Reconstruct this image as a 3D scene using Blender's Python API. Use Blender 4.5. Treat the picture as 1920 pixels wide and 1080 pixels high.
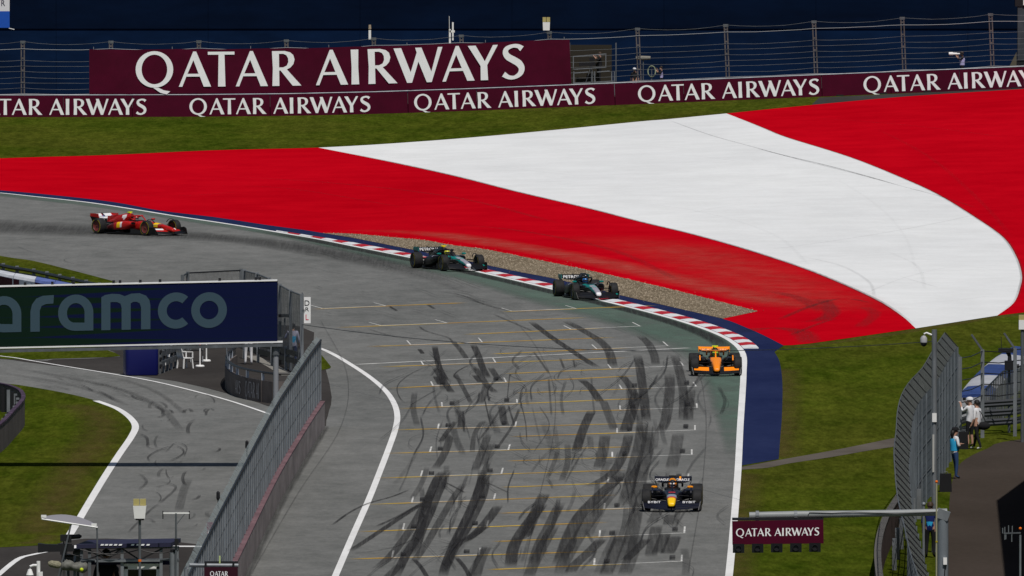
import bpy, bmesh, math, random
import numpy as np
from mathutils import Vector, Matrix, Euler
random.seed(7)
rng = np.random.default_rng(7)
for o in list(bpy.data.objects):
    bpy.data.objects.remove(o)
SC = bpy.context.scene
COL = SC.collection
R = math.radians

# ------------------------------------------------------------------ camera
CAM_H, PITCH, FPX = 31.0, R(2.297), 33000.0     # metres, radians, focal length in photo pixels (1920 wide)
cam = bpy.data.cameras.new('camera')
cam_o = bpy.data.objects.new('camera', cam)
COL.objects.link(cam_o)
cam.sensor_width = 36.0
cam.lens = FPX / 1920.0 * 36.0
cam.clip_start = 1.0
cam.clip_end = 9000.0
cam_o.location = (0, 0, CAM_H)
cam_o.rotation_euler = (math.pi / 2 - PITCH, 0, 0)
SC.camera = cam_o

# ------------------------------------------------------------------ sky, sun, exposure
SUN_EL = R(58)
SUN_AZ = math.atan2(0.25, -0.97)                 # from +Y (away from the camera) towards +X
w = bpy.data.worlds.new('World')
SC.world = w
w.use_nodes = True
wn = w.node_tree
wn.nodes.clear()
sky = wn.nodes.new('ShaderNodeTexSky')
sky.sky_type = 'NISHITA'
sky.sun_disc = False
sky.sun_elevation = SUN_EL
sky.sun_rotation = SUN_AZ
bg = wn.nodes.new('ShaderNodeBackground')
bg.inputs[1].default_value = 0.05
wo = wn.nodes.new('ShaderNodeOutputWorld')
wn.links.new(sky.outputs[0], bg.inputs[0])
wn.links.new(bg.outputs[0], wo.inputs[0])
sd = bpy.data.lights.new('sun', 'SUN')
sd.energy = 3.35
sd.angle = R(0.53)
sd.color = (1.0, 0.955, 0.89)
so = bpy.data.objects.new('sun', sd)
COL.objects.link(so)
sv = Vector((math.sin(SUN_AZ) * math.cos(SUN_EL), math.cos(SUN_AZ) * math.cos(SUN_EL), math.sin(SUN_EL)))
so.rotation_euler = (-sv).to_track_quat('-Z', 'Y').to_euler()
so.location = (60, 500, 200)
SC.view_settings.view_transform = 'Standard'
SC.view_settings.look = 'None'
SC.view_settings.exposure = 0.0
SC.view_settings.gamma = 1.0
SC.view_settings.use_curve_mapping = False
SC.cycles.transparent_max_bounces = 40
SC.cycles.max_bounces = 6

# ------------------------------------------------------------------ measuring: photo pixel -> place on the terrain
def terrain(x, y):
    t = min(max((y - 780.0) / 220.0, 0.0), 1.0)
    t = t * t * (3 - 2 * t)
    xx = min(x, 48.0) + 11.0
    s = 4.0 * math.log1p(math.exp(xx / 4.0)) if xx < 60 else xx
    return 0.041 * t * s

def ray(px, py):
    u, v = (px - 960.0) / FPX, (540.0 - py) / FPX
    c, s = math.cos(PITCH), math.sin(PITCH)
    return Vector((u, c + v * s, -s + v * c))

def G(px, py, dz=0.0):
    d = ray(px, py)
    z = 0.0
    for _ in range(30):
        t = (z - CAM_H) / d.z
        x, y = d.x * t, d.y * t
        z = 0.5 * z + 0.5 * terrain(x, y)
    return Vector((x, y, terrain(x, y) + dz))

def P(px, py, Y):
    d = ray(px, py)
    t = Y / d.y
    return Vector((d.x * t, Y, CAM_H + d.z * t))

def spline(pts, n=6):
    pts = [Vector(p) for p in pts]
    out = []
    for i in range(len(pts) - 1):
        p1, p2 = pts[i], pts[i + 1]
        p0 = pts[i - 1] if i > 0 else p1 * 2 - p2
        p3 = pts[i + 2] if i + 2 < len(pts) else p2 * 2 - p1
        for k in range(n):
            t = k / n
            out.append(0.5 * ((2 * p1) + (p2 - p0) * t + (2 * p0 - 5 * p1 + 4 * p2 - p3) * t * t + (3 * p1 - p0 - 3 * p2 + p3) * t ** 3))
    out.append(pts[-1])
    return out

def resample(pts, step):
    L = [0.0]
    for a, b in zip(pts, pts[1:]):
        L.append(L[-1] + (b - a).length)
    n = max(1, int(round(L[-1] / step)))
    out, j = [], 0
    for k in range(n + 1):
        s = L[-1] * k / n
        while j < len(pts) - 2 and L[j + 1] < s:
            j += 1
        f = (s - L[j]) / max(1e-9, L[j + 1] - L[j])
        out.append(pts[j].lerp(pts[j + 1], min(max(f, 0), 1)))
    return out

def side_normal(pts, i):
    a, b = pts[max(i - 1, 0)], pts[min(i + 1, len(pts) - 1)]
    d = Vector((b.x - a.x, b.y - a.y, 0))
    d.normalize()
    return Vector((-d.y, d.x, 0))

# ------------------------------------------------------------------ materials
MATS = {}
def mat(name, col, rough=0.6, spec=0.3, metal=0.0, noise=0.0, nscale=(3, 3, 3), col2=None, bump=0.0, bscale=40.0,
        alpha=None, coat=0.0, detail=4.0, coords='Object'):
    if name in MATS:
        return MATS[name]
    m = bpy.data.materials.new(name)
    m.use_nodes = True
    nt = m.node_tree
    b = nt.nodes['Principled BSDF']
    b.inputs['Roughness'].default_value = rough
    b.inputs['Specular IOR Level'].default_value = spec
    b.inputs['Metallic'].default_value = metal
    b.inputs['Coat Weight'].default_value = coat
    c4 = (*col, 1)
    b.inputs['Base Color'].default_value = c4
    if noise > 0 or bump > 0:
        tc = nt.nodes.new('ShaderNodeTexCoord')
    if noise > 0:
        mp = nt.nodes.new('ShaderNodeMapping')
        mp.inputs['Scale'].default_value = nscale
        nt.links.new(tc.outputs[coords], mp.inputs[0])
        nz = nt.nodes.new('ShaderNodeTexNoise')
        nz.inputs['Scale'].default_value = 1.0
        nz.inputs['Detail'].default_value = detail
        nz.inputs['Roughness'].default_value = 0.65
        nt.links.new(mp.outputs[0], nz.inputs['Vector'])
        rp = nt.nodes.new('ShaderNodeValToRGB')
        rp.color_ramp.elements[0].position = 0.32
        rp.color_ramp.elements[1].position = 0.68
        c2 = col2 if col2 else tuple(min(1, v * (1 + noise)) for v in col)
        c1 = col if col2 else tuple(v * (1 - noise) for v in col)
        rp.color_ramp.elements[0].color = (*c1, 1)
        rp.color_ramp.elements[1].color = (*c2, 1)
        nt.links.new(nz.outputs[0], rp.inputs[0])
        nt.links.new(rp.outputs[0], b.inputs['Base Color'])
    if bump > 0:
        n2 = nt.nodes.new('ShaderNodeTexNoise')
        n2.inputs['Scale'].default_value = bscale
        n2.inputs['Detail'].default_value = 3
        nt.links.new(tc.outputs['Object'], n2.inputs['Vector'])
        bp = nt.nodes.new('ShaderNodeBump')
        bp.inputs['Strength'].default_value = bump
        bp.inputs['Distance'].default_value = 0.03
        nt.links.new(n2.outputs[0], bp.inputs['Height'])
        nt.links.new(bp.outputs[0], b.inputs['Normal'])
    if alpha is not None:
        b.inputs['Alpha'].default_value = alpha
    MATS[name] = m
    return m

def surf_mat(name, layers, rough=1.0, spec=0.0, bump=0.0, bscale=(8, 2, 8), fade=None, fade_lo=0.35):
    """layers: list of (col_lo, col_hi, scale, mix) noises mixed one over the other; object coordinates are world metres"""
    if name in MATS:
        return MATS[name]
    m = bpy.data.materials.new(name)
    m.use_nodes = True
    nt = m.node_tree
    b = nt.nodes['Principled BSDF']
    b.inputs['Roughness'].default_value = rough
    b.inputs['Specular IOR Level'].default_value = spec
    ge = nt.nodes.new('ShaderNodeNewGeometry')
    last = None
    for i, lay in enumerate(layers):
        c1, c2, sc, mix = lay[:4]
        hw = lay[4] if len(lay) > 4 else 0.17
        mp = nt.nodes.new('ShaderNodeMapping')
        mp.inputs['Scale'].default_value = sc
        mp.inputs['Location'].default_value = (i * 13.7, i * 5.1, 0)
        nt.links.new(ge.outputs['Position'], mp.inputs[0])
        nz = nt.nodes.new('ShaderNodeTexNoise')
        nz.inputs['Scale'].default_value = 1.0
        nz.inputs['Detail'].default_value = 5
        nz.inputs['Roughness'].default_value = 0.62
        nt.links.new(mp.outputs[0], nz.inputs['Vector'])
        rp = nt.nodes.new('ShaderNodeValToRGB')
        rp.color_ramp.elements[0].position = 0.5 - hw
        rp.color_ramp.elements[1].position = 0.5 + hw
        rp.color_ramp.elements[0].color = (*c1, 1)
        rp.color_ramp.elements[1].color = (*c2, 1)
        nt.links.new(nz.outputs[0], rp.inputs[0])
        if last is None:
            last = rp.outputs[0]
        else:
            mx = nt.nodes.new('ShaderNodeMix')
            mx.data_type = 'RGBA'
            mx.blend_type = 'MULTIPLY' if mix < 0 else 'MIX'
            mx.inputs[0].default_value = abs(mix)
            nt.links.new(last, mx.inputs[6])
            nt.links.new(rp.outputs[0], mx.inputs[7])
            last = mx.outputs[2]
    nt.links.new(last, b.inputs['Base Color'])
    if bump:
        mp = nt.nodes.new('ShaderNodeMapping')
        mp.inputs['Scale'].default_value = bscale
        nt.links.new(ge.outputs['Position'], mp.inputs[0])
        nz = nt.nodes.new('ShaderNodeTexNoise')
        nz.inputs['Scale'].default_value = 1.0
        nz.inputs['Detail'].default_value = 4
        nt.links.new(mp.outputs[0], nz.inputs['Vector'])
        bp = nt.nodes.new('ShaderNodeBump')
        bp.inputs['Strength'].default_value = bump
        bp.inputs['Distance'].default_value = 0.1
        nt.links.new(nz.outputs[0], bp.inputs['Height'])
        nt.links.new(bp.outputs[0], b.inputs['Normal'])
    if fade:                                     # worn paint / rubber: opacity from the vertex attribute "a", broken up by noise
        at = nt.nodes.new('ShaderNodeAttribute')
        at.attribute_name = 'a'
        mp = nt.nodes.new('ShaderNodeMapping')
        mp.inputs['Scale'].default_value = fade
        nt.links.new(ge.outputs['Position'], mp.inputs[0])
        nz = nt.nodes.new('ShaderNodeTexNoise')
        nz.inputs['Scale'].default_value = 1.0
        nz.inputs['Detail'].default_value = 5
        nz.inputs['Roughness'].default_value = 0.7
        nt.links.new(mp.outputs[0], nz.inputs['Vector'])
        mr = nt.nodes.new('ShaderNodeMapRange')
        mr.inputs[1].default_value = 0.28
        mr.inputs[2].default_value = 0.62
        mr.inputs[3].default_value = fade_lo
        mr.inputs[4].default_value = 1.0
        nt.links.new(nz.outputs[0], mr.inputs[0])
        mu = nt.nodes.new('ShaderNodeMath')
        mu.operation = 'MULTIPLY'
        nt.links.new(at.outputs['Fac'], mu.inputs[0])
        nt.links.new(mr.outputs[0], mu.inputs[1])
        nt.links.new(mu.outputs[0], b.inputs['Alpha'])
    MATS[name] = m
    return m

# ------------------------------------------------------------------ objects
def tag(o, label=None, cat=None, group=None, kind=None):
    if label: o['label'] = label
    if cat: o['category'] = cat
    if group: o['group'] = group
    if kind: o['kind'] = kind
    return o

def thing(name, label, cat, loc=(0, 0, 0), rotz=0.0, group=None):
    o = bpy.data.objects.new(name, None)
    COL.objects.link(o)
    o.empty_display_size = 0.3
    o.location = loc
    o.rotation_euler = (0, 0, rotz)
    return tag(o, label, cat, group)

def root_loc(p):
    v = Vector((0, 0, 0))
    while p is not None:
        v += p.location
        p = p.parent
    return v

class MB:
    def __init__(s):
        s.v, s.f, s.m = [], [], []
    def add(s, vs, fs, m=0):
        b = len(s.v)
        s.v += [Vector(v) for v in vs]
        s.f += [tuple(b + i for i in f) for f in fs]
        s.m += [m] * len(fs)
        return s
    def box(s, c, size, rot=None, m=0):
        hx, hy, hz = size[0] / 2, size[1] / 2, size[2] / 2
        vs = [Vector((x, y, z)) for x in (-hx, hx) for y in (-hy, hy) for z in (-hz, hz)]
        if rot is not None:
            M = rot if isinstance(rot, Matrix) else Euler(rot).to_matrix()
            vs = [M @ v for v in vs]
        c = Vector(c)
        return s.add([v + c for v in vs], [(0, 1, 3, 2), (4, 6, 7, 5), (0, 4, 5, 1), (2, 3, 7, 6), (0, 2, 6, 4), (1, 5, 7, 3)], m)
    def hexa(s, q, m=0):                         # 8 corners: 4 bottom (ccw) then 4 top
        return s.add(q, [(3, 2, 1, 0), (4, 5, 6, 7), (0, 1, 5, 4), (1, 2, 6, 5), (2, 3, 7, 6), (3, 0, 4, 7)], m)
    def beam(s, a, b, wdt, hgt, m=0):            # rectangular bar from a to b
        a, b = Vector(a), Vector(b)
        d = (b - a).normalized()
        up = Vector((0, 0, 1)) if abs(d.z) < 0.95 else Vector((0, 1, 0))
        x = d.cross(up).normalized() * (wdt / 2)
        y = x.cross(d).normalized() * (hgt / 2)
        return s.hexa([a - x - y, a + x - y, b + x - y, b - x - y, a - x + y, a + x + y, b + x + y, b - x + y], m)
    def tube(s, pts, r, n=8, m=0, cap=True):
        pts = [Vector(p) for p in pts]
        rs = r if isinstance(r, (list, tuple)) else [r] * len(pts)
        rings = []
        for i, p in enumerate(pts):
            d = (pts[min(i + 1, len(pts) - 1)] - pts[max(i - 1, 0)]).normalized()
            up = Vector((0, 0, 1)) if abs(d.z) < 0.9 else Vector((1, 0, 0))
            x = d.cross(up).normalized()
            y = x.cross(d)
            rings.append([p + (x * math.cos(2 * math.pi * k / n) + y * math.sin(2 * math.pi * k / n)) * rs[i] for k in range(n)])
        return s.rings(rings, m, cap)
    def rings(s, rings, m=0, cap=True, closed=True):
        n = len(rings[0])
        vs = [p for r_ in rings for p in r_]
        fs = []
        for i in range(len(rings) - 1):
            for k in range(n if closed else n - 1):
                k2 = (k + 1) % n
                fs.append((i * n + k, i * n + k2, (i + 1) * n + k2, (i + 1) * n + k))
        if cap:
            fs.append(tuple(range(n - 1, -1, -1)))
            fs.append(tuple(range((len(rings) - 1) * n, len(rings) * n)))
        return s.add(vs, fs, m)
    def lathe(s, prof, c, axis='Y', n=28, m=0, fm=None):  # prof: (radius, along)
        c = Vector(c)
        b = len(s.v)
        vs, fs, ms = [], [], []
        for (r, a) in prof:
            for k in range(n):
                t = 2 * math.pi * k / n
                q = {'Y': (r * math.cos(t), a, r * math.sin(t)), 'Z': (r * math.cos(t), r * math.sin(t), a), 'X': (a, r * math.cos(t), r * math.sin(t))}[axis]
                vs.append(c + Vector(q))
        for i in range(len(prof) - 1):
            for k in range(n):
                k2 = (k + 1) % n
                fs.append((i * n + k, i * n + k2, (i + 1) * n + k2, (i + 1) * n + k))
        return s.add(vs, fs, m)
    def prism(s, outline, z0, z1, m=0):          # outline: list of (x, y)
        n = len(outline)
        vs = [(x, y, z0) for x, y in outline] + [(x, y, z1) for x, y in outline]
        fs = [tuple(range(n - 1, -1, -1)), tuple(range(n, 2 * n))] + [(i, (i + 1) % n, n + (i + 1) % n, n + i) for i in range(n)]
        return s.add(vs, fs, m)
    def sphere(s, c, r, n=14, m=0, sc=(1, 1, 1)):
        c = Vector(c)
        rings = []
        k2 = n // 2
        for i in range(k2 + 1):
            t = math.pi * (0.02 + 0.96 * i / k2)
            rings.append([c + Vector((r * sc[0] * math.sin(t) * math.cos(2 * math.pi * k / n), r * sc[1] * math.sin(t) * math.sin(2 * math.pi * k / n), -r * sc[2] * math.cos(t))) for k in range(n)])
        return s.rings(rings, m)
    def build(s, name, mats, parent=None, smooth=False, fmat=None, world=True, fix=True):
        off = root_loc(parent) if (parent is not None and world) else Vector((0, 0, 0))
        me = bpy.data.meshes.new(name)
        me.from_pydata([tuple(v - off) for v in s.v], [], s.f)
        mats = mats if isinstance(mats, (list, tuple)) else [mats]
        for m_ in mats:
            me.materials.append(m_)
        if fmat:
            for p in me.polygons:
                p.material_index = fmat(p.center)
        elif any(s.m):
            me.polygons.foreach_set('material_index', s.m)
        if fix:
            bm = bmesh.new()
            bm.from_mesh(me)
            bmesh.ops.recalc_face_normals(bm, faces=bm.faces)
            bm.to_mesh(me)
            bm.free()
        if smooth:
            for p in me.polygons:
                p.use_smooth = True
            if smooth != 'all':
                me.set_sharp_from_angle(angle=R(40))
        me.update()
        o = bpy.data.objects.new(name, me)
        COL.objects.link(o)
        if parent is not None:
            o.parent = parent
        return o

def copy_tree(o, parent=None):
    c = o.copy()
    COL.objects.link(c)
    c.parent = parent
    for ch in list(o.children):
        copy_tree(ch, c)
    return c

# common colours
M_STEEL = mat('galvanised_steel', (0.19, 0.205, 0.22), 0.5, 0.4, 0.35, noise=0.25, nscale=(2, 2, 1))
M_STEELD = mat('dull_steel', (0.10, 0.11, 0.12), 0.6, 0.3, 0.2, noise=0.3, nscale=(2, 2, 1))
M_RUST = mat('weathered_post', (0.07, 0.064, 0.064), 0.7, 0.2, 0.2, noise=0.3, nscale=(3, 3, 1.2), col2=(0.15, 0.135, 0.135))
M_BLACK = mat('black_plastic', (0.012, 0.012, 0.014), 0.5, 0.3)
M_RUBBER = mat('tyre_rubber', (0.016, 0.016, 0.017), 0.75, 0.25, noise=0.35, nscale=(6, 6, 6))
M_WHITE = mat('white_paint', (0.78, 0.78, 0.77), 0.5, 0.3, noise=0.06, nscale=(2, 2, 2))
M_MAROON = mat('maroon_print', (0.060, 0.0012, 0.014), 0.7, 0.1, noise=0.15, nscale=(0.7, 0.7, 0.7))
M_LETTER = mat('white_print', (0.84, 0.85, 0.86), 0.6, 0.2, noise=0.04, nscale=(1, 1, 1))
M_CONC = mat('concrete', (0.20, 0.19, 0.18), 0.9, 0.1, noise=0.25, nscale=(1.2, 1.2, 2))
M_SKIN = mat('skin', (0.42, 0.24, 0.17), 0.6, 0.3)
# ================================================================== GROUND
def drape(bm, dz):
    ys = [v.co.y for v in bm.verts]
    xs = [v.co.x for v in bm.verts]
    if max(ys) > 780:
        def cut(co, no):
            bmesh.ops.bisect_plane(bm, geom=bm.verts[:] + bm.edges[:] + bm.faces[:], plane_co=co, plane_no=no, dist=1e-5)
        y = 780.0
        while y < 1060:
            if min(ys) < y < max(ys): cut((0, y, 0), (0, 1, 0))
            y += 5.0
        x = -28.0
        while x < 50:
            if min(xs) < x < max(xs): cut((x, 0, 0), (1, 0, 0))
            x += 2.0
        bmesh.ops.triangulate(bm, faces=bm.faces[:])
    for v in bm.verts:
        v.co.z = terrain(v.co.x, v.co.y) + dz

def sheet(name, pts, dz, m, label=None, smooth_in=None):
    bm = bmesh.new()
    vs, last = [], None
    for p in pts:
        if last is None or (p - last).length > 0.02:
            vs.append(bm.verts.new((p.x, p.y, 0)))
            last = p
    f = bm.faces.new(vs)
    if f.normal.z < 0: f.normal_flip()
    bmesh.ops.triangulate(bm, faces=bm.faces[:])
    drape(bm, dz)
    bmesh.ops.recalc_face_normals(bm, faces=bm.faces[:])
    for f in bm.faces:
        if f.normal.z < 0: f.normal_flip()
    me = bpy.data.meshes.new(name)
    bm.to_mesh(me)
    bm.free()
    me.materials.append(m)
    o = bpy.data.objects.new(name, me)
    COL.objects.link(o)
    tag(o, label, None, None, 'structure')
    return o

def gp(lst, n=4):                                # photo points -> smooth line on the ground
    return spline([G(*p) for p in lst], n)

def band(name, segs, m, kind='structure', label=None, parent=None):
    """segs: (line, offset_left, offset_right, dz, alpha, ends, soft) ribbons on the ground joined into one object"""
    V, F, A = [], [], []
    for (ln, a, b_, dz, al, ends, soft) in segs:
        n = len(ln)
        base = len(V)
        fr = [0.0, soft, 1 - soft, 1.0] if soft else [0.0, 1.0]
        for i, p in enumerate(ln):
            nn = side_normal(ln, i)
            e = 1.0
            if ends:
                e = min(1.0, i / max(1, n * ends), (n - 1 - i) / max(1, n * ends))
            for k, t in enumerate(fr):
                q = p + nn * (a + (b_ - a) * t)
                V.append((q.x, q.y, terrain(q.x, q.y) + dz))
                A.append(al * e * (0.0 if soft and k in (0, 3) else 1.0))
        c = len(fr)
        for i in range(n - 1):
            for k in range(c - 1):
                q = base + i * c + k
                F.append((q, q + c, q + c + 1, q + 1))
    me = bpy.data.meshes.new(name)
    me.from_pydata(V, [], F)
    at = me.attributes.new('a', 'FLOAT', 'POINT')
    at.data.foreach_set('value', A)
    me.materials.append(m)
    me.update()
    bm = bmesh.new(); bm.from_mesh(me)
    for f in bm.faces:
        if f.normal.z < 0: f.normal_flip()
    bm.to_mesh(me); bm.free()
    o = bpy.data.objects.new(name, me)
    COL.objects.link(o)
    if parent: o.parent = parent
    else: tag(o, label, None, None, kind)
    return o

GRASS = surf_mat('grass', [((0.046, 0.072, 0.005), (0.090, 0.116, 0.010), (0.20, 0.040, 1), 1, 0.12),
                           ((0.020, 0.040, 0.002), (0.118, 0.136, 0.016), (1.1, 0.15, 1), 0.45, 0.15),
                           ((0.125, 0.090, 0.022), (0.042, 0.070, 0.005), (0.10, 0.028, 1), 0.18, 0.10),
                           ((0.28, 0.30, 0.24), (1.0, 1.0, 1.0), (3.2, 0.45, 1), -0.45, 0.12),
                           ((0.4, 0.4, 0.4), (1.0, 1.0, 1.0), (9, 0.9, 1), -0.5, 0.14)], bump=0.5, bscale=(6, 1.2, 6))
SOIL = surf_mat('worn_verge', [((0.085, 0.062, 0.022), (0.13, 0.095, 0.035), (1.5, 0.3, 1), 1)], fade=(1.6, 0.35, 1))
ASPH = surf_mat('asphalt', [((0.132, 0.135, 0.130), (0.204, 0.205, 0.198), (0.14, 0.026, 1), 1, 0.13),
                            ((0.108, 0.111, 0.107), (0.216, 0.216, 0.209), (0.8, 0.28, 1), 0.45, 0.14),
                            ((0.100, 0.104, 0.100), (0.172, 0.172, 0.166), (2.4, 0.9, 1), 0.25, 0.14),
                            ((0.78, 0.78, 0.78), (1.0, 1.0, 1.0), (7, 1.2, 1), -0.5, 0.13)], spec=0.03, rough=0.9, bump=0.15, bscale=(20, 8, 20))
ASPH_D = surf_mat('dark_asphalt', [((0.040, 0.037, 0.036), (0.058, 0.054, 0.052), (0.3, 0.08, 1), 1),
                                   ((0.75, 0.75, 0.75), (1, 1, 1), (5, 1.4, 1), -0.5)], spec=0.0)
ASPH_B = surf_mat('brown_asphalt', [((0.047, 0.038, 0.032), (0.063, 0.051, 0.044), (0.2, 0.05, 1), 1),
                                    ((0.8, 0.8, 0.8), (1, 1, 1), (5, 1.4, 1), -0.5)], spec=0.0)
RED = surf_mat('red_paint', [((0.43, 0.000, 0.006), (0.53, 0.001, 0.009), (0.08, 0.02, 1), 1),
                             ((0.36, 0.001, 0.007), (0.54, 0.004, 0.012), (0.30, 0.20, 1), 0.4, 0.15),
                             ((0.86, 0.86, 0.86), (1, 1, 1), (4, 1, 1), -0.5)])
WHITE_R = surf_mat('runoff_white', [((0.70, 0.71, 0.715), (0.76, 0.77, 0.77), (0.10, 0.03, 1), 1),
                                    ((0.86, 0.86, 0.855), (1, 1, 1), (0.35, 0.25, 1), -0.5, 0.13),
                                    ((0.94, 0.94, 0.94), (1, 1, 1), (5, 1, 1), -0.6)])
BLUE = surf_mat('navy_paint', [((0.014, 0.021, 0.068), (0.021, 0.030, 0.086), (0.4, 0.1, 1), 1),
                               ((0.8, 0.8, 0.8), (1, 1, 1), (4, 1, 1), -0.5)])
GRAV = surf_mat('gravel', [((0.17, 0.135, 0.09), (0.25, 0.205, 0.145), (0.6, 0.15, 1), 1),
                           ((0.35, 0.35, 0.35), (1, 1, 1), (6, 1.6, 1), -0.7)], bump=0.8, bscale=(8, 2.5, 8))
LINE = surf_mat('line_white', [((0.66, 0.66, 0.655), (0.78, 0.78, 0.775), (0.5, 0.15, 1), 1), ((0.88, 0.88, 0.88), (1, 1, 1), (5, 1, 1), -0.6)])
LINE_W = surf_mat('grid_white', [((0.55, 0.55, 0.53), (0.72, 0.72, 0.70), (0.5, 0.5, 1), 1)], fade=(1.2, 1.0, 1))
LINE_Y = surf_mat('grid_yellow', [((0.42, 0.22, 0.04), (0.52, 0.38, 0.08), (0.25, 0.5, 1), 1)], fade=(1.0, 1.0, 1))
GREEN = surf_mat('green_paint', [((0.098, 0.150, 0.122), (0.122, 0.172, 0.144), (0.3, 0.06, 1), 1), ((0.8, 0.8, 0.8), (1, 1, 1), (5, 1.5, 1), -0.5)], fade=(0.45, 0.16, 1))
RUBB = surf_mat('rubber_marks', [((0.028, 0.028, 0.030), (0.040, 0.040, 0.042), (1, 0.5, 1), 1)], spec=0.0, fade=(9.0, 0.10, 1), fade_lo=0.42)
DUSTM = surf_mat('worn_dust', [((0.44, 0.055, 0.045), (0.52, 0.10, 0.08), (1, 0.5, 1), 1)], fade=(0.5, 0.25, 1))

# --- the terrain sheet, grass
xs = [-4000, -900, -300, -110, -60] + [-40 + 2 * i for i in range(46)] + [60, 110, 300, 900, 4000]
ys = [-600, 0, 200, 350, 450, 550, 650, 720] + [780 + 5 * i for i in range(53)] + [1060, 1100, 1300, 2000, 4000, 8000]
V = [(x, y, terrain(x, y)) for y in ys for x in xs]
nx = len(xs)
F = [(j * nx + i, j * nx + i + 1, (j + 1) * nx + i + 1, (j + 1) * nx + i) for j in range(len(ys) - 1) for i in range(nx - 1)]
me = bpy.data.meshes.new('grass_ground')
me.from_pydata(V, [], F)
me.materials.append(GRASS)
go = bpy.data.objects.new('grass_ground', me)
COL.objects.link(go)
tag(go, 'mown green grass ground around the circuit', kind='structure')

# --- main lines of the circuit
outer_px = [(-260, 349), (-60, 358), (0, 362), (67, 369), (167, 380), (253, 393), (333, 406), (433, 421), (530, 437), (600, 449), (660, 461), (720, 473), (780, 485),
            (850, 499), (920, 515), (990, 531), (1060, 548), (1130, 564), (1200, 581), (1270, 600), (1330, 620), (1372, 640), (1394, 664), (1395, 700),
            (1393, 740), (1389, 800), (1385, 880), (1379, 960), (1373, 1030), (1364, 1120), (1335, 1400), (1300, 1700)]
outer = gp(outer_px, 5)
blue_top = [(-260, 344), (-60, 353), (0, 357), (100, 366), (213, 379), (300, 395), (400, 407), (500, 422), (567, 431), (605, 437), (660, 446), (715, 457), (775, 469), (850, 484),
            (920, 499), (972, 510), (1040, 523), (1100, 538), (1163, 554), (1268, 578), (1355, 598)]
blue_end = [(1398, 614), (1432, 629), (1469, 648)]
sheet('asphalt', outer + [G(-400, 1700), G(-400, 349)], 0.004, ASPH, 'grey asphalt of the circuit and pit lane')
# navy strip outside the kerb
bt = gp(blue_top + blue_end, 4)
bside = gp([(1452, 660), (1462, 680), (1467, 720), (1466, 780), (1463, 820), (1460, 861)], 4)
inner = [p for p in outer if p.y > G(1388, 872).y]
sheet('navy_apron', [p for p in bt] + bside + [G(1390, 873)] + inner[::-1], 0.008, BLUE, 'navy painted strip behind the kerb')
grav_top = [(605, 437.5), (665, 439), (742, 446), (797, 451), (847, 460), (910, 468), (985, 483), (1040, 494), (1125, 512), (1230, 536), (1330, 561), (1421, 584)]
gl = gp(grav_top, 4)
gb = [G(*p) for p in blue_top if p[0] > 605]
gb = spline(gb, 4)
sheet('gravel_bed', gl + gb[::-1], 0.016, GRAV, 'wedge of pale gravel between the navy strip and the red run-off')
red_top = [(-260, 309), (0, 297), (200, 291), (400, 282), (597, 277)]
rw = [(597, 277), (713, 300), (847, 329), (970, 360), (1107, 392), (1200, 416), (1300, 440), (1412, 472), (1527, 511), (1637, 559), (1690, 592), (1717, 616)]
sheet('red_runoff', gp(red_top, 4)[:-1] + gp(rw, 4) + gp([(1717, 616), (1522, 644), (1469, 648)], 2)[1:] + bt[::-1], 0.012 - 0.002, RED, 'red painted run-off nearest the track')
wt = [(597, 277), (693, 272), (873, 259), (1060, 242), (1200, 228), (1249, 224), (1362, 213)]
wr = [(1362, 213), (1431, 240), (1479, 259), (1594, 295), (1680, 329), (1757, 364), (1829, 408), (1882, 446), (1906, 482), (1916, 515), (1913, 539), (1901, 568), (1870, 592)]
sheet('white_runoff', gp(wt, 3)[:-1] + gp(wr, 5) + [G(1717, 616)] + gp(rw, 4)[::-1][1:-1], 0.010, WHITE_R, 'broad white painted run-off stripe')
ft = [(1362, 213), (1440, 205), (1522, 197), (1700, 181), (1920, 167), (2150, 152), (2500, 130)]
sheet('red_runoff', gp(ft, 3) + [G(2500, 500), G(1930, 585)] + gp(wr, 5)[::-1][:-1], 0.010, RED, 'red painted run-off on the far side of the white stripe')
sheet('service_strip', [G(1522, 196.5), G(1536, 183), G(1700, 175.5), G(1920, 164.5), G(2500, 124)] + gp(ft[2:], 3)[::-1], 0.006, ASPH_D, 'dark asphalt strip at the foot of the far wall')
# path and service road on the right
sheet('path', [G(1389, 876)] + gp([(1389, 876), (1470, 861), (1560, 845), (1640, 829), (1720, 812)], 3)[1:] + gp([(1720, 832), (1640, 843), (1560, 857), (1480, 869), (1440, 877), (1388, 881)], 3), 0.006, surf_mat('path_asphalt', [((0.085, 0.074, 0.064), (0.125, 0.110, 0.096), (0.4, 0.2, 1), 1)]), 'narrow asphalt path crossing the grass')
sheet('service_road', gp([(2300, 785), (1920, 823), (1850, 842), (1802, 868), (1785, 905), (1779, 960), (1772, 1080), (1755, 1300)], 4) + [G(2600, 1300)], 0.006, ASPH_B, 'brown grey service road behind the catch fence')
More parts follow.
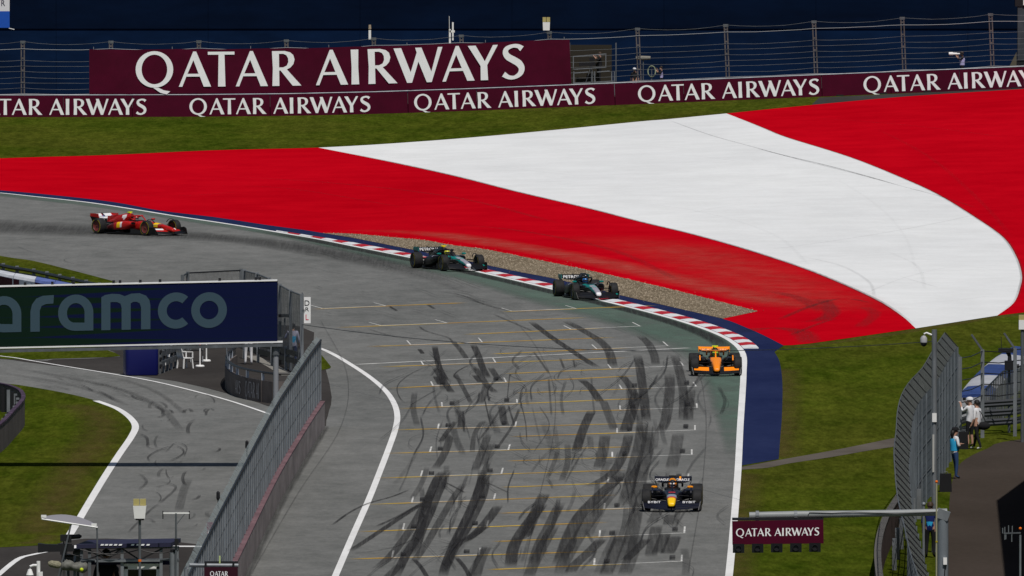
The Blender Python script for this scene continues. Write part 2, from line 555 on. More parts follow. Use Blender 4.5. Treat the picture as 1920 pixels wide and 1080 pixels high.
# grass islands and darker asphalt on the pit side
def gsheet(name, px, dz, m, label, n=4):
    return sheet(name, gp(px, n), dz, m, label)
isl = [(-200, 703), (0, 719), (40, 723), (120, 737), (185, 753), (222, 768), (245, 786), (252, 800), (243, 820), (222, 852), (196, 892), (168, 938), (146, 975), (128, 1004), (112, 1019), (60, 1024), (-200, 1036)]
gsheet('grass_infield', isl, 0.012, GRASS, 'grass infield beside the pit exit lane')
gsheet('grass_verge', [(-200, 442), (0, 480), (60, 489), (130, 506), (180, 519), (222, 531), (250, 545), (120, 545), (-200, 545)], 0.012, GRASS, 'grass verge on the inside of the corner')
gsheet('grass_verge', [(-200, 640), (0, 640), (120, 640), (175, 645), (195, 655), (226, 668), (170, 671), (100, 673), (60, 675), (-10, 672), (-200, 655)], 0.016, GRASS, 'yellowish grass under the overhead sign', 2)
gsheet('marshal_pad', [(-200, 655), (60, 676), (100, 674), (226, 669), (185, 649), (170, 625), (300, 600), (560, 612), (588, 640), (610, 690), (622, 745), (617, 770), (612, 788), (601, 803), (520, 768), (440, 742), (330, 715), (200, 698), (100, 686), (20, 675)], 0.012, ASPH_D, 'dark asphalt pad of the marshal post', 2)
gsheet('grass_patch', [(594, 655), (604, 668), (618, 685), (619, 691), (600, 695), (590, 694)], 0.022, GRASS, 'small grass patch at the end of the fence', 2)
gsheet('pit_apron', [(-200, 1036), (60, 1024), (112, 1019), (135, 1013), (200, 1010), (400, 1024), (350, 1080), (340, 1500), (-200, 1700)], 0.006, ASPH_D, 'dark asphalt apron of the pit lane', 2)

band('wall_foot_strip', [(resample(gp([(603, 798), (585, 828), (564, 862), (524, 930), (489, 1000), (454, 1075), (405, 1180), (352, 1300)], 4), 2), 0.0, 0.36, 0.010, 0.5, 0.02, 0.3)], RUBB, label='dark strip at the foot of the pit wall')  # half transparent dark strip with soft edges along the wall foot
# --- green worn paint along the outside edge, dark band by the kerb
seg = []
inn_px = [(0, 372), (120, 385), (253, 403), (360, 421), (480, 440), (600, 468), (720, 500), (850, 535), (950, 572), (1050, 602), (1130, 632), (1200, 655), (1262, 690), (1300, 745), (1330, 810), (1352, 862)]
def strip2(name, la, lb, dz, m, alphas, ncol=5, label=None, kind='structure'):
    V, F, A = [], [], []
    n = len(la)
    for i in range(n):
        for k in range(ncol):
            t = k / (ncol - 1)
            q = la[i].lerp(lb[i], t)
            V.append((q.x, q.y, terrain(q.x, q.y) + dz))
            A.append(alphas(i / (n - 1), t))
    for i in range(n - 1):
        for k in range(ncol - 1):
            F.append((i * ncol + k, (i + 1) * ncol + k, (i + 1) * ncol + k + 1, i * ncol + k + 1))
    me = bpy.data.meshes.new(name)
    me.from_pydata(V, [], F)
    at = me.attributes.new('a', 'FLOAT', 'POINT')
    at.data.foreach_set('value', A)
    me.materials.append(m)
    bm = bmesh.new(); bm.from_mesh(me)
    for f in bm.faces:
        if f.normal.z < 0: f.normal_flip()
    bm.to_mesh(me); bm.free()
    o = bpy.data.objects.new(name, me)
    COL.objects.link(o)
    return tag(o, label, None, None, kind)
out_sub = [p for p in outer if G(0, 362).y >= p.y >= G(1386, 866).y]
N = 90
la = resample(out_sub, 1.0); lb = resample(gp(inn_px, 5), 1.0)
def pick(l, n): return [l[int(round(i * (len(l) - 1) / (n - 1)))] for i in range(n)]
strip2('green_edge_paint', pick(la, N), pick(lb, N), 0.008, GREEN,
       lambda s, t: (0.97 - 0.25 * t) * (1 if t < 0.75 else 0) * min(1, (1 - s) * 8) * (0.75 + 0.25 * min(1, s * 2)), 5, 'worn green paint along the outside edge of the corner')
def sub_line(x0, x1):
    a, b = G(*x0), G(*x1)
    return [p for p in outer if b.y <= p.y <= a.y]
band('kerb_gutter', [(resample(sub_line((480, 430), (1396, 668)), 1.5), -0.15, -1.05, 0.011, 0.78, 0.1, 0.25)], RUBB, label='dark rubbered strip along the inside of the kerb')
# white edge lines
band('edge_line', [(outer, -0.14, 0.10, 0.014, 1, 0, 0)], LINE, label='white line on the outside edge of the track')
pit_in = gp([(592, 650), (620, 662), (650, 679), (690, 705), (722, 732), (739, 757), (745, 781), (741, 806), (730, 838), (714, 880), (691, 938), (660, 1008), (629, 1080), (560, 1240), (500, 1380)], 5)
band('edge_line', [(pit_in, -0.11, 0.11, 0.012, 1, 0, 0)], LINE, label='white line curving along the inside of the grid')
pl = gp([(-200, 648), (0, 668), (60, 677), (120, 687), (200, 700), (290, 716), (380, 738), (440, 755), (502, 776), (540, 790)], 4)
band('edge_line', [(pl, -0.07, 0.07, 0.018, 1, 0, 0)], LINE, label='thin white line on the far side of the pit exit lane')
pin = gp([(180, 752), (200, 759), (222, 768), (243, 783), (254, 800), (246, 820), (224, 852), (198, 892), (170, 938), (147, 977), (131, 1003)], 4)
band('edge_line', [(pin, -0.13, 0.13, 0.018, 1, 0, 0)], LINE, label='thick white line around the point of the grass infield')
band('edge_line', [(gp([(-40, 1112), (0, 1076), (34, 1049), (60, 1041), (100, 1033)], 3), -0.1, 0.1, 0.018, 1, 0, 0), (gp([(100, 1033), (140, 1028), (145, 1024)], 3), -0.1, 0.1, 0.018, 1, 0, 0),
                    (gp([(130, 1024.5), (250, 1025), (381, 1025.5)], 2), -0.35, 0.35, 0.019, 1, 0, 0)], LINE, label='white line around the dark pit apron')
band('edge_line', [(gp([(470, 668), (505, 684), (540, 705)], 3), -0.25, 0.25, 0.024, 1, 0, 0)], mat('pale_concrete', (0.22, 0.21, 0.19), 0.9, 0.1), label='pale concrete edging inside the marshal post')

# --- starting grid
Lb = [(735, 1046, 898, 1041), (755, 994, 913, 988), (772, 943, 926, 937), (789, 894, 940, 889), (806, 848, 953, 844), (821, 804, 966, 800), (829, 763, 970, 757),
      (812, 724, 949, 717), (794, 685, 929, 680), (770, 647, 904, 642), (714, 611, 838, 606), (605, 579, 723, 574)]
Rb = [(1114, 1060, 1278, 1053), (1124, 1007, 1283, 1000), (1133, 955, 1287, 949), (1140, 906, 1290, 900), (1148, 858, 1297, 853), (1157, 812, 1303, 807), (1163, 769, 1307, 765),
      (1166, 730, 1305, 725), (1146, 692, 1281, 686), (1119, 655, 1252, 649), (1071, 618, 1200, 612), (960, 584, 1080, 579)]
tickL = [(3, -13), (3, -12), (3, -11), (3, -11), (3, -10), (2, -9), (-1, -8), (-4, -8), (-5, -8), (-7, -8), (-22, -6), (-22, -6)]
tickR = [(1, -12), (1, -12), (1, -11), (1, -11), (0, -10), (0, -9), (-1, -8), (-5, -8), (-6, -8), (-9, -8), (-14, -7), (-20, -6)]
ws, ysg = [], []
for rows, ticks in ((Lb, tickL), (Rb, tickR)):
    for (x0, y0, x1, y1), (tx, ty) in zip(rows, ticks):
        ln = [G(x0 + (x1 - x0) * t / 8, y0 + (y1 - y0) * t / 8) for t in range(9)]
        ws.append((ln, -0.15, 0.15, 0.015, 0.66, 0, 0))
        for (a, b) in ((x0, y0), (x1, y1)):
            ws.append(([G(a, b), G(a + tx * .5, b + ty * .5), G(a + tx, b + ty)], -0.03, 0.03, 0.0153, 1.0, 0, 0))
        sl = (y1 - y0) / (x1 - x0)
        xa, xb = (x0 - 84, x0 + 385) if rows is Lb else (x0 - 200, x0 + 60)
        if y0 < 600: xa, xb = x0 - 20, x0 + 270
        ysg.append(([G(xa + (xb - xa) * t / 12, y0 + 1 + sl * (xa + (xb - xa) * t / 12 - x0) - 0.6) for t in range(13)], -0.22, 0.22, 0.0135, 1.0, 0.05, 0))
ws.append(([G(668 + (1290 - 668) * t / 20, 684 + (653 - 684) * t / 20) for t in range(21)], -0.2, 0.2, 0.0158, 0.75, 0, 0))
band('grid_line_yellow', ysg, LINE_Y, label='thin yellow guide lines across the starting grid')
band('grid_box_white', ws, LINE_W, label='white starting grid boxes painted on the asphalt')

# --- tyre marks (traced streaks of rubber, one uncountable mass)
SK = []
def sk(pts, wd, al, ends=0.10, soft=0.10):
    if wd > .3: wd, al = .3 + (wd - .3) * .45, al * .96
    SK.append((pts, wd, al, ends, soft))
# wide streaks: (pixels), width m, opacity
sk([(995, 603), (1030, 630), (1070, 657), (1105, 680), (1122, 690)], .38, .75)
sk([(1060, 602), (1090, 618), (1125, 640), (1142, 660), (1150, 690)], .55, .62)
sk([(1200, 630), (1216, 645), (1226, 665), (1230, 685)], .48, .55)
sk([(1264, 664), (1272, 690), (1278, 715), (1282, 745), (1281, 790)], .5, .55)
sk([(1195, 665), (1200, 690), (1204, 720), (1208, 750), (1212, 793)], .5, .68)
sk([(1255, 700), (1256, 730), (1252, 765), (1246, 795), (1234, 815)], .6, .55)
sk([(1296, 730), (1292, 760), (1290, 790)], .55, .45)
sk([(1090, 712), (1105, 725), (1118, 742), (1126, 755)], .42, .72)
sk([(1110, 770), (1100, 790), (1090, 815), (1080, 848)], .48, .75)
sk([(1130, 750), (1140, 775), (1152, 808)], .4, .45)
sk([(1165, 704), (1180, 722), (1192, 745)], .4, .6)
sk([(1195, 735), (1185, 770), (1172, 808), (1165, 812)], .7, .72)
sk([(1180, 812), (1170, 850), (1150, 885), (1120, 905), (1098, 914)], .5, .6)
sk([(1205, 790), (1200, 830), (1190, 870), (1180, 910), (1168, 950)], .7, .55)
sk([(1218, 800), (1212, 850), (1200, 900), (1192, 960), (1180, 1020), (1160, 1075)], .8, .5)
sk([(1135, 815), (1130, 850), (1122, 880)], .6, .5)
sk([(1272, 812), (1266, 850), (1258, 880)], .7, .4)
sk([(1170, 880), (1150, 905), (1118, 935), (1090, 965), (1070, 1000), (1055, 1040), (1046, 1062)], .75, .68)
sk([(1150, 920), (1120, 960), (1090, 1000), (1060, 1050), (1050, 1080)], .7, .45)
sk([(1052, 942), (1040, 965), (1028, 990), (1012, 1020), (998, 1060)], .5, .55)
sk([(1022, 925), (1010, 948), (998, 975), (984, 1008)], .6, .62)
sk([(1018, 945), (995, 975), (975, 1003), (962, 1030), (957, 1066)], .58, .8)
sk([(1000, 970), (985, 1005), (958, 1015)], .35, .45)
sk([(1040, 985), (1020, 1020), (1000, 1060), (990, 1085)], .55, .5)
sk([(1130, 1010), (1105, 1035), (1080, 1058), (1068, 1075)], .55, .62)
sk([(1214, 1010), (1195, 1030), (1172, 1052)], .42, .66)
sk([(1232, 985), (1226, 1010), (1220, 1045)], .6, .5)
sk([(1258, 965), (1252, 985)], .5, .45)
sk([(1248, 1000), (1240, 1020), (1233, 1038)], .55, .6)
sk([(1265, 1005), (1258, 1025), (1250, 1040)], .75, .6)
sk([(1165, 1005), (1150, 1040), (1135, 1080)], .7, .5)
sk([(1195, 1000), (1185, 1040), (1170, 1080)], .7, .42)
sk([(1290, 745), (1296, 770)], .6, .3)
sk([(1245, 925), (1235, 955), (1220, 985)], .5, .35)
# left column burnouts
sk([(840, 882), (824, 892), (808, 925), (796, 960), (786, 1000), (762, 1040), (740, 1085)], .40, .9)
sk([(828, 885), (830, 905), (818, 935), (806, 965), (790, 1000), (776, 1045)], .32, .8)
sk([(812, 920), (795, 950), (772, 990), (735, 1040), (704, 1068)], .36, .6)
sk([(905, 882), (902, 905), (892, 935), (874, 975), (852, 1020), (836, 1060), (830, 1085)], .40, .9)
sk([(912, 890), (906, 930), (880, 985), (850, 1035), (835, 1070)], .30, .7)
sk([(872, 905), (850, 935), (826, 975), (800, 1020), (772, 1060)], .28, .5)
sk([(935, 948), (918, 972), (895, 998), (868, 1018)], .46, .72)
sk([(915, 985), (890, 1003), (862, 1020), (850, 1032)], .30, .5)
sk([(913, 1025), (903, 1045), (890, 1085)], .5, .5)
sk([(800, 940), (760, 965), (708, 1000), (655, 1035)], .24, .7)
sk([(790, 945), (745, 970), (705, 988)], .16, .6)
sk([(770, 918), (735, 932), (690, 945), (655, 962), (622, 986)], .10, .7)
sk([(835, 905), (860, 918), (872, 925)], .09, .7)
sk([(912, 905), (955, 925)], .08, .5)
sk([(780, 1010), (735, 1028), (658, 1040)], .10, .4)
sk([(775, 1048), (790, 1065), (805, 1090)], .16, .8)
sk([(855, 1045), (872, 1066), (885, 1090)], .16, .8)
sk([(750, 1060), (735, 1075), (720, 1090)], .4, .5)
sk([(832, 812), (842, 825), (830, 858), (815, 880)], .34, .6)
sk([(862, 805), (866, 790), (862, 770)], .3, .45)
sk([(868, 770), (870, 805), (872, 812)], .1, .6)
sk([(855, 790), (838, 812), (826, 830)], .22, .6)
sk([(905, 790), (890, 815), (885, 850)], .2, .45)
sk([(915, 815), (905, 845), (890, 885)], .34, .5)
sk([(940, 760), (945, 790), (950, 800)], .3, .6)
sk([(953, 760), (962, 790), (965, 800)], .08, .6)
sk([(975, 765), (960, 800), (940, 830), (930, 845)], .12, .5)
sk([(907, 742), (918, 790), (922, 805)], .06, .6)
sk([(940, 765), (918, 800), (895, 830)], .1, .45)
sk([(985, 720), (975, 745), (985, 790), (988, 830)], .05, .5)
sk([(956, 700), (952, 740), (950, 755)], .05, .5)
sk([(815, 649), (818, 665), (824, 690), (836, 712), (842, 716)], .26, .85)
sk([(786, 655), (793, 664)], .18, .8)
sk([(816, 690), (830, 712), (842, 730), (848, 738)], .3, .7)
sk([(817, 706), (826, 722)], .26, .8)
sk([(887, 646), (896, 665), (905, 690), (915, 710)], .3, .75)
sk([(888, 688), (903, 708), (912, 722), (930, 738)], .3, .6)
sk([(890, 704), (902, 718)], .26, .65)
sk([(848, 640), (862, 655), (876, 675)], .24, .55)
sk([(920, 690), (932, 708), (940, 716)], .28, .6)
sk([(853, 700), (862, 716), (875, 740), (884, 758)], .2, .55)
sk([(912, 722), (906, 745), (898, 758)], .34, .5)
sk([(880, 685), (858, 697), (852, 708), (874, 715)], .07, .65)
sk([(800, 688), (770, 702), (748, 720), (745, 735), (752, 750), (762, 758)], .05, .6)
sk([(720, 700), (740, 696), (770, 690)], .06, .5)
sk([(768, 762), (795, 745), (822, 730)], .06, .5)
sk([(978, 698), (960, 702), (958, 706), (985, 716), (1010, 715), (1040, 704)], .05, .7)
sk([(920, 745), (918, 752), (940, 757), (966, 752)], .06, .65)
# thin arcs in the middle and around the corner
sk([(580, 612), (680, 623), (770, 634), (860, 642), (960, 655), (1060, 660)], .05, .75, .05)
sk([(690, 618), (740, 632), (790, 640)], .09, .5)
sk([(785, 612), (800, 622), (840, 634), (850, 645)], .1, .55)
sk([(700, 645), (780, 652), (880, 650), (940, 646)], .03, .3)
sk([(925, 590), (960, 605), (1000, 622)], .12, .5)
sk([(830, 548), (870, 556), (910, 572), (960, 585)], .12, .5)
sk([(730, 575), (745, 584)], .12, .75)
sk([(802, 572), (815, 580)], .14, .65)
sk([(560, 498), (640, 515), (720, 528), (790, 538)], .05, .45)
sk([(590, 494), (740, 500), (840, 503)], .035, .5)
sk([(100, 455), (240, 470), (420, 490), (600, 498)], .05, .4)
sk([(225, 478), (150, 482), (120, 488), (135, 495), (165, 500)], .04, .6)
sk([(30, 462), (60, 474), (100, 485)], .05, .4)
sk([(1000, 660), (1015, 680), (1030, 702)], .1, .5)
sk([(1050, 672), (1058, 692)], .1, .5)
sk([(1075, 675), (1078, 690)], .08, .5)
sk([(1095, 680), (1040, 705), (1060, 725)], .04, .4)
sk([(1010, 760), (1030, 800), (1000, 850)], .05, .4)
sk([(1005, 740), (1030, 735), (1060, 745)], .06, .35)
sk([(1180, 610), (1140, 600), (1080, 592)], .05, .3)
sk([(1000, 830), (1050, 815), (1080, 810)], .04, .3)
sk([(1035, 860), (1060, 855), (1100, 842)], .04, .35)
# pit lane doodles
for k in range(34):
    x, y = random.uniform(255, 440), random.uniform(740, 1000)
    if x < 262 + max(0, (y - 800)) * -.55: continue
    a0, rx, ry = random.uniform(0, 360), random.uniform(8, 34), random.uniform(4, 16)
    sk([(x + rx * math.cos(R(a0 + 28 * q)), y + ry * math.sin(R(a0 + 28 * q))) for q in range(random.choice((4, 5, 6)))], random.uniform(.04, .16), random.uniform(.25, .6))
for k in range(16):
    x, y = random.uniform(40, 240), random.uniform(690, 720)
    y += (x - 40) * .13
    sk([(x, y), (x + 20, y + 3.5), (x + random.uniform(35, 60), y + 9)], random.uniform(.04, .12), random.uniform(.25, .5))
sk([(20, 690), (120, 708), (220, 730), (300, 765), (340, 810)], .35, .3)
sk([(0, 700), (100, 716), (180, 736), (240, 762)], .3, .25)
# paving joints
for px in ([(470, 1080), (560, 925), (640, 800), (650, 700), (600, 600)], [(980, 1080), (1010, 940), (1040, 800), (1030, 700), (960, 600), (820, 530), (600, 470), (300, 430), (0, 402)], [(1290, 1080), (1318, 900), (1322, 760), (1290, 680), (1150, 600), (950, 545), (700, 487)]):
    sk(px, .05, .28, .02, .2)
sk([(90, 715), (140, 720), (160, 726), (175, 735)], .07, .6)
sk([(115, 710), (150, 713), (180, 722), (215, 733), (250, 750)], .05, .4)
sk([(185, 734), (200, 742), (215, 752)], .14, .45)
sk([(245, 742), (255, 748), (275, 754)], .10, .7)
sk([(290, 763), (305, 770), (305, 778)], .14, .65)
sk([(272, 780), (283, 781)], .22, .6)
sk([(282, 868), (278, 858), (300, 845), (330, 838), (345, 850), (320, 865), (300, 862)], .07, .6)
sk([(262, 815), (275, 822), (278, 838)], .12, .5)
sk([(310, 850), (330, 832), (350, 840), (345, 858)], .06, .5)
sk([(180, 705), (240, 716), (300, 740), (350, 780)], .25, .25)
sk([(300, 905), (330, 915), (300, 945)], .1, .45)
sk([(262, 890), (275, 905), (260, 920)], .12, .35)
sk([(240, 1000), (280, 960), (300, 945)], .08, .5)
sk([(355, 900), (345, 920), (335, 960)], .35, .3)
for (x0, y0, x1, y1) in Lb[:8]:
    fx = (x1 - x0) / 150.0
    sk([(x0 + 20 * fx, y0 - 8), (x0 + 20 * fx, y0 - 3)], .20, 1.0, 0, .08)
    sk([(x1 - 21 * fx, y1 - 8), (x1 - 21 * fx, y1 - 3)], .20, 1.0, 0, .08)
for (x0, y0, x1, y1) in Rb[:8]:
    sk([(x0 + 24, y0 - 9), (x0 + 24, y0 - 3)], .2, .9, 0, .08)
    if y0 != 955: sk([(x1 - 17, y1 - 9), (x1 - 17, y1 - 3)], .2, .9, 0, .08)
for k in range(75):                              # stray fainter streaks along the grid rows
    x = random.choice([random.gauss(860, 55), random.gauss(1190, 60), random.gauss(1020, 60)])
    y = random.uniform(700, 1040)
    l = random.uniform(25, 80)
    s = random.gauss(-0.35 if y > 820 else 0.1, 0.2)
    sk([(x, y), (x + s * l * .5 + random.gauss(0, 3), y + l * .5), (x + s * l, y + l)], random.uniform(.05, .3), random.uniform(.12, .42))
for k in range(70):                              # thin crossing arcs, many of them in pairs one car width apart
    x, y = random.uniform(760, 1290), random.uniform(640, 1050)
    if x < 745 + max(0, 800 - y) * 0.2 or (y < 700 and x < 800): continue
    a = random.choice([random.gauss(-0.5, .35), random.gauss(0.4, .5)])
    l = random.uniform(25, 110)
    cv = random.gauss(0, 14)
    p = [(x, y), (x + a * l * .5 + cv, y + l * .35), (x + a * l, y + l * .7)]
    wv, al = random.uniform(.03, .09), random.uniform(.3, .7)
    sk(p, wv, al)
    if random.random() < .5: sk([(u + 80, v - 2) for u, v in p], wv, al * .8)
for k in range(26):                              # loops left by spinning wheels
    x, y = random.uniform(780, 1250), random.uniform(680, 900)
    rx, ry = random.uniform(12, 45), random.uniform(5, 18)
    a0, a1 = random.uniform(0, 360), random.uniform(120, 260)
    sk([(x + rx * math.cos(R(a0 + a1 * q / 6)), y + ry * math.sin(R(a0 + a1 * q / 6))) for q in range(7)], random.uniform(.03, .06), random.uniform(.3, .6))
for k in range(60):                              # scattered scuffs round the corner
    x, y = random.uniform(560, 1250), random.uniform(470, 680)
    if y < 455 + (x - 560) * 0.2: continue
    l = random.uniform(15, 60)
    s = random.gauss(0.25, 0.12)
    sk([(x, y), (x + l * .5, y + l * .5 * s + random.gauss(0, 1)), (x + l, y + l * s)], random.uniform(.03, .16), random.uniform(.15, .4))
for k in range(120):                             # short dark flecks and stains
    x, y = random.choice([(random.uniform(560, 740), random.uniform(800, 1075)), (random.uniform(20, 560), random.uniform(400, 520)), (random.uniform(260, 470), random.uniform(770, 1010)), (random.uniform(600, 1000), random.uniform(500, 640))])
    l = random.uniform(6, 34)
    sk([(x, y), (x + l * .5, y + random.gauss(0, .6)), (x + l, y + random.gauss(0, 1.2))], random.uniform(.15, .5), random.uniform(.08, .26), .3, .3)
segs = []
for i, (pts, wd, al, ends, soft) in enumerate(SK):
    ln = [G(*p) for p in pts]
    ln = resample(spline(ln, 6), 0.8) if len(ln) > 2 else resample(ln, 0.5)
    segs.append((ln, -wd / 2, wd / 2, 0.0165 + 0.0002 * i, al, ends, soft))
ll = [gp([(-100, 405), (150, 418), (400, 436), (560, 452), (700, 476), (800, 500), (900, 545)], 5), gp([(-100, 438), (150, 446), (400, 455), (560, 478), (700, 505), (800, 530), (880, 560)], 5)]
strip2('racing_line_rubber', ll[0], ll[1], 0.0155, RUBB, lambda s, t: 0.5 * math.sin(math.pi * t) * min(1, (1 - s) * 3), 7, 'dark rubbered racing line through the corner')
band('tyre_marks', segs, RUBB, 'stuff', label='black tyre skid marks all over the asphalt')
# worn soil along the verges
VG = [([(1468, 690), (1468, 740), (1466, 800), (1462, 860)], -.4, .9), ([(1392, 884), (1386, 960), (1379, 1030), (1371, 1100)], -.2, .9), ([(1470, 652), (1560, 643), (1640, 632), (1720, 619), (1860, 596), (1930, 588)], -.2, .5),
      ([(185, 756), (222, 771), (243, 787), (249, 801), (240, 821), (218, 853), (192, 893), (164, 939), (142, 976), (124, 1004)], -.1, 1.6), ([(0, 297), (200, 291), (400, 282), (597, 277), (693, 272), (873, 259), (1060, 242), (1200, 228), (1362, 213), (1520, 198)], -.1, .8),
      ([(50, 1022), (110, 1016), (130, 1002)], -.5, 1.0), ([(0, 222), (300, 223), (600, 221), (900, 211), (1200, 199), (1500, 186)], -.6, .4)]
vs_ = []
for i, (pts, o0, o1) in enumerate(VG):
    ln = resample(spline([G(*p) for p in pts], 5), 1.0)
    vs_.append((ln,) + {3: (-2.2, .05), 5: (0.0, 1.2)}.get(i, (-o1, o1)) + ((.0140 if i in (3, 5) else .0032), .5, 0.03, .45))
band('worn_verges', vs_, SOIL, 'stuff', label='dry brown worn soil along the grass edges')
# marks on the run-off
rs = []
for i, (pts, wd, al) in enumerate([
    ([(1249, 224), (1330, 253), (1420, 278), (1500, 300), (1600, 325), (1700, 352), (1740, 362)], .10, .35),
    ([(1420, 279), (1480, 294), (1560, 313), (1680, 346)], .16, .42),
    ([(1420, 471), (1520, 458), (1640, 440), (1760, 418), (1829, 404), (1920, 396)], .06, .35),
    ([(1000, 500), (1150, 493), (1300, 485), (1420, 471)], .06, .4),
    ([(1500, 480), (1580, 500), (1630, 530), (1640, 560)], .2, .10), ([(1660, 470), (1720, 500), (1735, 545)], .2, .05),
    ([(1540, 560), (1560, 585), (1540, 600), (1500, 605)], .9, .3), ([(1380, 625), (1440, 615), (1500, 622), (1520, 645)], 1.2, .25),
    ([(1620, 575), (1640, 590), (1610, 615)], .7, .18), ([(1440, 545), (1500, 560), (1540, 585)], .8, .2), ([(1290, 400), (1380, 385), (1490, 378)], .25, .06),
    ([(200, 365), (330, 368), (450, 360)], .3, .12), ([(597, 277.5)] + rw[1:], .30, .38), (wr, .22, .30), ([(1000, 300), (1150, 290), (1290, 292), (1400, 305)], .2, .07), ([(900, 310), (1100, 330), (1300, 330), (1500, 318)], .12, .09), ([(1100, 372), (1300, 395), (1450, 440), (1520, 500)], .25, .04),
    ([(1560, 330), (1650, 390), (1700, 450), (1720, 520)], .18, .03), ([(1300, 262), (1420, 268), (1520, 262)], .1, .09), ([(1450, 500), (1600, 478), (1780, 470), (1880, 480)], .1, .08), ([(1600, 560), (1700, 520), (1800, 500), (1890, 510)], .12, .08),
    ([(420, 330), (640, 345), (860, 372), (1050, 420)], .4, .14), ([(300, 350), (520, 352), (760, 390)], .25, .12), ([(760, 420), (950, 430), (1150, 470), (1280, 530)], .5, .15), ([(1640, 240), (1750, 300), (1850, 390), (1900, 450)], .3, .06), ([(1500, 220), (1700, 235), (1900, 260)], .2, .10),
    ([(1460, 600), (1520, 575), (1580, 560), (1640, 570)], .35, .3), ([(1480, 630), (1560, 600), (1620, 600)], .3, .25), ([(1700, 352), (1760, 368), (1830, 390)], .1, .3), ([(1690, 520), (1760, 540)], .1, .14), ([(1700, 570), (1790, 564), (1860, 555)], .06, .25)]):
    rs.append((resample(spline([G(*p) for p in pts], 6), 1.2), -wd / 2, wd / 2, 0.0135 + 0.0003 * i, al, 0.12, 0.25))
band('runoff_marks', rs, RUBB, 'stuff', label='faint tyre arcs and joints on the painted run-off')
band('runoff_dust', [(resample(gp([(620, 432), (760, 440), (900, 462), (1040, 487), (1180, 518), (1330, 555), (1440, 580)], 4), 2), 0.0, 3.0, 0.0125, 0.55, 0.1, 0.4),
                     (resample(gp([(1100, 440), (1250, 470), (1400, 520), (1560, 590)], 4), 2), -3, 4, 0.0128, 0.3, 0.2, 0.4)], DUSTM, 'stuff', label='dusty faded paint beside the gravel')

# --- kerb: each painted block is a piece
kl = resample(sub_line((500, 433), (1392, 662)), 0.4)
L = [0.0]
for a, b in zip(kl, kl[1:]): L.append(L[-1] + (b - a).length)
def at_len(s):
    j = min(max(int(np.searchsorted(L, s)) - 1, 0), len(kl) - 2)
    f = (s - L[j]) / max(1e-9, L[j + 1] - L[j])
    return kl[j].lerp(kl[j + 1], f), side_normal(kl, j)
kerb = thing('kerb', 'red and white kerb along the outside of the corner', 'kerb', G(1000, 532))
KR = mat('kerb_red', (0.42, 0.012, 0.022), 0.7, 0.2, noise=0.2, nscale=(2, 2, 2))
KW = mat('kerb_white', (0.68, 0.69, 0.70), 0.7, 0.2, noise=0.12, nscale=(2, 2, 2))
nb = int(L[-1] / 2.55)
if side_normal(kl, 5).y < 0: sgn = -1
else: sgn = 1
for k in range(nb):
    s0, s1 = k * 2.55, (k + 1) * 2.55 - 0.012
    wdt = 0.62 * min(1.0, (k + 1) / 8.0)
    mb = MB()
    rings = []
    for t in range(4):
        p, nrm = at_len(s0 + (s1 - s0) * t / 3)
        nrm = nrm * sgn
        r_ = []
        for (o_, z) in ((0.12, 0.0), (0.12, 0.022), (0.12 + wdt * .6, 0.062), (0.12 + wdt, 0.045), (0.12 + wdt, 0.0)):
            q = p + nrm * o_
            r_.append(Vector((q.x, q.y, terrain(q.x, q.y) + z)))
        rings.append(r_)
    mb.rings(rings)
    mb.build('kerb_block', KR if k % 2 else KW, kerb)

# --- gravel stones
pl2 = [(p.x, p.y) for p in gl] + [(p.x, p.y) for p in gb[::-1]]
def inside(x, y, poly):
    c = False
    j = len(poly) - 1
    for i in range(len(poly)):
        if (poly[i][1] > y) != (poly[j][1] > y) and x < (poly[j][0] - poly[i][0]) * (y - poly[i][1]) / (poly[j][1] - poly[i][1]) + poly[i][0]:
            c = not c
        j = i
    return c
bx0, bx1 = min(p[0] for p in pl2), max(p[0] for p in pl2)
by0, by1 = min(p[1] for p in pl2), max(p[1] for p in pl2)
mb = MB()
cnt = 0
while cnt < 9000:
    x, y = random.uniform(bx0, bx1), random.uniform(by0, by1)
    if cnt > 8700:
        q_ = random.choice(gl + gb)
        x, y = q_.x + random.gauss(0, .3), q_.y + random.gauss(0, .7)
    elif not inside(x, y, pl2): continue
    cnt += 1
    r = random.uniform(0.014, 0.045) if cnt <= 8700 else random.uniform(.010, .018)
    z = terrain(x, y) + 0.014
    a = random.uniform(0, 6.28)
    q = [Vector((x + r * random.uniform(.7, 1.3) * math.cos(a + k * 1.571), y + r * math.sin(a + k * 1.571), z)) for k in range(4)] + [Vector((x + random.gauss(0, r * .3), y + random.gauss(0, r * .3), z + r * random.uniform(.6, 1.1)))]
    mb.add(q, [(0, 1, 4), (1, 2, 4), (2, 3, 4), (3, 0, 4)], random.choice((0, 0, 1, 2)))
tag(mb.build('gravel_stones', [mat('stone_a', (0.26, 0.21, 0.15), 0.9, 0.1), mat('stone_b', (0.15, 0.115, 0.08), 0.9, 0.1), mat('stone_c', (0.36, 0.30, 0.225), 0.9, 0.1)], fix=False),
    'loose pale stones of the gravel wedge', kind='stuff')
# ================================================================== LETTERING
def fill_contours(contours):
    """closed 2D outlines (outer first, then holes) -> (verts, faces)"""
    cu = bpy.data.curves.new('tmp', 'CURVE')
    cu.dimensions = '2D'
    cu.fill_mode = 'FRONT'
    for c in contours:
        sp = cu.splines.new('POLY')
        sp.points.add(len(c) - 1)
        for p, q in zip(sp.points, c):
            p.co = (q[0], q[1], 0, 1)
        sp.use_cyclic_u = True
    return curve_tris(cu)

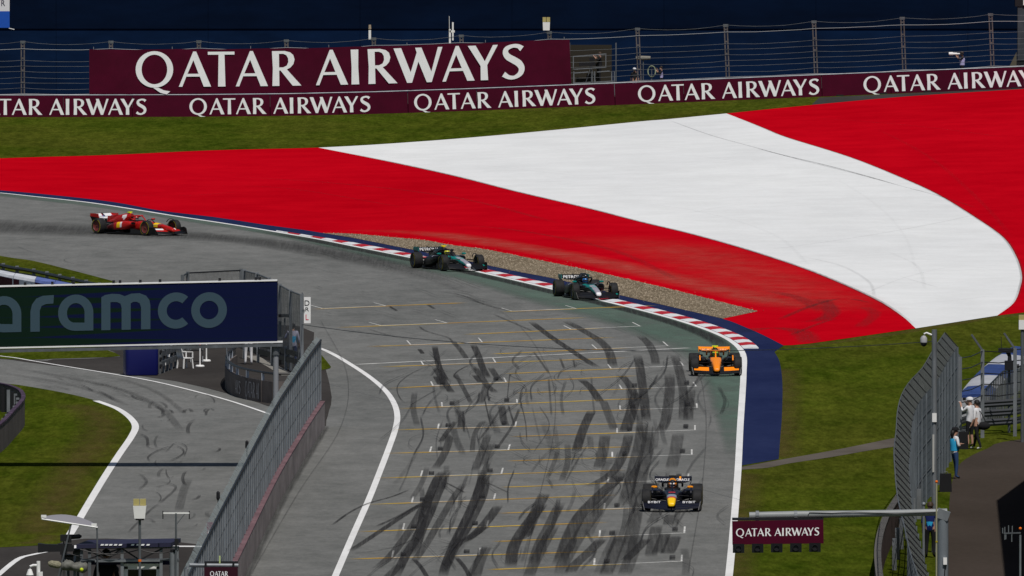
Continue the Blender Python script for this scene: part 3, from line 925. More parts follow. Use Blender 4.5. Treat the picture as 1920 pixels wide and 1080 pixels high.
def curve_tris(cu):
    o = bpy.data.objects.new('tmp', cu)
    COL.objects.link(o)
    bpy.context.view_layer.update()
    dg = bpy.context.evaluated_depsgraph_get()
    me = bpy.data.meshes.new_from_object(o.evaluated_get(dg))
    vs = [(v.co.x, v.co.y) for v in me.vertices]
    fs = [tuple(p.vertices) for p in me.polygons]
    bpy.data.objects.remove(o)
    bpy.data.meshes.remove(me)
    return vs, fs

def ell(cx, cy, rx, ry, n=36, a0=0, a1=360, p=2.0):
    out = []
    for k in range(n + (1 if a1 - a0 < 360 else 0)):
        t = R(a0 + (a1 - a0) * k / n)
        c, s = math.cos(t), math.sin(t)
        out.append((cx + rx * math.copysign(abs(c) ** (2 / p), c), cy + ry * math.copysign(abs(s) ** (2 / p), s)))
    return out

def stroke2(pts, ws):
    """outline of a pen stroke of varying width"""
    pv = spline([Vector((x, y, 0)) for x, y in pts], 7)
    n = len(pv)
    L_, R_ = [], []
    for i, p in enumerate(pv):
        t = i / (n - 1) * (len(ws) - 1)
        j = min(int(t), len(ws) - 2)
        wv = ws[j] + (ws[j + 1] - ws[j]) * (t - j)
        nn = side_normal(pv, i)
        L_.append((p.x + nn.x * wv / 2, p.y + nn.y * wv / 2))
        R_.append((p.x - nn.x * wv / 2, p.y - nn.y * wv / 2))
    return L_ + R_[::-1]

GL = {}
GL['Q'] = [[ell(.535, .5, .535, .525), ell(.535, .5, .365, .425)], [[(.50, -.03), (.66, -.03), (.80, -.10), (.98, -.13), (.88, -.22), (.70, -.17)]]]
GL['A'] = [[[(0, 0), (.10, 0), (.215, .29), (.60, .29), (.71, 0), (.92, 0), (.50, 1.01), (.415, 1.01)], [(.25, .37), (.565, .37), (.42, .76)]]]
GL['T'] = [[[(0, 1), (.76, 1), (.76, .915), (.475, .915), (.495, 0), (.285, 0), (.305, .915), (0, .915)]]]
GL['I'] = [[[(0, 1), (.22, 1), (.205, .5), (.22, 0), (0, 0), (.015, .5)]]]
GL['R'] = [[[(0, 0), (.02, .5), (0, 1), (.36, 1.0), (.52, .96), (.61, .88), (.645, .75), (.61, .62), (.52, .52), (.42, .47), (.83, 0), (.58, 0), (.24, .44), (.2, .44), (.2, 0)],
            [(.2, .53), (.32, .53), (.42, .58), (.465, .68), (.46, .79), (.41, .88), (.32, .92), (.2, .92)]]]
GL['W'] = [[[(0, 1), (.22, 1), (.47, .30), (.66, .86), (.62, 1.0), (.80, 1.0), (1.06, .30), (1.27, 1), (1.40, 1), (1.06, 0), (.92, 0), (.70, .60), (.50, 0), (.36, 0)]]]
GL['Y'] = [[[(0, 1), (.225, 1), (.47, .54), (.72, 1), (.86, 1), (.535, .43), (.545, 0), (.335, 0), (.345, .41)]]]
GL['S'] = [[stroke2([(.60, .86), (.50, .935), (.34, .95), (.17, .88), (.13, .76), (.20, .64), (.36, .54), (.50, .44), (.57, .30), (.52, .15), (.36, .05), (.19, .06), (.05, .15)],
                    [.17, .12, .10, .13, .16, .19, .20, .20, .17, .14, .10, .12, .16])]]
QA = [('Q', 0), ('A', 81), ('T', 136), ('A', 188), ('R', 257), ('A', 339), ('I', 406), ('R', 438), ('W', 487), ('A', 577), ('Y', 627), ('S', 689)]
QA_TRI = None
def qa_mesh(letters=None):
    """QATAR AIRWAYS, capitals 1 high, 11.1 long: list of (x, y, layer) and faces"""
    V, F = [], []
    for ch, x0 in (letters or QA):
        for li, grp in enumerate(GL[ch]):
            vs, fs = GT[ch][li]
            b = len(V)
            V += [(x0 / 66.0 + x, y, li) for x, y in vs]
            F += [tuple(b + i for i in f) for f in fs]
    return V, F
GT = {ch: [fill_contours(g) for g in gs] for ch, gs in GL.items()}

def place_text(name, tri, fn, m, parent):
    mb = MB()
    V, F = tri
    mb.add([fn(x, y, l) for x, y, l in V], F)
    return mb.build(name, m, parent, fix=False)

def bfont(txt):
    cu = bpy.data.curves.new('tmp', 'FONT')
    cu.body = txt
    cu.align_x = 'CENTER'
    cu.size = 1.0
    vs, fs = curve_tris(cu)
    return [(x, y, 0) for x, y in vs], fs

# ================================================================== RACING CARS  (local axes: x forwards, y left, z up)
TB_Y = mat('tyre_yellow', (0.34, 0.27, 0.01), 0.7, 0.2)
CARB = mat('carbon_black', (0.010, 0.010, 0.011), 0.45, 0.4)
def sect(x, cy, hw, z0, z1, e=2.6, n=20):
    zc, hh = (z0 + z1) / 2, (z1 - z0) / 2
    out = []
    for k in range(n):
        t = 2 * math.pi * (k + 0.5) / n
        c, s = math.cos(t), math.sin(t)
        out.append(Vector((x, cy + hw * math.copysign(abs(c) ** (2 / e), c), zc + hh * math.copysign(abs(s) ** (2 / e), s))))
    return out
def loft(secs, sub=4, e=2.6, n=20):
    pv = []
    for i in range(len(secs) - 1):
        a, b = secs[i], secs[i + 1]
        p0 = secs[i - 1] if i else a
        p3 = secs[i + 2] if i + 2 < len(secs) else b
        for k in range(sub):
            t = k / sub
            pv.append([0.5 * (2 * q1 + (q2 - q0) * t + (2 * q0 - 5 * q1 + 4 * q2 - q3) * t * t + (3 * q1 - q0 - 3 * q2 + q3) * t ** 3) for q0, q1, q2, q3 in zip(p0, a, b, p3)])
    pv.append(list(secs[-1]))
    mb = MB()
    mb.rings([sect(x, cy, hw, z0, z1, e, n) for x, cy, hw, z0, z1 in pv])
    return mb

def wing_el(y0, y1, xle, zle, chord, pitch, th=0.022, n=10):
    """one wing element between y0 and y1; xle/zle functions of y; chord runs backwards and up by pitch"""
    rings = []
    for k in range(n + 1):
        y = y0 + (y1 - y0) * k / n
        x, z, c = xle(y), zle(y), chord(y) if callable(chord) else chord
        ca, sa = math.cos(pitch), math.sin(pitch)
        prof = [(0, 0), (.15, th), (.5, th * .8), (1, 0.004), (1, -0.002), (.5, -.002), (.12, -th * .5)]
        rings.append([Vector((x - c * u * ca + v * sa * 0, y, z + c * u * sa + v)) for u, v in prof])
    return MB().rings(rings)

def make_car(label, px, heading, cfg, group='racing cars on track'):
    """px: photo pixel of the ground point midway between the front tyres; heading: degrees clockwise-right of straight at the camera"""
    h = R(heading)
    fwd = Vector((math.sin(h), -math.cos(h), 0))
    g = G(*px, 0.016)
    loc = g - fwd * 1.8
    loc.z = terrain(loc.x, loc.y) + 0.016
    car = thing('racing_car', label, 'racing car', loc, math.atan2(fwd.y, fwd.x), group)
    def B(mb, name, mats, parent=car, smooth=True, fmat=None):
        return mb.build(name, mats, parent, smooth=smooth, fmat=fmat, world=False)
    pal = cfg['pal']
    Lm = [mat('livery_%02x%02x%02x_%d' % (*[int(255 * v) for v in c[:3]], 0), c, 0.38, 0.3, 0.0) for c in pal]
    # chassis with nose
    ch = loft([(2.80, 0, .085, .20, .27), (2.74, 0, .115, .17, .33), (2.5, 0, .135, .19, .41), (2.1, 0, .155, .24, .49), (1.7, 0, .185, .27, .56), (1.2, 0, .23, .26, .61), (.8, 0, .28, .2, .64),
               (.45, 0, .33, .14, .645), (0.0, 0, .36, .09, .62), (-.45, 0, .36, .07, .60), (-.7, 0, .30, .08, .55)], 5, 3.0, 24)
    B(ch, 'chassis', Lm, fmat=cfg['chassis'])
    # cockpit surround
    ck = MB()
    ring = []
    for k in range(24):
        t = 2 * math.pi * k / 24
        ring.append((0.02 + .46 * math.cos(t), .255 * math.sin(t)))
    ck.rings([[Vector((x * s_ + 0.02 * (1 - s_), y * s_, z)) for x, y in ring] for s_, z in ((1.08, .60), (1.06, .665), (.95, .675), (.9, .64))], cap=True)
    B(ck, 'cockpit_rim', CARB)
    # airbox and engine cover
    ec = loft([(-.30, 0, .125, .70, .955), (-.42, 0, .15, .62, .975), (-.75, 0, .19, .45, .965), (-1.2, 0, .19, .33, .88), (-1.6, 0, .15, .28, .74), (-2.0, 0, .10, .28, .58), (-2.35, 0, .05, .32, .46)], 5, 2.3, 20)
    eco = B(ec, 'engine_cover', Lm, fmat=cfg['cover'])
    iv = MB(); iv.rings([sect(-.294, 0, .10, .745, .925, 2.3, 16), sect(-.285, 0, .085, .76, .91, 2.3, 16)])
    B(iv, 'air_intake', CARB, eco)
    fin = MB(); fin.add([(x, y, z) for y in (-.012, .012) for x, z in ((-.95, .90), (-1.5, .88), (-2.12, .80), (-2.15, .5), (-1.4, .6))],
                        [(0, 1, 2, 3, 4), (9, 8, 7, 6, 5)] + [(i, (i + 1) % 5, 5 + (i + 1) % 5, 5 + i) for i in range(5)])
    B(fin, 'shark_fin', Lm[cfg.get('fin', 0)], eco, smooth=False)
    for s in (1, -1):
        sp = loft([(.42, s * .54, .17, .46, .60), (.30, s * .56, .22, .36, .63), (0, s * .575, .245, .22, .64), (-.5, s * .56, .25, .15, .61), (-1.0, s * .49, .24, .12, .52), (-1.5, s * .37, .19, .1, .41), (-2.0, s * .22, .10, .1, .3)], 4, 3.0, 18)
        spo = B(sp, 'sidepod', Lm, fmat=cfg['pod'])
        it = MB(); it.rings([sect(.425, s * .54, .14, .48, .585, 3, 14), sect(.432, s * .54, .13, .487, .578, 3, 14)])
        B(it, 'radiator_inlet', CARB, spo)
    fl = [(1.0, .22), (.85, .52), (.35, .72), (-.9, .79), (-1.3, .76), (-1.45, .56), (-2.25, .53)]
    fo = MB().prism(fl + [(x, -y) for x, y in fl[::-1]], .045, .075)
    floor = B(fo, 'floor', CARB, smooth=False)
    for s in (1, -1):
        for (xa, xb, yy, hh) in ((.9, .4, .60, .22), (.75, .2, .50, .26)):
            fe = MB().add([(xa, s * yy * .8, .06), (xb, s * yy * 1.12, .06), (xb, s * yy * 1.12, .06 + hh), (xa, s * yy * .8, .06 + hh * .6), (xa, s * (yy * .8 - .015), .06), (xb, s * (yy * 1.12 - .015), .06), (xb, s * (yy * 1.12 - .015), .06 + hh), (xa, s * (yy * .8 - .015), .06 + hh * .6)],
                   [(0, 1, 2, 3), (7, 6, 5, 4), (0, 4, 5, 1), (1, 5, 6, 2), (2, 6, 7, 3), (3, 7, 4, 0)])
            B(fe, 'floor_fence', CARB, floor, smooth=False)
    # front wing
    fw = []
    for s in (1, -1):
        for k in range(4):
            y0, y1 = (0.02 if k < 1 else .13), .96
            el = wing_el(s * y0, s * y1, lambda y, k=k: 2.90 - .30 * (abs(y) / .96) ** 1.6 - .155 * k - (0.02 * k), lambda y, k=k: .085 + .055 * (abs(y) / .96) ** 2 + .040 * k - .02 * max(0, abs(y) - .6) * k,
                         lambda y: .20 - .05 * (abs(y) / .96), R(10 + 9 * k), 0.02, 10)
            fw.append(B(el, 'front_wing_flap', Lm, fmat=lambda c, k=k: cfg['fwing'](k, abs(c.y))))
        ep = MB()
        prof = [(2.72, .06), (2.56, .34), (2.34, .40), (2.02, .36), (1.98, .10), (2.1, .055)]
        for yy in (0,):
            vs = [(x, s * (.965 + .035 * (z - .06) / .3 - .06 * max(0, (x - 2.4) / .32)), z) for x, z in prof]
            vs2 = [(x, y - s * .014, z) for x, y, z in vs]
            ep.add(vs + vs2, [tuple(range(6)), tuple(range(11, 5, -1))] + [(i, (i + 1) % 6, 6 + (i + 1) % 6, 6 + i) for i in range(6)])
        B(ep, 'front_wing_endplate', Lm[cfg.get('fep', 0)], smooth=False)
    # rear wing
    spn = .60
    mp_ = wing_el(-spn, spn, lambda y: -2.16 - .02 * (y / spn) ** 2, lambda y: .70 + .075 * (y / spn) ** 4 + .03 * (y / spn) ** 2, .30, R(14), .035, 18)
    mpo = B(mp_, 'rear_wing_main_plane', Lm, fmat=cfg['rmain'])
    fp = wing_el(-spn, spn, lambda y: -2.44, lambda y: .80 + .012 * (y / spn) ** 2, .17, R(42), .02, 18)
    B(fp, 'rear_wing_flap', Lm, fmat=cfg['rflap'])
    for s in (1, -1):
        ep = MB()
        prof = [(-2.08, .93, .0), (-2.66, .94, .0), (-2.70, .80, .0), (-2.62, .55, .09), (-2.45, .30, .17), (-2.15, .25, .19), (-2.18, .50, .10), (-2.06, .74, .015)]
        vs = [(x, s * (.625 - d), z) for x, z, d in prof]
        vs2 = [(x, y - s * .02, z) for x, y, z in vs]
        n = len(prof)
        ep.add(vs + vs2, [(0, 1, 2, 7), (7, 2, 3, 6), (6, 3, 4, 5), (n + 7, n + 2, n + 1, n), (n + 6, n + 3, n + 2, n + 7), (n + 5, n + 4, n + 3, n + 6)] + [(i, (i + 1) % n, n + (i + 1) % n, n + i) for i in range(n)])
        B(ep, 'rear_wing_endplate', Lm, smooth=False, fmat=cfg['rep'])
    bw = wing_el(-.42, .42, lambda y: -2.12, lambda y: .36 + .04 * (y / .42) ** 2, .16, R(20), .02, 8)
    B(bw, 'beam_wing', CARB)
    py = MB().beam((-2.15, 0, .38), (-2.30, 0, .74), .03, .12); py.beam((-2.36, 0, .80), (-2.58, 0, .93), .06, .05)
    B(py, 'rear_wing_pylon', CARB, smooth=False)
    db = MB()
    for y in (-.46, -.3, -.15, 0, .15, .3, .46):
        db.box((-2.35, y, .16), (.5, .012, .22))
    db.box((-2.2, 0, .2), (.35, .5, .16))
    B(db, 'diffuser', CARB, smooth=False)
    # halo
    ho = MB()
    hoop = spline([(-.42, .33, .70), (-.25, .33, .80), (.05, .27, .865), (.32, .13, .885), (.42, 0, .885), (.32, -.13, .885), (.05, -.27, .865), (-.25, -.33, .80), (-.42, -.33, .70)], 4)
    ho.tube(hoop, .034, 8)
    ho.tube([(.42, 0, .88), (.58, 0, .78), (.74, 0, .62)], [.03, .026, .035], 8)
    B(ho, 'halo', Lm[cfg['halo']])
    # mirrors
    for s in (1, -1):
        mi = loft([(.62, s * .60, .045, .70, .745), (.57, s * .60, .10, .675, .765), (.50, s * .60, .095, .68, .76)], 3, 3, 12)
        mo = B(mi, 'mirror', Lm[cfg['mirror']])
        st = MB().tube([(.55, s * .54, .69), (.5, s * .30, .60)], .012, 6)
        B(st, 'mirror_stalk', CARB, mo)
    # camera pod on the roll hoop
    tc = MB(); tc.rings([sect(-.40, 0, .03, .975, 1.03, 2.5, 10), sect(-.42, 0, .035, .97, 1.035, 2.5, 10), sect(-.55, 0, .03, .965, 1.02, 2.5, 10)])
    tc.box((-.47, 0, 1.035), (.09, .24, .05))
    B(tc, 'roof_camera', mat('pod_%s' % cfg['pod_name'], cfg['podcam'], 0.5, 0.3), smooth=False)
    # suspension
    for (xa, zt, zb, hub, yw) in ((1.8, .52, .30, .36, .70), (-1.8, .42, .2, .36, .62)):
        for s in (1, -1):
            su = MB()
            inn = .17 if xa > 0 else .10
            for (dx, z0, z1) in ((.28, zt, .47), (-.30, zt - .04, .47), (.25, zb, .22), (-.32, zb - .02, .22)):
                su.tube([(xa + dx, s * inn, z0), (xa, s * yw, z1)], .017, 6)
            su.tube([(xa + .1, s * inn, zb + .02), (xa + .02, s * yw, .40)], .014, 6)
            B(su, 'suspension_arms', CARB)
    # wheels
    for (xa, wd) in ((1.8, .305), (-1.8, .405)):
        for s in (1, -1):
            yc = s * (1.0 - wd / 2)
            hw = wd / 2
            ty = MB().lathe([(.235, -hw * .92), (.30, -hw), (.335, -hw * .97), (.352, -hw * .86), (.36, -hw * .5), (.36, hw * .5), (.352, hw * .86), (.335, hw * .97), (.30, hw), (.235, hw * .92), (.22, hw * .6), (.22, -hw * .6), (.235, -hw * .92)], (xa, yc, .36), 'Y', 36)
            to = B(ty, 'tyre', M_RUBBER)
            rim = MB()
            for q in (1, -1):
                rim.lathe([(.236, q * hw * .90), (.225, q * hw * .82), (.20, q * hw * .70), (.07, q * hw * .62), (.045, q * hw * .72), (.001, q * hw * .74)], (xa, yc, .36), 'Y', 28)
            B(rim, 'rim', cfg['rim'], to)
            for q in (1, -1):
                for (a0, a1) in ((-1.15, 1.15), (1.99, 4.29)):
                    n = 14
                    sb = MB()
                    vs = []
                    for k in range(n + 1):
                        t = a0 + (a1 - a0) * k / n
                        for rr in (.295, .322):
                            vs.append((xa + rr * math.cos(t), yc + q * (hw * (1.0 if rr < .31 else .985) + .003), .36 + rr * math.sin(t)))
                    sb.add(vs, [(2 * k, 2 * k + 1, 2 * k + 3, 2 * k + 2) for k in range(n)])
                    B(sb, 'sidewall_stripe', TB_Y, to, smooth=False)
            if xa > 0:
                fr = MB()
                pts = [(xa + .40 * math.cos(t), s * (.70 - wd * .25 + .02), .36 + .40 * math.sin(t)) for t in [R(a) for a in range(35, 150, 12)]]
                fr.rings([[Vector((x, y + d, z + e_)) for d, e_ in ((-.022, 0), (.022, .0), (.022, .02), (-.022, .02))] for x, y, z in pts])
                B(fr, 'wheel_fairing', Lm[cfg.get('fair', 0)], smooth=False)
    # printed words and marks
    for (txt, mt, pos, size, rot) in cfg.get('text', []):
        V, F = bfont(txt)
        M4 = Euler(rot).to_matrix()
        mb = MB().add([Vector(pos) + M4 @ Vector((x * size[0], y * size[1], 0)) for x, y, l in V], F)
        mb.build('lettering', mt, car, world=False, fix=False)
    # driver: helmet and shoulders show above the cockpit
    dr = thing('person', cfg['driver'], 'person', loc, math.atan2(fwd.y, fwd.x), 'drivers')
    bd = loft([(.28, 0, .10, .42, .56), (.12, 0, .22, .36, .60), (-.08, 0, .24, .34, .64), (-.22, 0, .17, .36, .66), (-.28, 0, .1, .4, .62)], 3, 2.4, 16)
    bd.tube([(-.06, 0, .58), (-.03, 0, .72)], [.07, .065], 12)
    B(bd, 'racing_suit', cfg['suit'], dr)
    hm = MB().sphere((-.02, 0, .755), .135, 22, 0, (1.08, .93, 1.0))
    ho_ = B(hm, 'helmet', cfg['helmet'], dr, smooth='all', fmat=cfg.get('hfmat'))
    vz = MB()
    V = []
    for zz in (.735, .79):
        for k in range(11):
            t = R(-62 + 12.4 * k)
            rr = math.sqrt(max(0, 1 - ((zz - .755) / .135) ** 2))
            V.append((-.02 + (.146 * rr + .006) * math.cos(t), (.126 * rr + .006) * math.sin(t), zz))
    vz.add(V, [(k, k + 1, 12 + k, 11 + k) for k in range(10)])
    B(vz, 'visor', mat('dark_visor', (0.01, 0.012, 0.02), 0.12, 0.6), ho_, smooth='all')
    return car

BLK, NAVY = (0.007, 0.007, 0.008), (0.006, 0.007, 0.016)
REDF, WHT, YEL, ORA, TEAL, SIL = (0.40, 0.010, 0.008), (0.72, 0.72, 0.74), (0.90, 0.55, 0.004), (0.95, 0.26, 0.004), (0.004, 0.19, 0.17), (0.30, 0.29, 0.33)
WTXT = mat('car_white_print', (0.75, 0.75, 0.77), 0.5, 0.3)
DTXT = mat('car_dark_print', (0.015, 0.012, 0.012), 0.5, 0.3)
RIM_B = mat('rim_black', (0.02, 0.02, 0.022), 0.4, 0.5)
RIM_R = mat('rim_red_copper', (0.13, 0.022, 0.016), 0.4, 0.5)
wing_rot = (R(90), 0, R(90))                     # text upright, readable from the front of the car
flap_rot = Euler((R(55), 0, R(90)))
def nose3(*stops):                               # colours by x along the chassis
    def f(c):
        for lim, i in stops:
            if c.x > lim: return i
        return stops[-1][1]
    return f
# --- red car
def f_cover(c): return 1 if (-.85 < c.x < -.55 and .70 < c.z < .90 and abs(c.y) > .08) else (3 if c.x < -1.5 and c.z < .55 else 0)
make_car('red racing car with white rear wing cornering at the left', (301, 441.5), 41, dict(pal=[REDF, WHT, YEL, BLK, (0.16, 0.24, 0.55), (0.10, 0.01, 0.012)],
    chassis=lambda c: 3 if c.z < .22 and c.x < 1.2 else (2 if (1.5 < c.x < 1.75 and c.z > .4) else (1 if 1.0 < c.x < 1.1 and c.z > .56 else 0)), cover=f_cover,
    pod=lambda c: 3 if c.z < .24 else (2 if -.45 < c.x < -.25 and abs(c.y) > .76 and c.z > .33 else (1 if -.2 < c.x < -.12 and abs(c.y) > .76 and c.z > .33 else (5 if c.x < -.75 else 0))), fin=0,
    fwing=lambda k, y: 3 if k == 0 else (1 if k == 3 and .22 < y < .60 else (3 if k == 1 or y > .8 else 0)), fep=3, rmain=lambda c: 1 if abs(c.y) < .5 else 0, rflap=lambda c: 1 if .05 < abs(c.y) < .52 else 0,
    rep=lambda c: 0 if c.z > .7 else 3, halo=0, mirror=0, podcam=(0.65, 0.75, 0.02), pod_name='lime', rim=RIM_R, fair=3, suit=mat('suit_red', (0.35, 0.01, 0.015), 0.8, 0.2),
    helmet=[mat('helmet_redwhite', (0.45, 0.02, 0.02), 0.3, 0.5, coat=0.5), mat('helmet_white', (0.7, 0.7, 0.7), 0.3, 0.5)], hfmat=lambda c: 1 if c.z < .72 else 0,
    driver='driver in red suit and red helmet seated in the red car', text=[('hp', mat('blue_print', (0.10, 0.16, 0.5), 0.5, 0.3), (-2.10, -.28, .79), (.17, .13), (R(58), 0, R(90))), ('hp', mat('blue_print', (0.10, 0.16, 0.5), 0.5, 0.3), (-2.10, .28, .79), (.17, .13), (R(58), 0, R(90)))]))
# --- black and teal cars
def f_merc(c):
    if c.z < .30 and c.x < 1.4: return 0
    if c.x > 2.72: return 1
    top = .41 + (2.5 - c.x) * .17 if c.x > 1.2 else .61
    if c.x > 1.15 and c.z > top - .12: return 2 if abs(c.y) < .125 and c.x > 1.25 else 3
    if .6 < c.x and c.z > .58 and .12 < abs(c.y) < .26: return 3
    return 0
merc = dict(pal=[BLK, WHT, SIL, TEAL], chassis=f_merc, cover=lambda c: 0, pod=lambda c: 2 if (.05 < c.x < .2 and c.z > .58) else 0, fin=0, fwing=lambda k, y: 3 if y > .90 and k > 1 else 0, fep=0,
            rmain=lambda c: 0, rflap=lambda c: 0, rep=lambda c: 3 if c.z > .80 else 0, halo=0, mirror=3, rim=RIM_B, fair=0, suit=mat('suit_black', (0.02, 0.02, 0.025), 0.8, 0.2),
            text=[('PETRONAS', WTXT, (-2.13, 0, .77), (.21, .20), (R(60), 0, R(90)))])
m1 = dict(merc); m1.update(podcam=(0.75, 0.55, 0.01), pod_name='yellow', helmet=[mat('helmet_yellow', (0.62, 0.62, 0.03), 0.3, 0.5, coat=0.4), mat('helmet_purple', (0.12, 0.09, 0.2), 0.3, 0.5)], hfmat=lambda c: 1 if c.z > .83 else 0,
                           driver='driver with yellow helmet seated in a black and teal car')
m1['text'] = merc['text'] + [('44', mat('teal_print', (0.02, 0.5, 0.45), 0.5, 0.3), (1.9, 0, .545), (.16, .22), (R(12), 0, R(90)))]
make_car('black racing car with teal stripe and silver nose, yellow roof camera', (865, 508), 21, m1)
m2 = dict(merc); m2.update(podcam=(0.02, 0.03, 0.04), pod_name='dark', helmet=[mat('helmet_blue', (0.02, 0.16, 0.50), 0.3, 0.5, coat=0.4)], hfmat=None,
                           driver='driver with blue helmet seated in a black and teal car')
m2['text'] = merc['text'] + [('63', mat('teal_print', (0.02, 0.5, 0.45), 0.5, 0.3), (1.9, 0, .545), (.16, .22), (R(12), 0, R(90)))]
make_car('black racing car with teal stripe and silver nose beside the kerb, dark roof camera', (1114, 562), 12, m2)
# --- orange car
make_car('orange and black racing car between the kerb and the starting grid', (1343, 704), 0.6, dict(pal=[BLK, ORA, (0.85, 0.30, 0.02), (0.55, 0.62, 0.03)],
    chassis=lambda c: 0 if (c.z < .30 and c.x < 2.2) or c.x < .5 or (abs(c.y) > .205 and c.x < 1.6) else 1, cover=lambda c: 1 if (c.x < -.5 and c.z > .6) else 0, pod=lambda c: 0, fin=1,
    fwing=lambda k, y: 1 if k >= 2 and .26 < y < .84 else 0, fep=0, rmain=lambda c: 1 if c.x < -2.2 else 0, rflap=lambda c: 1, rep=lambda c: 2 if c.z > .78 else 0, halo=1, mirror=0, fair=1,
    podcam=(0.6, 0.75, 0.02), pod_name='lime', rim=RIM_B, suit=mat('suit_orange', (0.5, 0.12, 0.02), 0.8, 0.2), helmet=[mat('helmet_lime', (0.30, 0.55, 0.03), 0.3, 0.5, coat=0.4)],
    driver='driver with lime green helmet seated in the orange car', text=[('DP WORLD', DTXT, (-2.12, 0, .785), (.20, .15), (R(60), 0, R(90)))]))
# --- navy car with yellow nose
def f_bull(c):
    if c.x > 2.30: return 1
    if c.x > 2.12: return 2
    if c.x > 1.75 and c.z > .40: return 3
    if 1.3 < c.x < 1.5 and c.z > .5 and abs(c.y) < .1: return 2
    return 0
make_car('navy racing car with yellow nose on the starting grid', (1259.5, 958), -1.2, dict(pal=[NAVY, YEL, (0.50, 0.02, 0.03), (0.22, 0.26, 0.32), (0.85, 0.30, 0.01), WHT],
    chassis=f_bull, cover=lambda c: 4 if c.x > -.37 else 0, pod=lambda c: 0, fin=0, fwing=lambda k, y: 0, fep=0, rmain=lambda c: 0, rflap=lambda c: 4 if 0.19 < c.y < .26 else 0,
    rep=lambda c: 0, halo=0, mirror=4, fair=0, podcam=(0.015, 0.015, 0.015), pod_name='black', rim=RIM_B, suit=mat('suit_navy', (0.015, 0.02, 0.06), 0.8, 0.2),
    helmet=[mat('helmet_w', (0.7, 0.7, 0.7), 0.3, 0.5, coat=0.4), mat('helmet_orange', (0.75, 0.2, 0.02), 0.3, 0.5), mat('helmet_red', (0.4, 0.02, 0.02), 0.3, 0.5)],
    hfmat=lambda c: 1 if abs(c.y) > .075 else (2 if c.z < .7 else 0), driver='driver with white and orange helmet seated in the navy car',
    text=[('BYBIT', WTXT, (2.36, .58, .275), (.17, .19), (R(30), 0, R(90))), ('BYBIT', WTXT, (2.36, -.58, .275), (.17, .19), (R(30), 0, R(90))),
          ('ORACLE', WTXT, (-2.14, .33, .79), (.12, .13), (R(60), 0, R(90))), ('ORACLE', WTXT, (-2.14, -.37, .79), (.12, .13), (R(60), 0, R(90)))]))
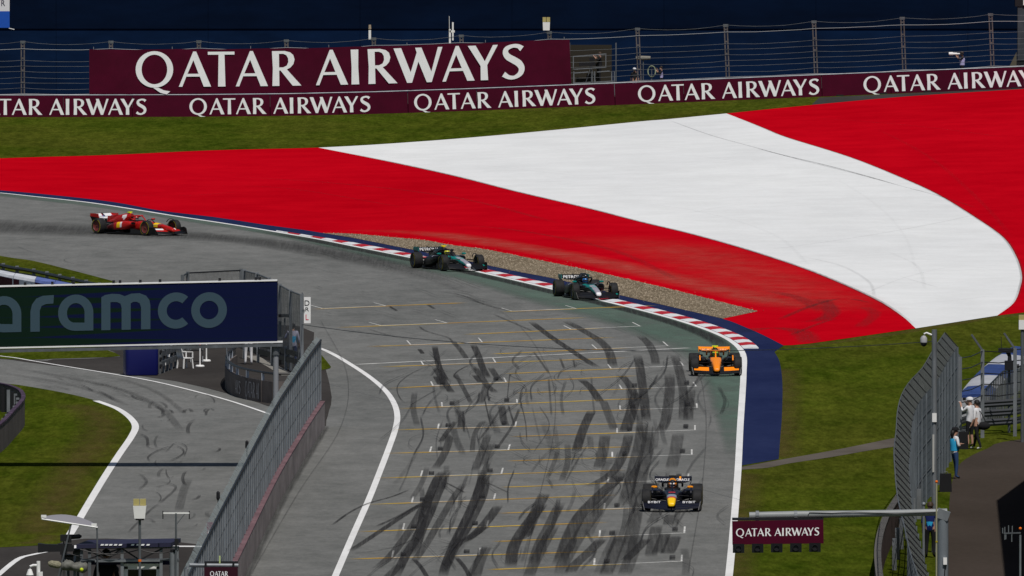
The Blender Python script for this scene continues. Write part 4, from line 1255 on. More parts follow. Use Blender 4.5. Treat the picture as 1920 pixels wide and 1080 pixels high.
# ================================================================== PEOPLE
def person(label, loc, face, cfg, group=None, scale=1.0):
    """one continuous skinned body; face: direction looked at (radians, 0 = +X); local x right, y forwards, z up"""
    J, E, Rr = [], [], []
    def j(p, r, par=None):
        J.append(Vector(p)); Rr.append(r)
        if par is not None: E.append((par, len(J) - 1))
        return len(J) - 1
    pel = j((0, 0, .96), .135)
    sp = j((0, -.01, 1.14), .125, pel); cs = j(cfg.get('chest', (0, 0, 1.34)), .15, sp)
    ct = J[cs]
    nk = j(ct + Vector((0, .0, .16)), .06, cs); hb = j(ct + Vector((0, .02, .24)), .078, nk)
    hd = j(ct + Vector((0, .03, .32)), .095, hb); ht = j(ct + Vector((0, .02, .39)), .06, hd)
    j(ct + Vector((0, .125, .295)), .018, hb)    # nose
    head_c = J[hd].copy()
    arm_faces = []
    for s, side in ((1, 'r'), (-1, 'l')):
        hp = j((s * .095, 0, .90), .10, pel)
        kn = j(cfg.get('knee_' + side, (s * .11, .03, .50)), .065, hp)
        an = j(cfg.get('ankle_' + side, (s * .12, -.01, .10)), .045, kn)
        j(J[an] + Vector((s * .02, .15, -.06)), .035, an)
        sh = j(ct + Vector((s * .185, 0, .09)), .068, cs)
        el = j(cfg.get('elbow_' + side, (s * .25, -.03, 1.14)), .046, sh)
        wr = j(cfg.get('wrist_' + side, (s * .25, .08, .92)), .032, el)
        d = (J[wr] - J[el]).normalized()
        pm = j(J[wr] + d * .06, .034, wr)
        nn = d.cross(Vector((0, 0, 1)) if abs(d.z) < .9 else Vector((1, 0, 0))).normalized()
        for k, ln in enumerate((.06, .075, .08, .07)):
            a = j(J[pm] + d * .03 + nn * (.03 - .02 * k), .009, pm)
            j(J[a] + d * ln * .7 + Vector((0, .02, -.01)), .008, a)
        th = j(J[wr] + d * .045 + nn * .045, .010, wr)
        arm_faces.append((J[sh].copy(), J[el].copy(), J[wr].copy()))
    bm = bmesh.new()
    ly = bm.verts.layers.skin.verify()
    vs = [bm.verts.new(p) for p in J]
    for v, r in zip(vs, Rr): v[ly].radius = (r, r)
    vs[pel][ly].use_root = True
    for a, b in E: bm.edges.new((vs[a], vs[b]))
    me = bpy.data.meshes.new('tmp'); bm.to_mesh(me); bm.free()
    o = bpy.data.objects.new('tmp', me); COL.objects.link(o)
    o.modifiers.new('s', 'SKIN'); sb = o.modifiers.new('u', 'SUBSURF'); sb.levels = 1
    bpy.context.view_layer.update()
    m2 = bpy.data.meshes.new_from_object(o.evaluated_get(bpy.context.evaluated_depsgraph_get()))
    bpy.data.objects.remove(o)
    m2.name = 'body'
    m2.materials.clear()
    for m_ in (M_SKIN, cfg['top'], cfg['legs'], cfg['shoes'], cfg.get('band', cfg['top'])): m2.materials.append(m_)
    slv = cfg.get('sleeve', .5)
    for p in m2.polygons:
        c = p.center
        i = 1
        if c.z < .09: i = 3
        elif c.z > J[nk].z - .01 and abs(c.x - J[nk].x) < .14 and c.z < head_c.z + .2 and (c - head_c).length < .26: i = 0
        elif c.z < .93 and abs(c.x) < .24 and min((c - a[2]).length for a in arm_faces) > .16: i = 2 if c.z > cfg.get('short', 0) else 0
        else:
            for (s_, e_, w_) in arm_faces:
                if (c - w_).length < .12 or (slv < 1 and (c - w_).length < (e_ - w_).length and (c - e_).length < (e_ - w_).length + .1 and (c - s_).length > (s_ - e_).length * (.6 + slv)): i = 0
            if i == 1 and 'band' in cfg and cfg['bz'][0] < c.z < cfg['bz'][1] and abs(c.x) < .2: i = 4
        p.material_index = i
        p.use_smooth = True
    t = thing('person', label, 'person', loc, face - math.pi / 2, group)
    t.scale = (scale,) * 3
    bo = bpy.data.objects.new('body', m2); COL.objects.link(bo); bo.parent = t
    hz = head_c
    if 'hair' in cfg:
        mb = MB()
        rings = []
        for i in range(7):
            a = R(8 + 13 * i)
            rings.append([hz + Vector((.108 * math.sin(a) * math.cos(q), -.022 + .115 * math.sin(a) * math.sin(q), .02 + .115 * math.cos(a) - (.05 if math.sin(q) < -.1 and i > 4 else 0))) for q in [2 * math.pi * k / 14 for k in range(14)]])
        mb.rings(rings)
        if cfg.get('long'):
            mb.tube([hz + Vector((0, -.09, .02)), hz + Vector((0, -.12, -.12)), hz + Vector((0, -.13, -.26))], [.09, .075, .03], 8)
        mb.build('hair', cfg['hair'], bo, smooth='all', world=False)
    if 'hat' in cfg:
        mb = MB()
        rings = [[hz + Vector((r * math.cos(q), -.01 + r * 1.08 * math.sin(q), z)) for q in [2 * math.pi * k / 16 for k in range(16)]] for r, z in ((.122, .03), (.12, .08), (.09, .125), (.03, .14))]
        mb.rings(rings)
        mb.add([hz + Vector((x, y, z)) for z in (.035, .05) for x, y in ((-.09, .08), (.09, .08), (.07, .21), (-.07, .21))], [(0, 1, 2, 3), (7, 6, 5, 4), (0, 4, 5, 1), (1, 5, 6, 2), (2, 6, 7, 3), (3, 7, 4, 0)])
        mb.build('cap', cfg['hat'], bo, smooth=True, world=False)
    for s in (1, -1):
        MB().sphere(hz + Vector((s * .035, .088, .0)), .012, 8).build('eye', M_BLACK, bo, smooth='all', world=False)
    if 'vest' in cfg:
        mb = MB()
        rings = []
        for z, rx, ry in ((-.36, .175, .155), (-.2, .172, .15), (0, .185, .165), (.06, .17, .14)):
            rings.append([ct + Vector((rx * math.cos(q), ry * math.sin(q), z)) for q in [2 * math.pi * k / 18 for k in range(18)]])
        mb.rings(rings, cap=False)
        mb.build('vest', cfg['vest'], bo, smooth='all', world=False)
    return t

C_WH = mat('cloth_white', (0.66, 0.66, 0.68), 0.9, 0.1)
C_BK = mat('cloth_black', (0.016, 0.016, 0.018), 0.9, 0.1)
C_DB = mat('cloth_denim', (0.03, 0.06, 0.15), 0.9, 0.1)
C_NV = mat('cloth_navy', (0.012, 0.02, 0.10), 0.9, 0.1)
C_LB = mat('cloth_cyan', (0.03, 0.33, 0.60), 0.9, 0.1)
C_LV = mat('cloth_lilac', (0.38, 0.36, 0.58), 0.9, 0.1)
C_OR = mat('cloth_orange', (0.75, 0.16, 0.02), 0.9, 0.1)
C_RD = mat('cloth_red', (0.4, 0.02, 0.03), 0.9, 0.1)
HAIR_B = mat('hair_black', (0.012, 0.010, 0.010), 0.6, 0.3)
HAIR_D = mat('hair_brown', (0.05, 0.03, 0.02), 0.6, 0.3)
ARMS_UP = dict(elbow_r=(.26, .14, 1.28), wrist_r=(.12, .27, 1.56), elbow_l=(-.26, .14, 1.28), wrist_l=(-.10, .36, 1.54))
ARMS_FOLD = dict(elbow_r=(.27, .02, 1.14), wrist_r=(.0, .20, 1.17), elbow_l=(-.27, .02, 1.14), wrist_l=(-.02, .21, 1.20))

def tv_camera(name, label, loc, rotz, s=1.0, tripod=1.2, col=M_BLACK, group=None):
    """broadcast camera looking along local +X"""
    t = thing(name, label, 'camera', loc, rotz, group)
    def b(mb, n, m=col, p=t, sm=True): return mb.build(n, m, p, smooth=sm, world=False)
    z = tripod
    bd = b(MB().box((-.05 * s, 0, z + .18 * s), (.46 * s, .20 * s, .26 * s)).box((-.30 * s, 0, z + .16 * s), (.10 * s, .16 * s, .2 * s)), 'camera_body', sm=False)
    le = MB(); le.rings([[Vector((x * s, y * s * w_, z + (.17 + h_ * zz) * s)) for y, zz in ((-1, -1), (1, -1), (1, 1), (-1, 1))] for x, w_, h_ in ((.18, .10, .12), (.62, .11, .13), (.74, .14, .15), (.86, .15, .16))])
    b(le, 'box_lens', sm=False)
    vf = MB().box((-.02 * s, 0, z + .50 * s), (.26 * s, .24 * s, .22 * s)).box((-.20 * s, 0, z + .48 * s), (.12 * s, .26 * s, .26 * s)).beam((0, 0, z + .3 * s), (0, 0, z + .42 * s), .04 * s, .05 * s)
    b(vf, 'viewfinder', sm=False)
    b(MB().box((.10 * s, -.105 * s, z + .24 * s), (.10 * s, .012, .02 * s)), 'tally_light', mat('tally_red', (0.5, 0.02, 0.02), 0.4, 0.4), bd, False)
    b(MB().tube([(-.1 * s, .1 * s, z), (-.62 * s, .22 * s, z - .12 * s)], .014 * s, 6), 'pan_bar')
    b(MB().box((0, 0, z), (.24 * s, .2 * s, .1 * s)), 'pan_head', sm=False)
    for k in range(3):
        a = 2.1 * k + .5
        b(MB().tube([(0, 0, z - .04 * s), (.42 * s * math.cos(a), .42 * s * math.sin(a), 0.01)], .022 * s, 6), 'tripod_leg', M_STEELD)
    return t

# ================================================================== FAR WALL, FENCE AND BANNERS
WY = 1020.0
SW = FPX / WY
def wx(px): return (px - 960.0) / SW
def slope_at(x): return (terrain(x + 1, WY) - terrain(x - 1, WY)) / 2
def wpt(x, h, dy=0.0):                           # point at height h over the foot of the far wall, square to its slope
    s = slope_at(x)
    return Vector((x - s * h, WY + dy, terrain(x, WY) + h))
wall = thing('advertising_wall', 'long maroon wall with repeated white airline lettering along the far run-off', 'wall', wpt(0, 0))
x = -46.0
while x < 58:
    mb = MB()
    a, b = x, x + 3.965
    rings = []
    for xx in (a, (a + b) / 2, b):
        rings.append([wpt(xx, 0.0, 0), wpt(xx, 1.22, 0), wpt(xx, 1.22, .5), wpt(xx, 0.0, .6)])
    mb.rings(rings)
    mb.build('wall_panel', M_MAROON, wall)
    x += 4.0
CAP = .925
qa = qa_mesh()
for st in (-486, -65.5, 355, 777, 1197, 1620, 2041):
    x0 = wx(st)
    k = 340.0 / SW / 11.1
    place_text('lettering', qa, lambda x, y, l: wpt(x0 + x * k, .13 + y * CAP, -.006 - .002 * l), M_LETTER, wall)
for k in range(14):                              # feet of the panels on the paved part
    xf = wx(1575 + 82 * k)
    if xf < 58: MB().box(wpt(xf, .04, -.09), (.42, .12, .07)).build('panel_foot', M_BLACK, wall)

fence = thing('debris_fence', 'tall steel cable fence standing behind the far maroon wall', 'fence', wpt(0, 0, .3))
pxs = [42 + 165.6 * k for k in range(-3, 16)]
HT = [4.36, 3.95, 3.28, 2.95, 2.63, 2.29, 1.98, 1.67, 1.34]
for p in pxs:
    xx = wx(p)
    mb = MB()
    for d in (-.085, .085):
        mb.beam(wpt(xx + d, 0.1, .62), wpt(xx + d, 4.3, .62), .07, .12)
    for h in (1.3, 2.0, 2.7, 3.4, 4.1):
        mb.box(wpt(xx, h, .62), (.14, .05, .09))
    po = mb.build('post', M_RUST, fence)
    MB().box(wpt(xx, 4.33, .62), (.30, .16, .16)).build('post_cap', M_STEELD, po)
for q, h in enumerate(HT):
    pts = []
    for a, b in zip(pxs, pxs[1:]):
        sag = random.uniform(.02, .10) if q else .17
        for k in range(6):
            t = k / 6
            v = wpt(wx(a + (b - a) * t), h, .54)
            v.z -= sag * 4 * t * (1 - t) + random.uniform(-.01, .01)
            pts.append(v)
    MB().tube(pts,   .015 if q in (1, 8) else .010, 5, cap=False).build('cable', M_STEELD if q not in (1, 8) else mat('bright_cable', (0.26, 0.28, 0.30), 0.5, 0.4), fence)
MB().tube([wpt(wx(p), 1.26, .50) for p in pxs], .035, 6).build('bottom_rail', M_STEEL, fence)

bb = thing('airline_banner', 'large maroon banner with white airline name hung on the far fence', 'banner', wpt(wx(620), 1.3, .4))
mb = MB()
NXB, NZB = 60, 8
def bsheet(k, j):
    v = wpt(wx(167 + (1073 - 167) * k / NXB), 1.33 + 2.59 * j / NZB, .45)
    edge = 1 - abs(2 * (k % 11) / 11 - 1)
    v.y += .03 + .03 * math.sin(k * .9 + j * .5) * edge + .012 * math.sin(k * 2.3 - j)
    if j == NZB: v.z -= .03 * edge
    return v
mb.add([bsheet(k, j) for k in range(NXB + 1) for j in range(NZB + 1)], [(k * (NZB + 1) + j, (k + 1) * (NZB + 1) + j, (k + 1) * (NZB + 1) + j + 1, k * (NZB + 1) + j + 1) for k in range(NXB) for j in range(NZB)])
mb.build('banner_sheet', M_MAROON, bb, smooth='all')
kk = 733.0 / SW / 11.1
place_text('lettering', qa, lambda x, y, l: wpt(wx(254) + x * kk, 1.73 + y * 2.02, .44 - .002 * l), M_LETTER, bb)
for k in range(7):
    xx = wx(175 + 148 * k)
    MB().beam(wpt(xx, 3.90, .5), wpt(xx, 4.05, .56), .03, .03).build('banner_tie', M_STEELD, bb)

# lamps and aerials on top of the fence
GOLD = mat('gold_reflector', (0.42, 0.36, 0.14), 0.4, 0.4)
def flash_box(label, base, s, group='marshal light boxes'):
    t = thing('light_box', label, 'light', base, 0, group)
    MB().tube([(0, 0, 0), (0, 0, .12 * s)], .03 * s, 8).build('bracket', M_STEELD, t, world=False)
    MB().add([(x * s, y * s, z * s) for z, w_ in ((.12, .9), (.62, 1.0)) for x, y in ((-.22 * w_, -.14), (.22 * w_, -.14), (.22 * w_, .14), (-.22 * w_, .14))], [(3, 2, 1, 0), (4, 5, 6, 7), (0, 1, 5, 4), (1, 2, 6, 5), (2, 3, 7, 6), (3, 0, 4, 7)]).build('housing', M_WHITE, t, world=False)
    for d in (-.12, .12):
        MB().box((d * s, 0, .78 * s), (.21 * s, .2 * s, .28 * s)).build('reflector', GOLD, t, world=False)
    return t
flash_box('white box with gold reflectors on the fence top at the end of the large banner', wpt(wx(1030), 4.36, .62), .95)
t = thing('aerial', 'small white aerial on the far fence above the banner letter R', 'aerial', wpt(wx(697), 4.3, .62))
MB().beam((0, 0, 0), (0, 0, .55), .14, .1).build('housing', M_WHITE, t, world=False)
MB().tube([(0, 0, .55), (0, 0, .62), (0, 0, .86)], [.03, .09, .07], 10).build('sensor', mat('tan_plastic', (0.35, 0.28, 0.2), 0.6, 0.2), t, world=False)
t = thing('aerial', 'white double rod aerial on the far fence above the banner letter A', 'aerial', wpt(wx(852), 4.0, .62))
MB().beam((.05, 0, .1), (.05, 0, 1.15), .09, .09).build('mast', M_WHITE, t, world=False)
MB().beam((-.12, 0, -.2), (-.12, 0, .75), .11, .1).build('mast', M_WHITE, t, world=False)
MB().beam((-.14, 0, .62), (.16, 0, .62), .1, .12).build('crossbar', M_WHITE, t, world=False)
MB().tube([(-.15, 0, .6), (-.16, 0, 1.5)], .016, 6).build('whip', M_WHITE, t, world=False)

# bank behind the wall and the navy cladding beyond
mb = MB()
rings = []
xx = -60.0
while xx <= 70:
    z = terrain(xx, WY)
    rings.append([Vector((xx, WY + .75, z - .2)), Vector((xx, WY + .8, z + .45)), Vector((xx, WY + 26, z + .5)), Vector((xx, WY + 26, z - .2))])
    xx += 5
mb.rings(rings)
tag(mb.build('service_bank', ASPH_D), 'dark raised strip behind the far wall', kind='structure')
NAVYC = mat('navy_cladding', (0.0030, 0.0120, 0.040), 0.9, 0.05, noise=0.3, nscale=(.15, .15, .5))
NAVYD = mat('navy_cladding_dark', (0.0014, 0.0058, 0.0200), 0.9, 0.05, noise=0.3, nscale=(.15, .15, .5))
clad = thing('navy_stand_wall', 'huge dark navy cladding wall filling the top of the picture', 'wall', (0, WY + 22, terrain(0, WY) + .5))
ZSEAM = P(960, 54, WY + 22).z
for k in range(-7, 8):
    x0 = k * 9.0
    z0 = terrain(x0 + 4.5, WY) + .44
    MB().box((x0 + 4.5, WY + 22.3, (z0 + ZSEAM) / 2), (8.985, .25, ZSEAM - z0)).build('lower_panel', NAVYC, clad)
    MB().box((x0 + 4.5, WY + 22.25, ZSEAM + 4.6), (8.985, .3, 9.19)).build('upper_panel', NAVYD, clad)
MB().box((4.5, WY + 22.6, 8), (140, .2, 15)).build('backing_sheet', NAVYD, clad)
# flag at the top left
t = thing('flag_banner', 'white and blue hanging banner with letter R at the top left corner', 'banner', P(4, 60, WY + 10))
a = P(-60, -120, WY + 10); b = P(18, 52, WY + 10); mz = P(0, 21, WY + 10).z
MB().box(((a.x + b.x) / 2, WY + 10, (a.z + mz) / 2), (b.x - a.x, .03, a.z - mz)).build('white_cloth', C_WH, t)
MB().box(((a.x + b.x) / 2, WY + 10, (b.z + mz) / 2), (b.x - a.x, .03, mz - b.z)).build('blue_cloth', mat('flag_blue', (0.012, 0.08, 0.42), 0.8, 0.2), t)
V, F = bfont('R')
c = P(5.5, 11, WY + 10)
MB().add([(c.x + x * .42, WY + 9.97, c.z + y * .5) for x, y, l in V], F).build('lettering', mat('grey_print', (0.06, 0.06, 0.09), 0.6, 0.2), t, fix=False)
MB().tube([(a.x, WY + 10.05, terrain(-30, WY) + .45), (a.x, WY + 10.05, a.z + .2)], .05, 8).build('pole', M_STEELD, t)
MB().beam((a.x, WY + 10.02, a.z), (b.x, WY + 10.02, a.z), .04, .04).build('crossbar', M_STEELD, t)
MB().beam((b.x - .05, WY + 10.02, b.z - .02), (b.x + .28, WY + 10.02, b.z - .10), .05, .04).build('toggle', M_WHITE, t)
# tower at the right edge
t = thing('screen_tower', 'grey sheeted tower at the top right behind the far fence', 'tower', (wx(1942), WY + 6, terrain(30, WY) + .45))
p0, p1 = P(1908, 120, WY + 6), P(1985, 12, WY + 6)
zb = terrain(30, WY) + .45
MB().box(((p0.x + p1.x) / 2, WY + 6.6, (zb + 1.0 + p1.z) / 2), (p1.x - p0.x, 1.2, p1.z - zb - 1.0)).build('sheeting', mat('grey_sheet', (0.05, 0.055, 0.065), 0.8, 0.1, noise=0.3, nscale=(1, 1, .6)), t)
MB().box(((p0.x + p1.x) / 2, WY + 6.6, zb + .5), (p1.x - p0.x + .1, 1.1, 1.0)).build('plinth', M_BLACK, t)
MB().box(((p0.x + p1.x) / 2, WY + 6.6, p1.z + .8), (p1.x - p0.x + .3, 1.3, 1.6)).build('head_box', M_BLACK, t)
MB().box((P(1920, 4, WY + 5.9).x + .1, WY + 5.9, P(1920, 4, WY + 5.9).z), (.3, .06, .35)).build('white_plate', M_WHITE, t)
t = thing('canvas_wedge', 'tan triangular canvas sheet standing by the sheeted tower', 'canvas', P(1895, 122, WY + 4))
q = [P(1882, 123, WY + 4), P(1906, 123, WY + 4), P(1906, 98, WY + 4)]
q[0].z = q[1].z = zb
MB().add([Vector((v.x, v.y + d, v.z)) for d in (0, .5) for v in q], [(0, 1, 2), (5, 4, 3), (0, 3, 4, 1), (1, 4, 5, 2), (2, 5, 3, 0)]).build('canvas_sheet', mat('tan_canvas', (0.10, 0.09, 0.065), 0.9, 0.1), t)

# television stand to the right of the large banner
BY = WY + 4.0
bz = terrain(wx(1110), WY) + .46
t = thing('camera_hide', 'brown backed scaffold hide with camera platform beside the large banner', 'scaffold', (wx(1112), BY, bz))
def bp(px, py, dy=0): return P(px, py, BY + dy)
a, b = bp(1066, 84, 1.6), bp(1147, 132, 1.6)
MB().box(((a.x + b.x) / 2, BY + 1.6, (a.z + bz) / 2), (b.x - a.x, .06, a.z - bz)).build('backdrop', mat('brown_sheet', (0.032, 0.028, 0.021), 0.9, 0.1), t)
fr = MB()
for (q0, q1) in (((1074, 106), (1137, 101)), ((1074, 130), (1137, 126)), ((1075, 106), (1075, 130)), ((1136, 101), (1136, 126))):
    fr.beam(bp(*q0), bp(*q1), .05, .05)
fr.build('front_frame', M_STEEL, t)
for (q0, q1) in (((1075, 137), (1103, 135)), ((1120, 135), (1143, 133)), ((1077, 156), (1153, 152)), ((1076, 163), (1153, 159))):
    MB().beam(bp(*q0, -.05), bp(*q1, -.05), .05, .06).build('handrail', M_STEEL, t)
for px in (1076, 1110, 1115, 1147, 1152):
    v = bp(px, 134, -.1)
    MB().beam((v.x, v.y, bz), v, .06, .06).build('upright', M_STEEL, t)
for px in (1068, 1155):
    v = bp(px, 80, .1)
    MB().beam((v.x, v.y, bz), v, .07, .07).build('upright', M_STEELD, t)
a, b = bp(1074, 131), bp(1150, 131)
MB().box(((a.x + b.x) / 2, BY + .9, bz + .72), (b.x - a.x, 1.5, .08)).build('deck', M_STEELD, t)
for k in range(4):
    MB().beam((a.x + .1 + k * (b.x - a.x - .2) / 3, BY + 1.5, bz), (a.x + .1 + k * (b.x - a.x - .2) / 3, BY + 1.5, bz + .7), .06, .06).build('deck_leg', M_STEELD, t)
v = bp(1108, 128)
tv_camera('television_camera', 'television camera framed in the scaffold hide by the large banner', (v.x, BY + .9, bz + .76), math.pi, .8, .95)
person('camera operator in dark clothes behind the camera in the far scaffold hide', (wx(1126), BY + 1.15, bz + .76), math.pi, dict(top=C_BK, legs=C_BK, shoes=C_BK, hair=HAIR_D, **ARMS_UP), 'crew behind the far fence')
# photographers behind the far fence
def far_person(px, py_top, label, face, cfg, hgt=1.72, Y=WY + 2.5):
    top = P(px, py_top, Y)
    gz = terrain(top.x, WY) + .45
    return person(label, (top.x, Y, gz), face, cfg, 'crew behind the far fence', max(.9, min(1.12, (top.z - gz) / 1.76)))
far_person(1190, 128, 'person in white cap standing behind a far fence post', -math.pi / 2, dict(top=C_BK, legs=C_LV, shoes=C_BK, hat=C_WH))
far_person(1240, 124, 'person in dark shirt with lilac strap photographing through the far fence', math.pi, dict(top=C_BK, legs=C_BK, shoes=C_BK, hair=HAIR_B, band=C_LV, bz=(1.05, 1.4), **ARMS_UP))
far_person(1804, 97, 'photographer in lilac vest aiming a white lens behind the far fence', math.pi, dict(top=C_BK, legs=C_BK, shoes=C_BK, hair=HAIR_D, vest=C_LV, **ARMS_UP))
v = P(1790, 101, WY + 2.4)
t = thing('telephoto_lens', 'long white telephoto lens on a camera held behind the far fence', 'lens', v)
MB().lathe([(.0, -.34), (.10, -.34), (.105, -.12), (.075, -.08), (.07, .12), (.05, .16), (.05, .3), (.0, .3)], v, 'X', 16).build('lens_barrel', M_WHITE, t, smooth=True)
MB().box(v + Vector((.40, 0, 0)), (.18, .16, .16)).build('camera_body', M_BLACK, t)
v = P(1206, 109, WY + 2.2)
t = thing('covered_camera', 'camera with tan rain cover on a pole behind the far fence', 'camera', (v.x, v.y, terrain(v.x, WY) + .45))
mb = MB(); mb.rings([sect(v.x - .42, v.y, .12, v.z - .1, v.z + .1, 2.4, 12), sect(v.x - .1, v.y, .15, v.z - .13, v.z + .14, 2.4, 12), sect(v.x + .42, v.y, .13, v.z - .1, v.z + .12, 2.4, 12)])
mb.build('rain_cover', mat('tan_cover', (0.22, 0.21, 0.18), 0.9, 0.1, noise=0.3, nscale=(6, 6, 6)), t, smooth=True)
MB().tube([(v.x, v.y, terrain(v.x, WY) + .45), (v.x, v.y, v.z - .1)], .035, 8).build('pole', M_STEELD, t)
v = P(1222, 134, WY + 1.6)
t = thing('coiled_hose', 'pale yellow green cable coil hanging behind the far fence', 'cable', v)
mb = MB()
mb.tube([v + Vector((.22 * math.cos(a), .03 * math.sin(3 * a), .32 * math.sin(a))) for a in [2 * math.pi * k / 24 for k in range(25)]], .035, 6)
mb.build('coil', mat('hose', (0.26, 0.30, 0.20), 0.7, 0.2), t, smooth=True)
MB().beam((v.x, v.y + .08, terrain(v.x, WY) + .45), (v.x, v.y + .08, v.z + .3), .05, .05).build('stand', M_STEELD, t)
# ================================================================== FENCE MATERIAL
def mesh_mat(name, col, a0, a1, scale):
    if name in MATS: return MATS[name]
    m = mat(name, col, 0.6, 0.2, 0.2)
    nt = m.node_tree
    b = nt.nodes['Principled BSDF']
    ge = nt.nodes.new('ShaderNodeNewGeometry')
    mp = nt.nodes.new('ShaderNodeMapping'); mp.inputs['Scale'].default_value = scale
    nt.links.new(ge.outputs['Position'], mp.inputs[0])
    nz = nt.nodes.new('ShaderNodeTexNoise'); nz.inputs['Scale'].default_value = 1; nz.inputs['Detail'].default_value = 4; nz.inputs['Roughness'].default_value = .7
    nt.links.new(mp.outputs[0], nz.inputs['Vector'])
    mr = nt.nodes.new('ShaderNodeMapRange')
    mr.inputs[1].default_value, mr.inputs[2].default_value, mr.inputs[3].default_value, mr.inputs[4].default_value = .3, .7, a0, a1
    nt.links.new(nz.outputs[0], mr.inputs[0])
    nt.links.new(mr.outputs[0], b.inputs['Alpha'])
    return m
MESH_L = mesh_mat('fence_mesh', (0.16, 0.18, 0.20), .35, .95, (4, 2.2, .5))
MESH_T = mesh_mat('fence_mesh_thin', (0.15, 0.15, 0.15), .22, .55, (5, 4, 3))
MESH_M = mesh_mat('fence_mesh_mid', (0.13, 0.13, 0.13), .45, .85, (5, 4, 1))
BANN_F = mat('faded_banner', (0.11, 0.094, 0.088), 0.9, 0.1, noise=0.25, nscale=(1.2, .6, .6))

def wires(name, quads, step, r, m, parent, cross=0.0):
    """woven wire between (bottom a, bottom b, top b, top a) frames: thin three sided rods, one uncountable part"""
    mb = MB()
    for (a, b, c, d) in quads:
        n = max(1, int((b - a).length / step))
        ax = (b - a).normalized() * r
        sd = ax.cross((d - a).normalized())
        for k in range(n):
            f = (k + .5) / n + random.uniform(-.1, .1) / n
            p, q = a.lerp(b, f), d.lerp(c, f)
            j = ax * random.uniform(-.6, .6)
            mb.add([p - ax, p + ax, p + sd, q - ax + j, q + ax + j, q + sd + j], [(0, 1, 4, 3), (1, 2, 5, 4), (2, 0, 3, 5)])
        if cross:
            m_ = max(1, int((d - a).length / cross))
            for k in range(1, m_):
                f = k / m_
                p, q = a.lerp(d, f), b.lerp(c, f)
                u = (d - a).normalized() * r
                v = ax.cross(u).normalized() * r
                mb.add([p - u, p + u, p + v, q - u, q + u, q + v], [(0, 1, 4, 3), (1, 2, 5, 4), (2, 0, 3, 5)])
    o = mb.build(name, m, parent, fix=False)
    o['kind'] = 'stuff'
    return o
WIRE = mat('fence_wire', (0.20, 0.23, 0.26), 0.6, 0.2, noise=.4, nscale=(2, .8, .4))
# ---------------------------------------------------------------- long fence on top of the pit wall
bl = resample(spline([G(*p) for p in [(601, 801), (583, 828), (562, 862), (522, 930), (487, 1000), (452, 1075), (403, 1180), (350, 1300), (300, 1420)]], 5), 2.6)
pw = thing('pit_wall', 'grey pit wall with faded banners below the long mesh fence', 'wall', bl[0])
for i in range(len(bl) - 1):
    a, b = bl[i], bl[i + 1]
    d = (b - a).normalized() * .008
    n = side_normal(bl, i) * .16
    mb = MB().hexa([a - n + d, a + n + d, b + n - d, b - n - d] + [v + Vector((0, 0, .93)) for v in (a - n + d, a + n + d, b + n - d, b - n - d)])
    mb.build('wall_block', mat('pit_wall_banner', (0.27, 0.235, 0.225), 0.9, 0.1, noise=.25, nscale=(1.2, .35, .8)), pw)
    n2 = n * 1.06
    MB().hexa([v + Vector((0, 0, .934)) for v in (a - n2, a + n2, b + n2, b - n2)] + [v + Vector((0, 0, .965)) for v in (a - n2, a + n2, b + n2, b - n2)]).build('coping', mat('pink_coping', (0.16, 0.095, 0.105), 0.8, 0.1, noise=0.3, nscale=(1, .5, 1)), pw)
pf = thing('mesh_fence', 'long grey mesh fence on the pit wall running down the left', 'fence', bl[0] + Vector((0, 0, 1)))
Z0, Z1 = 1.0, 3.2
left = side_normal(bl, 3)
if left.x > 0: left = -left
for i, p in enumerate(bl):
    MB().beam(p + Vector((0, 0, Z0)), p + Vector((0, 0, Z1 + .03)), .07, .09).build('post', M_STEEL, pf)
    if i < len(bl) - 1:
        q = bl[i + 1]
        m_ = p.lerp(q, .5)
        MB().beam(m_ + Vector((0, 0, Z0)), m_ + Vector((0, 0, Z1)), .035, .05).build('stay', M_STEELD, pf)
        sag = random.uniform(-.04, .04)
        MB().add([p + Vector((0, 0, Z1)), q + Vector((0, 0, Z1)), q + left * .15 + Vector((0, 0, Z1 + .13 + sag)), p + left * .15 + Vector((0, 0, Z1 + .13))], [(0, 1, 2, 3)]).build('folded_top', mesh_mat('fence_top_fold', (0.22, 0.25, 0.245), .35, .95, (3, 1.2, 1)), pf)
        MB().beam(p + Vector((0, 0, Z1)) - left * .02, q + Vector((0, 0, Z1)) - left * .02, .05, .06).build('top_rail', M_BLACK, pf)
        for z in (1.7, 2.45):
            MB().tube([p + Vector((0, 0, z)), q + Vector((0, 0, z))], .016, 5, cap=False).build('cable', M_STEELD, pf)
up_ = lambda z: Vector((0, 0, z))
wires('wire_mesh', [(p + up_(Z0), q + up_(Z0), q + up_(Z1), p + up_(Z1)) for p, q in zip(bl, bl[1:])], .11, .0065, WIRE, pf, .25)
# black lamps on arms fixed to the fence
for (px, py, lab) in ((463, 842, 'black lamp on an arm beside the fence, the upper of two'), (409, 938, 'black lamp on an arm beside the fence, the lower of two')):
    j = min(range(len(bl)), key=lambda k: abs(P(px, py, bl[k].y).x - bl[k].x + .35) + abs(P(px, py, bl[k].y).z - 3.25) * 1.0)
    c = P(px, py, bl[j].y)
    t = thing('fence_lamp', lab, 'lamp', bl[j] + Vector((0, 0, Z1)), 0, 'lamps on the pit fence')
    MB().tube([bl[j] + Vector((0, 0, 2.9)), Vector((c.x + .12, c.y, c.z - .28)), Vector((c.x, c.y, c.z - .25)), Vector((c.x, c.y, c.z))], .02, 6).build('arm', M_BLACK, t)
    MB().tube([c, c + Vector((0, 0, .06)), c + Vector((0, 0, .24)), c + Vector((0, 0, .28))], [.03, .06, .055, .02], 10).build('lamp_head', M_BLACK, t)
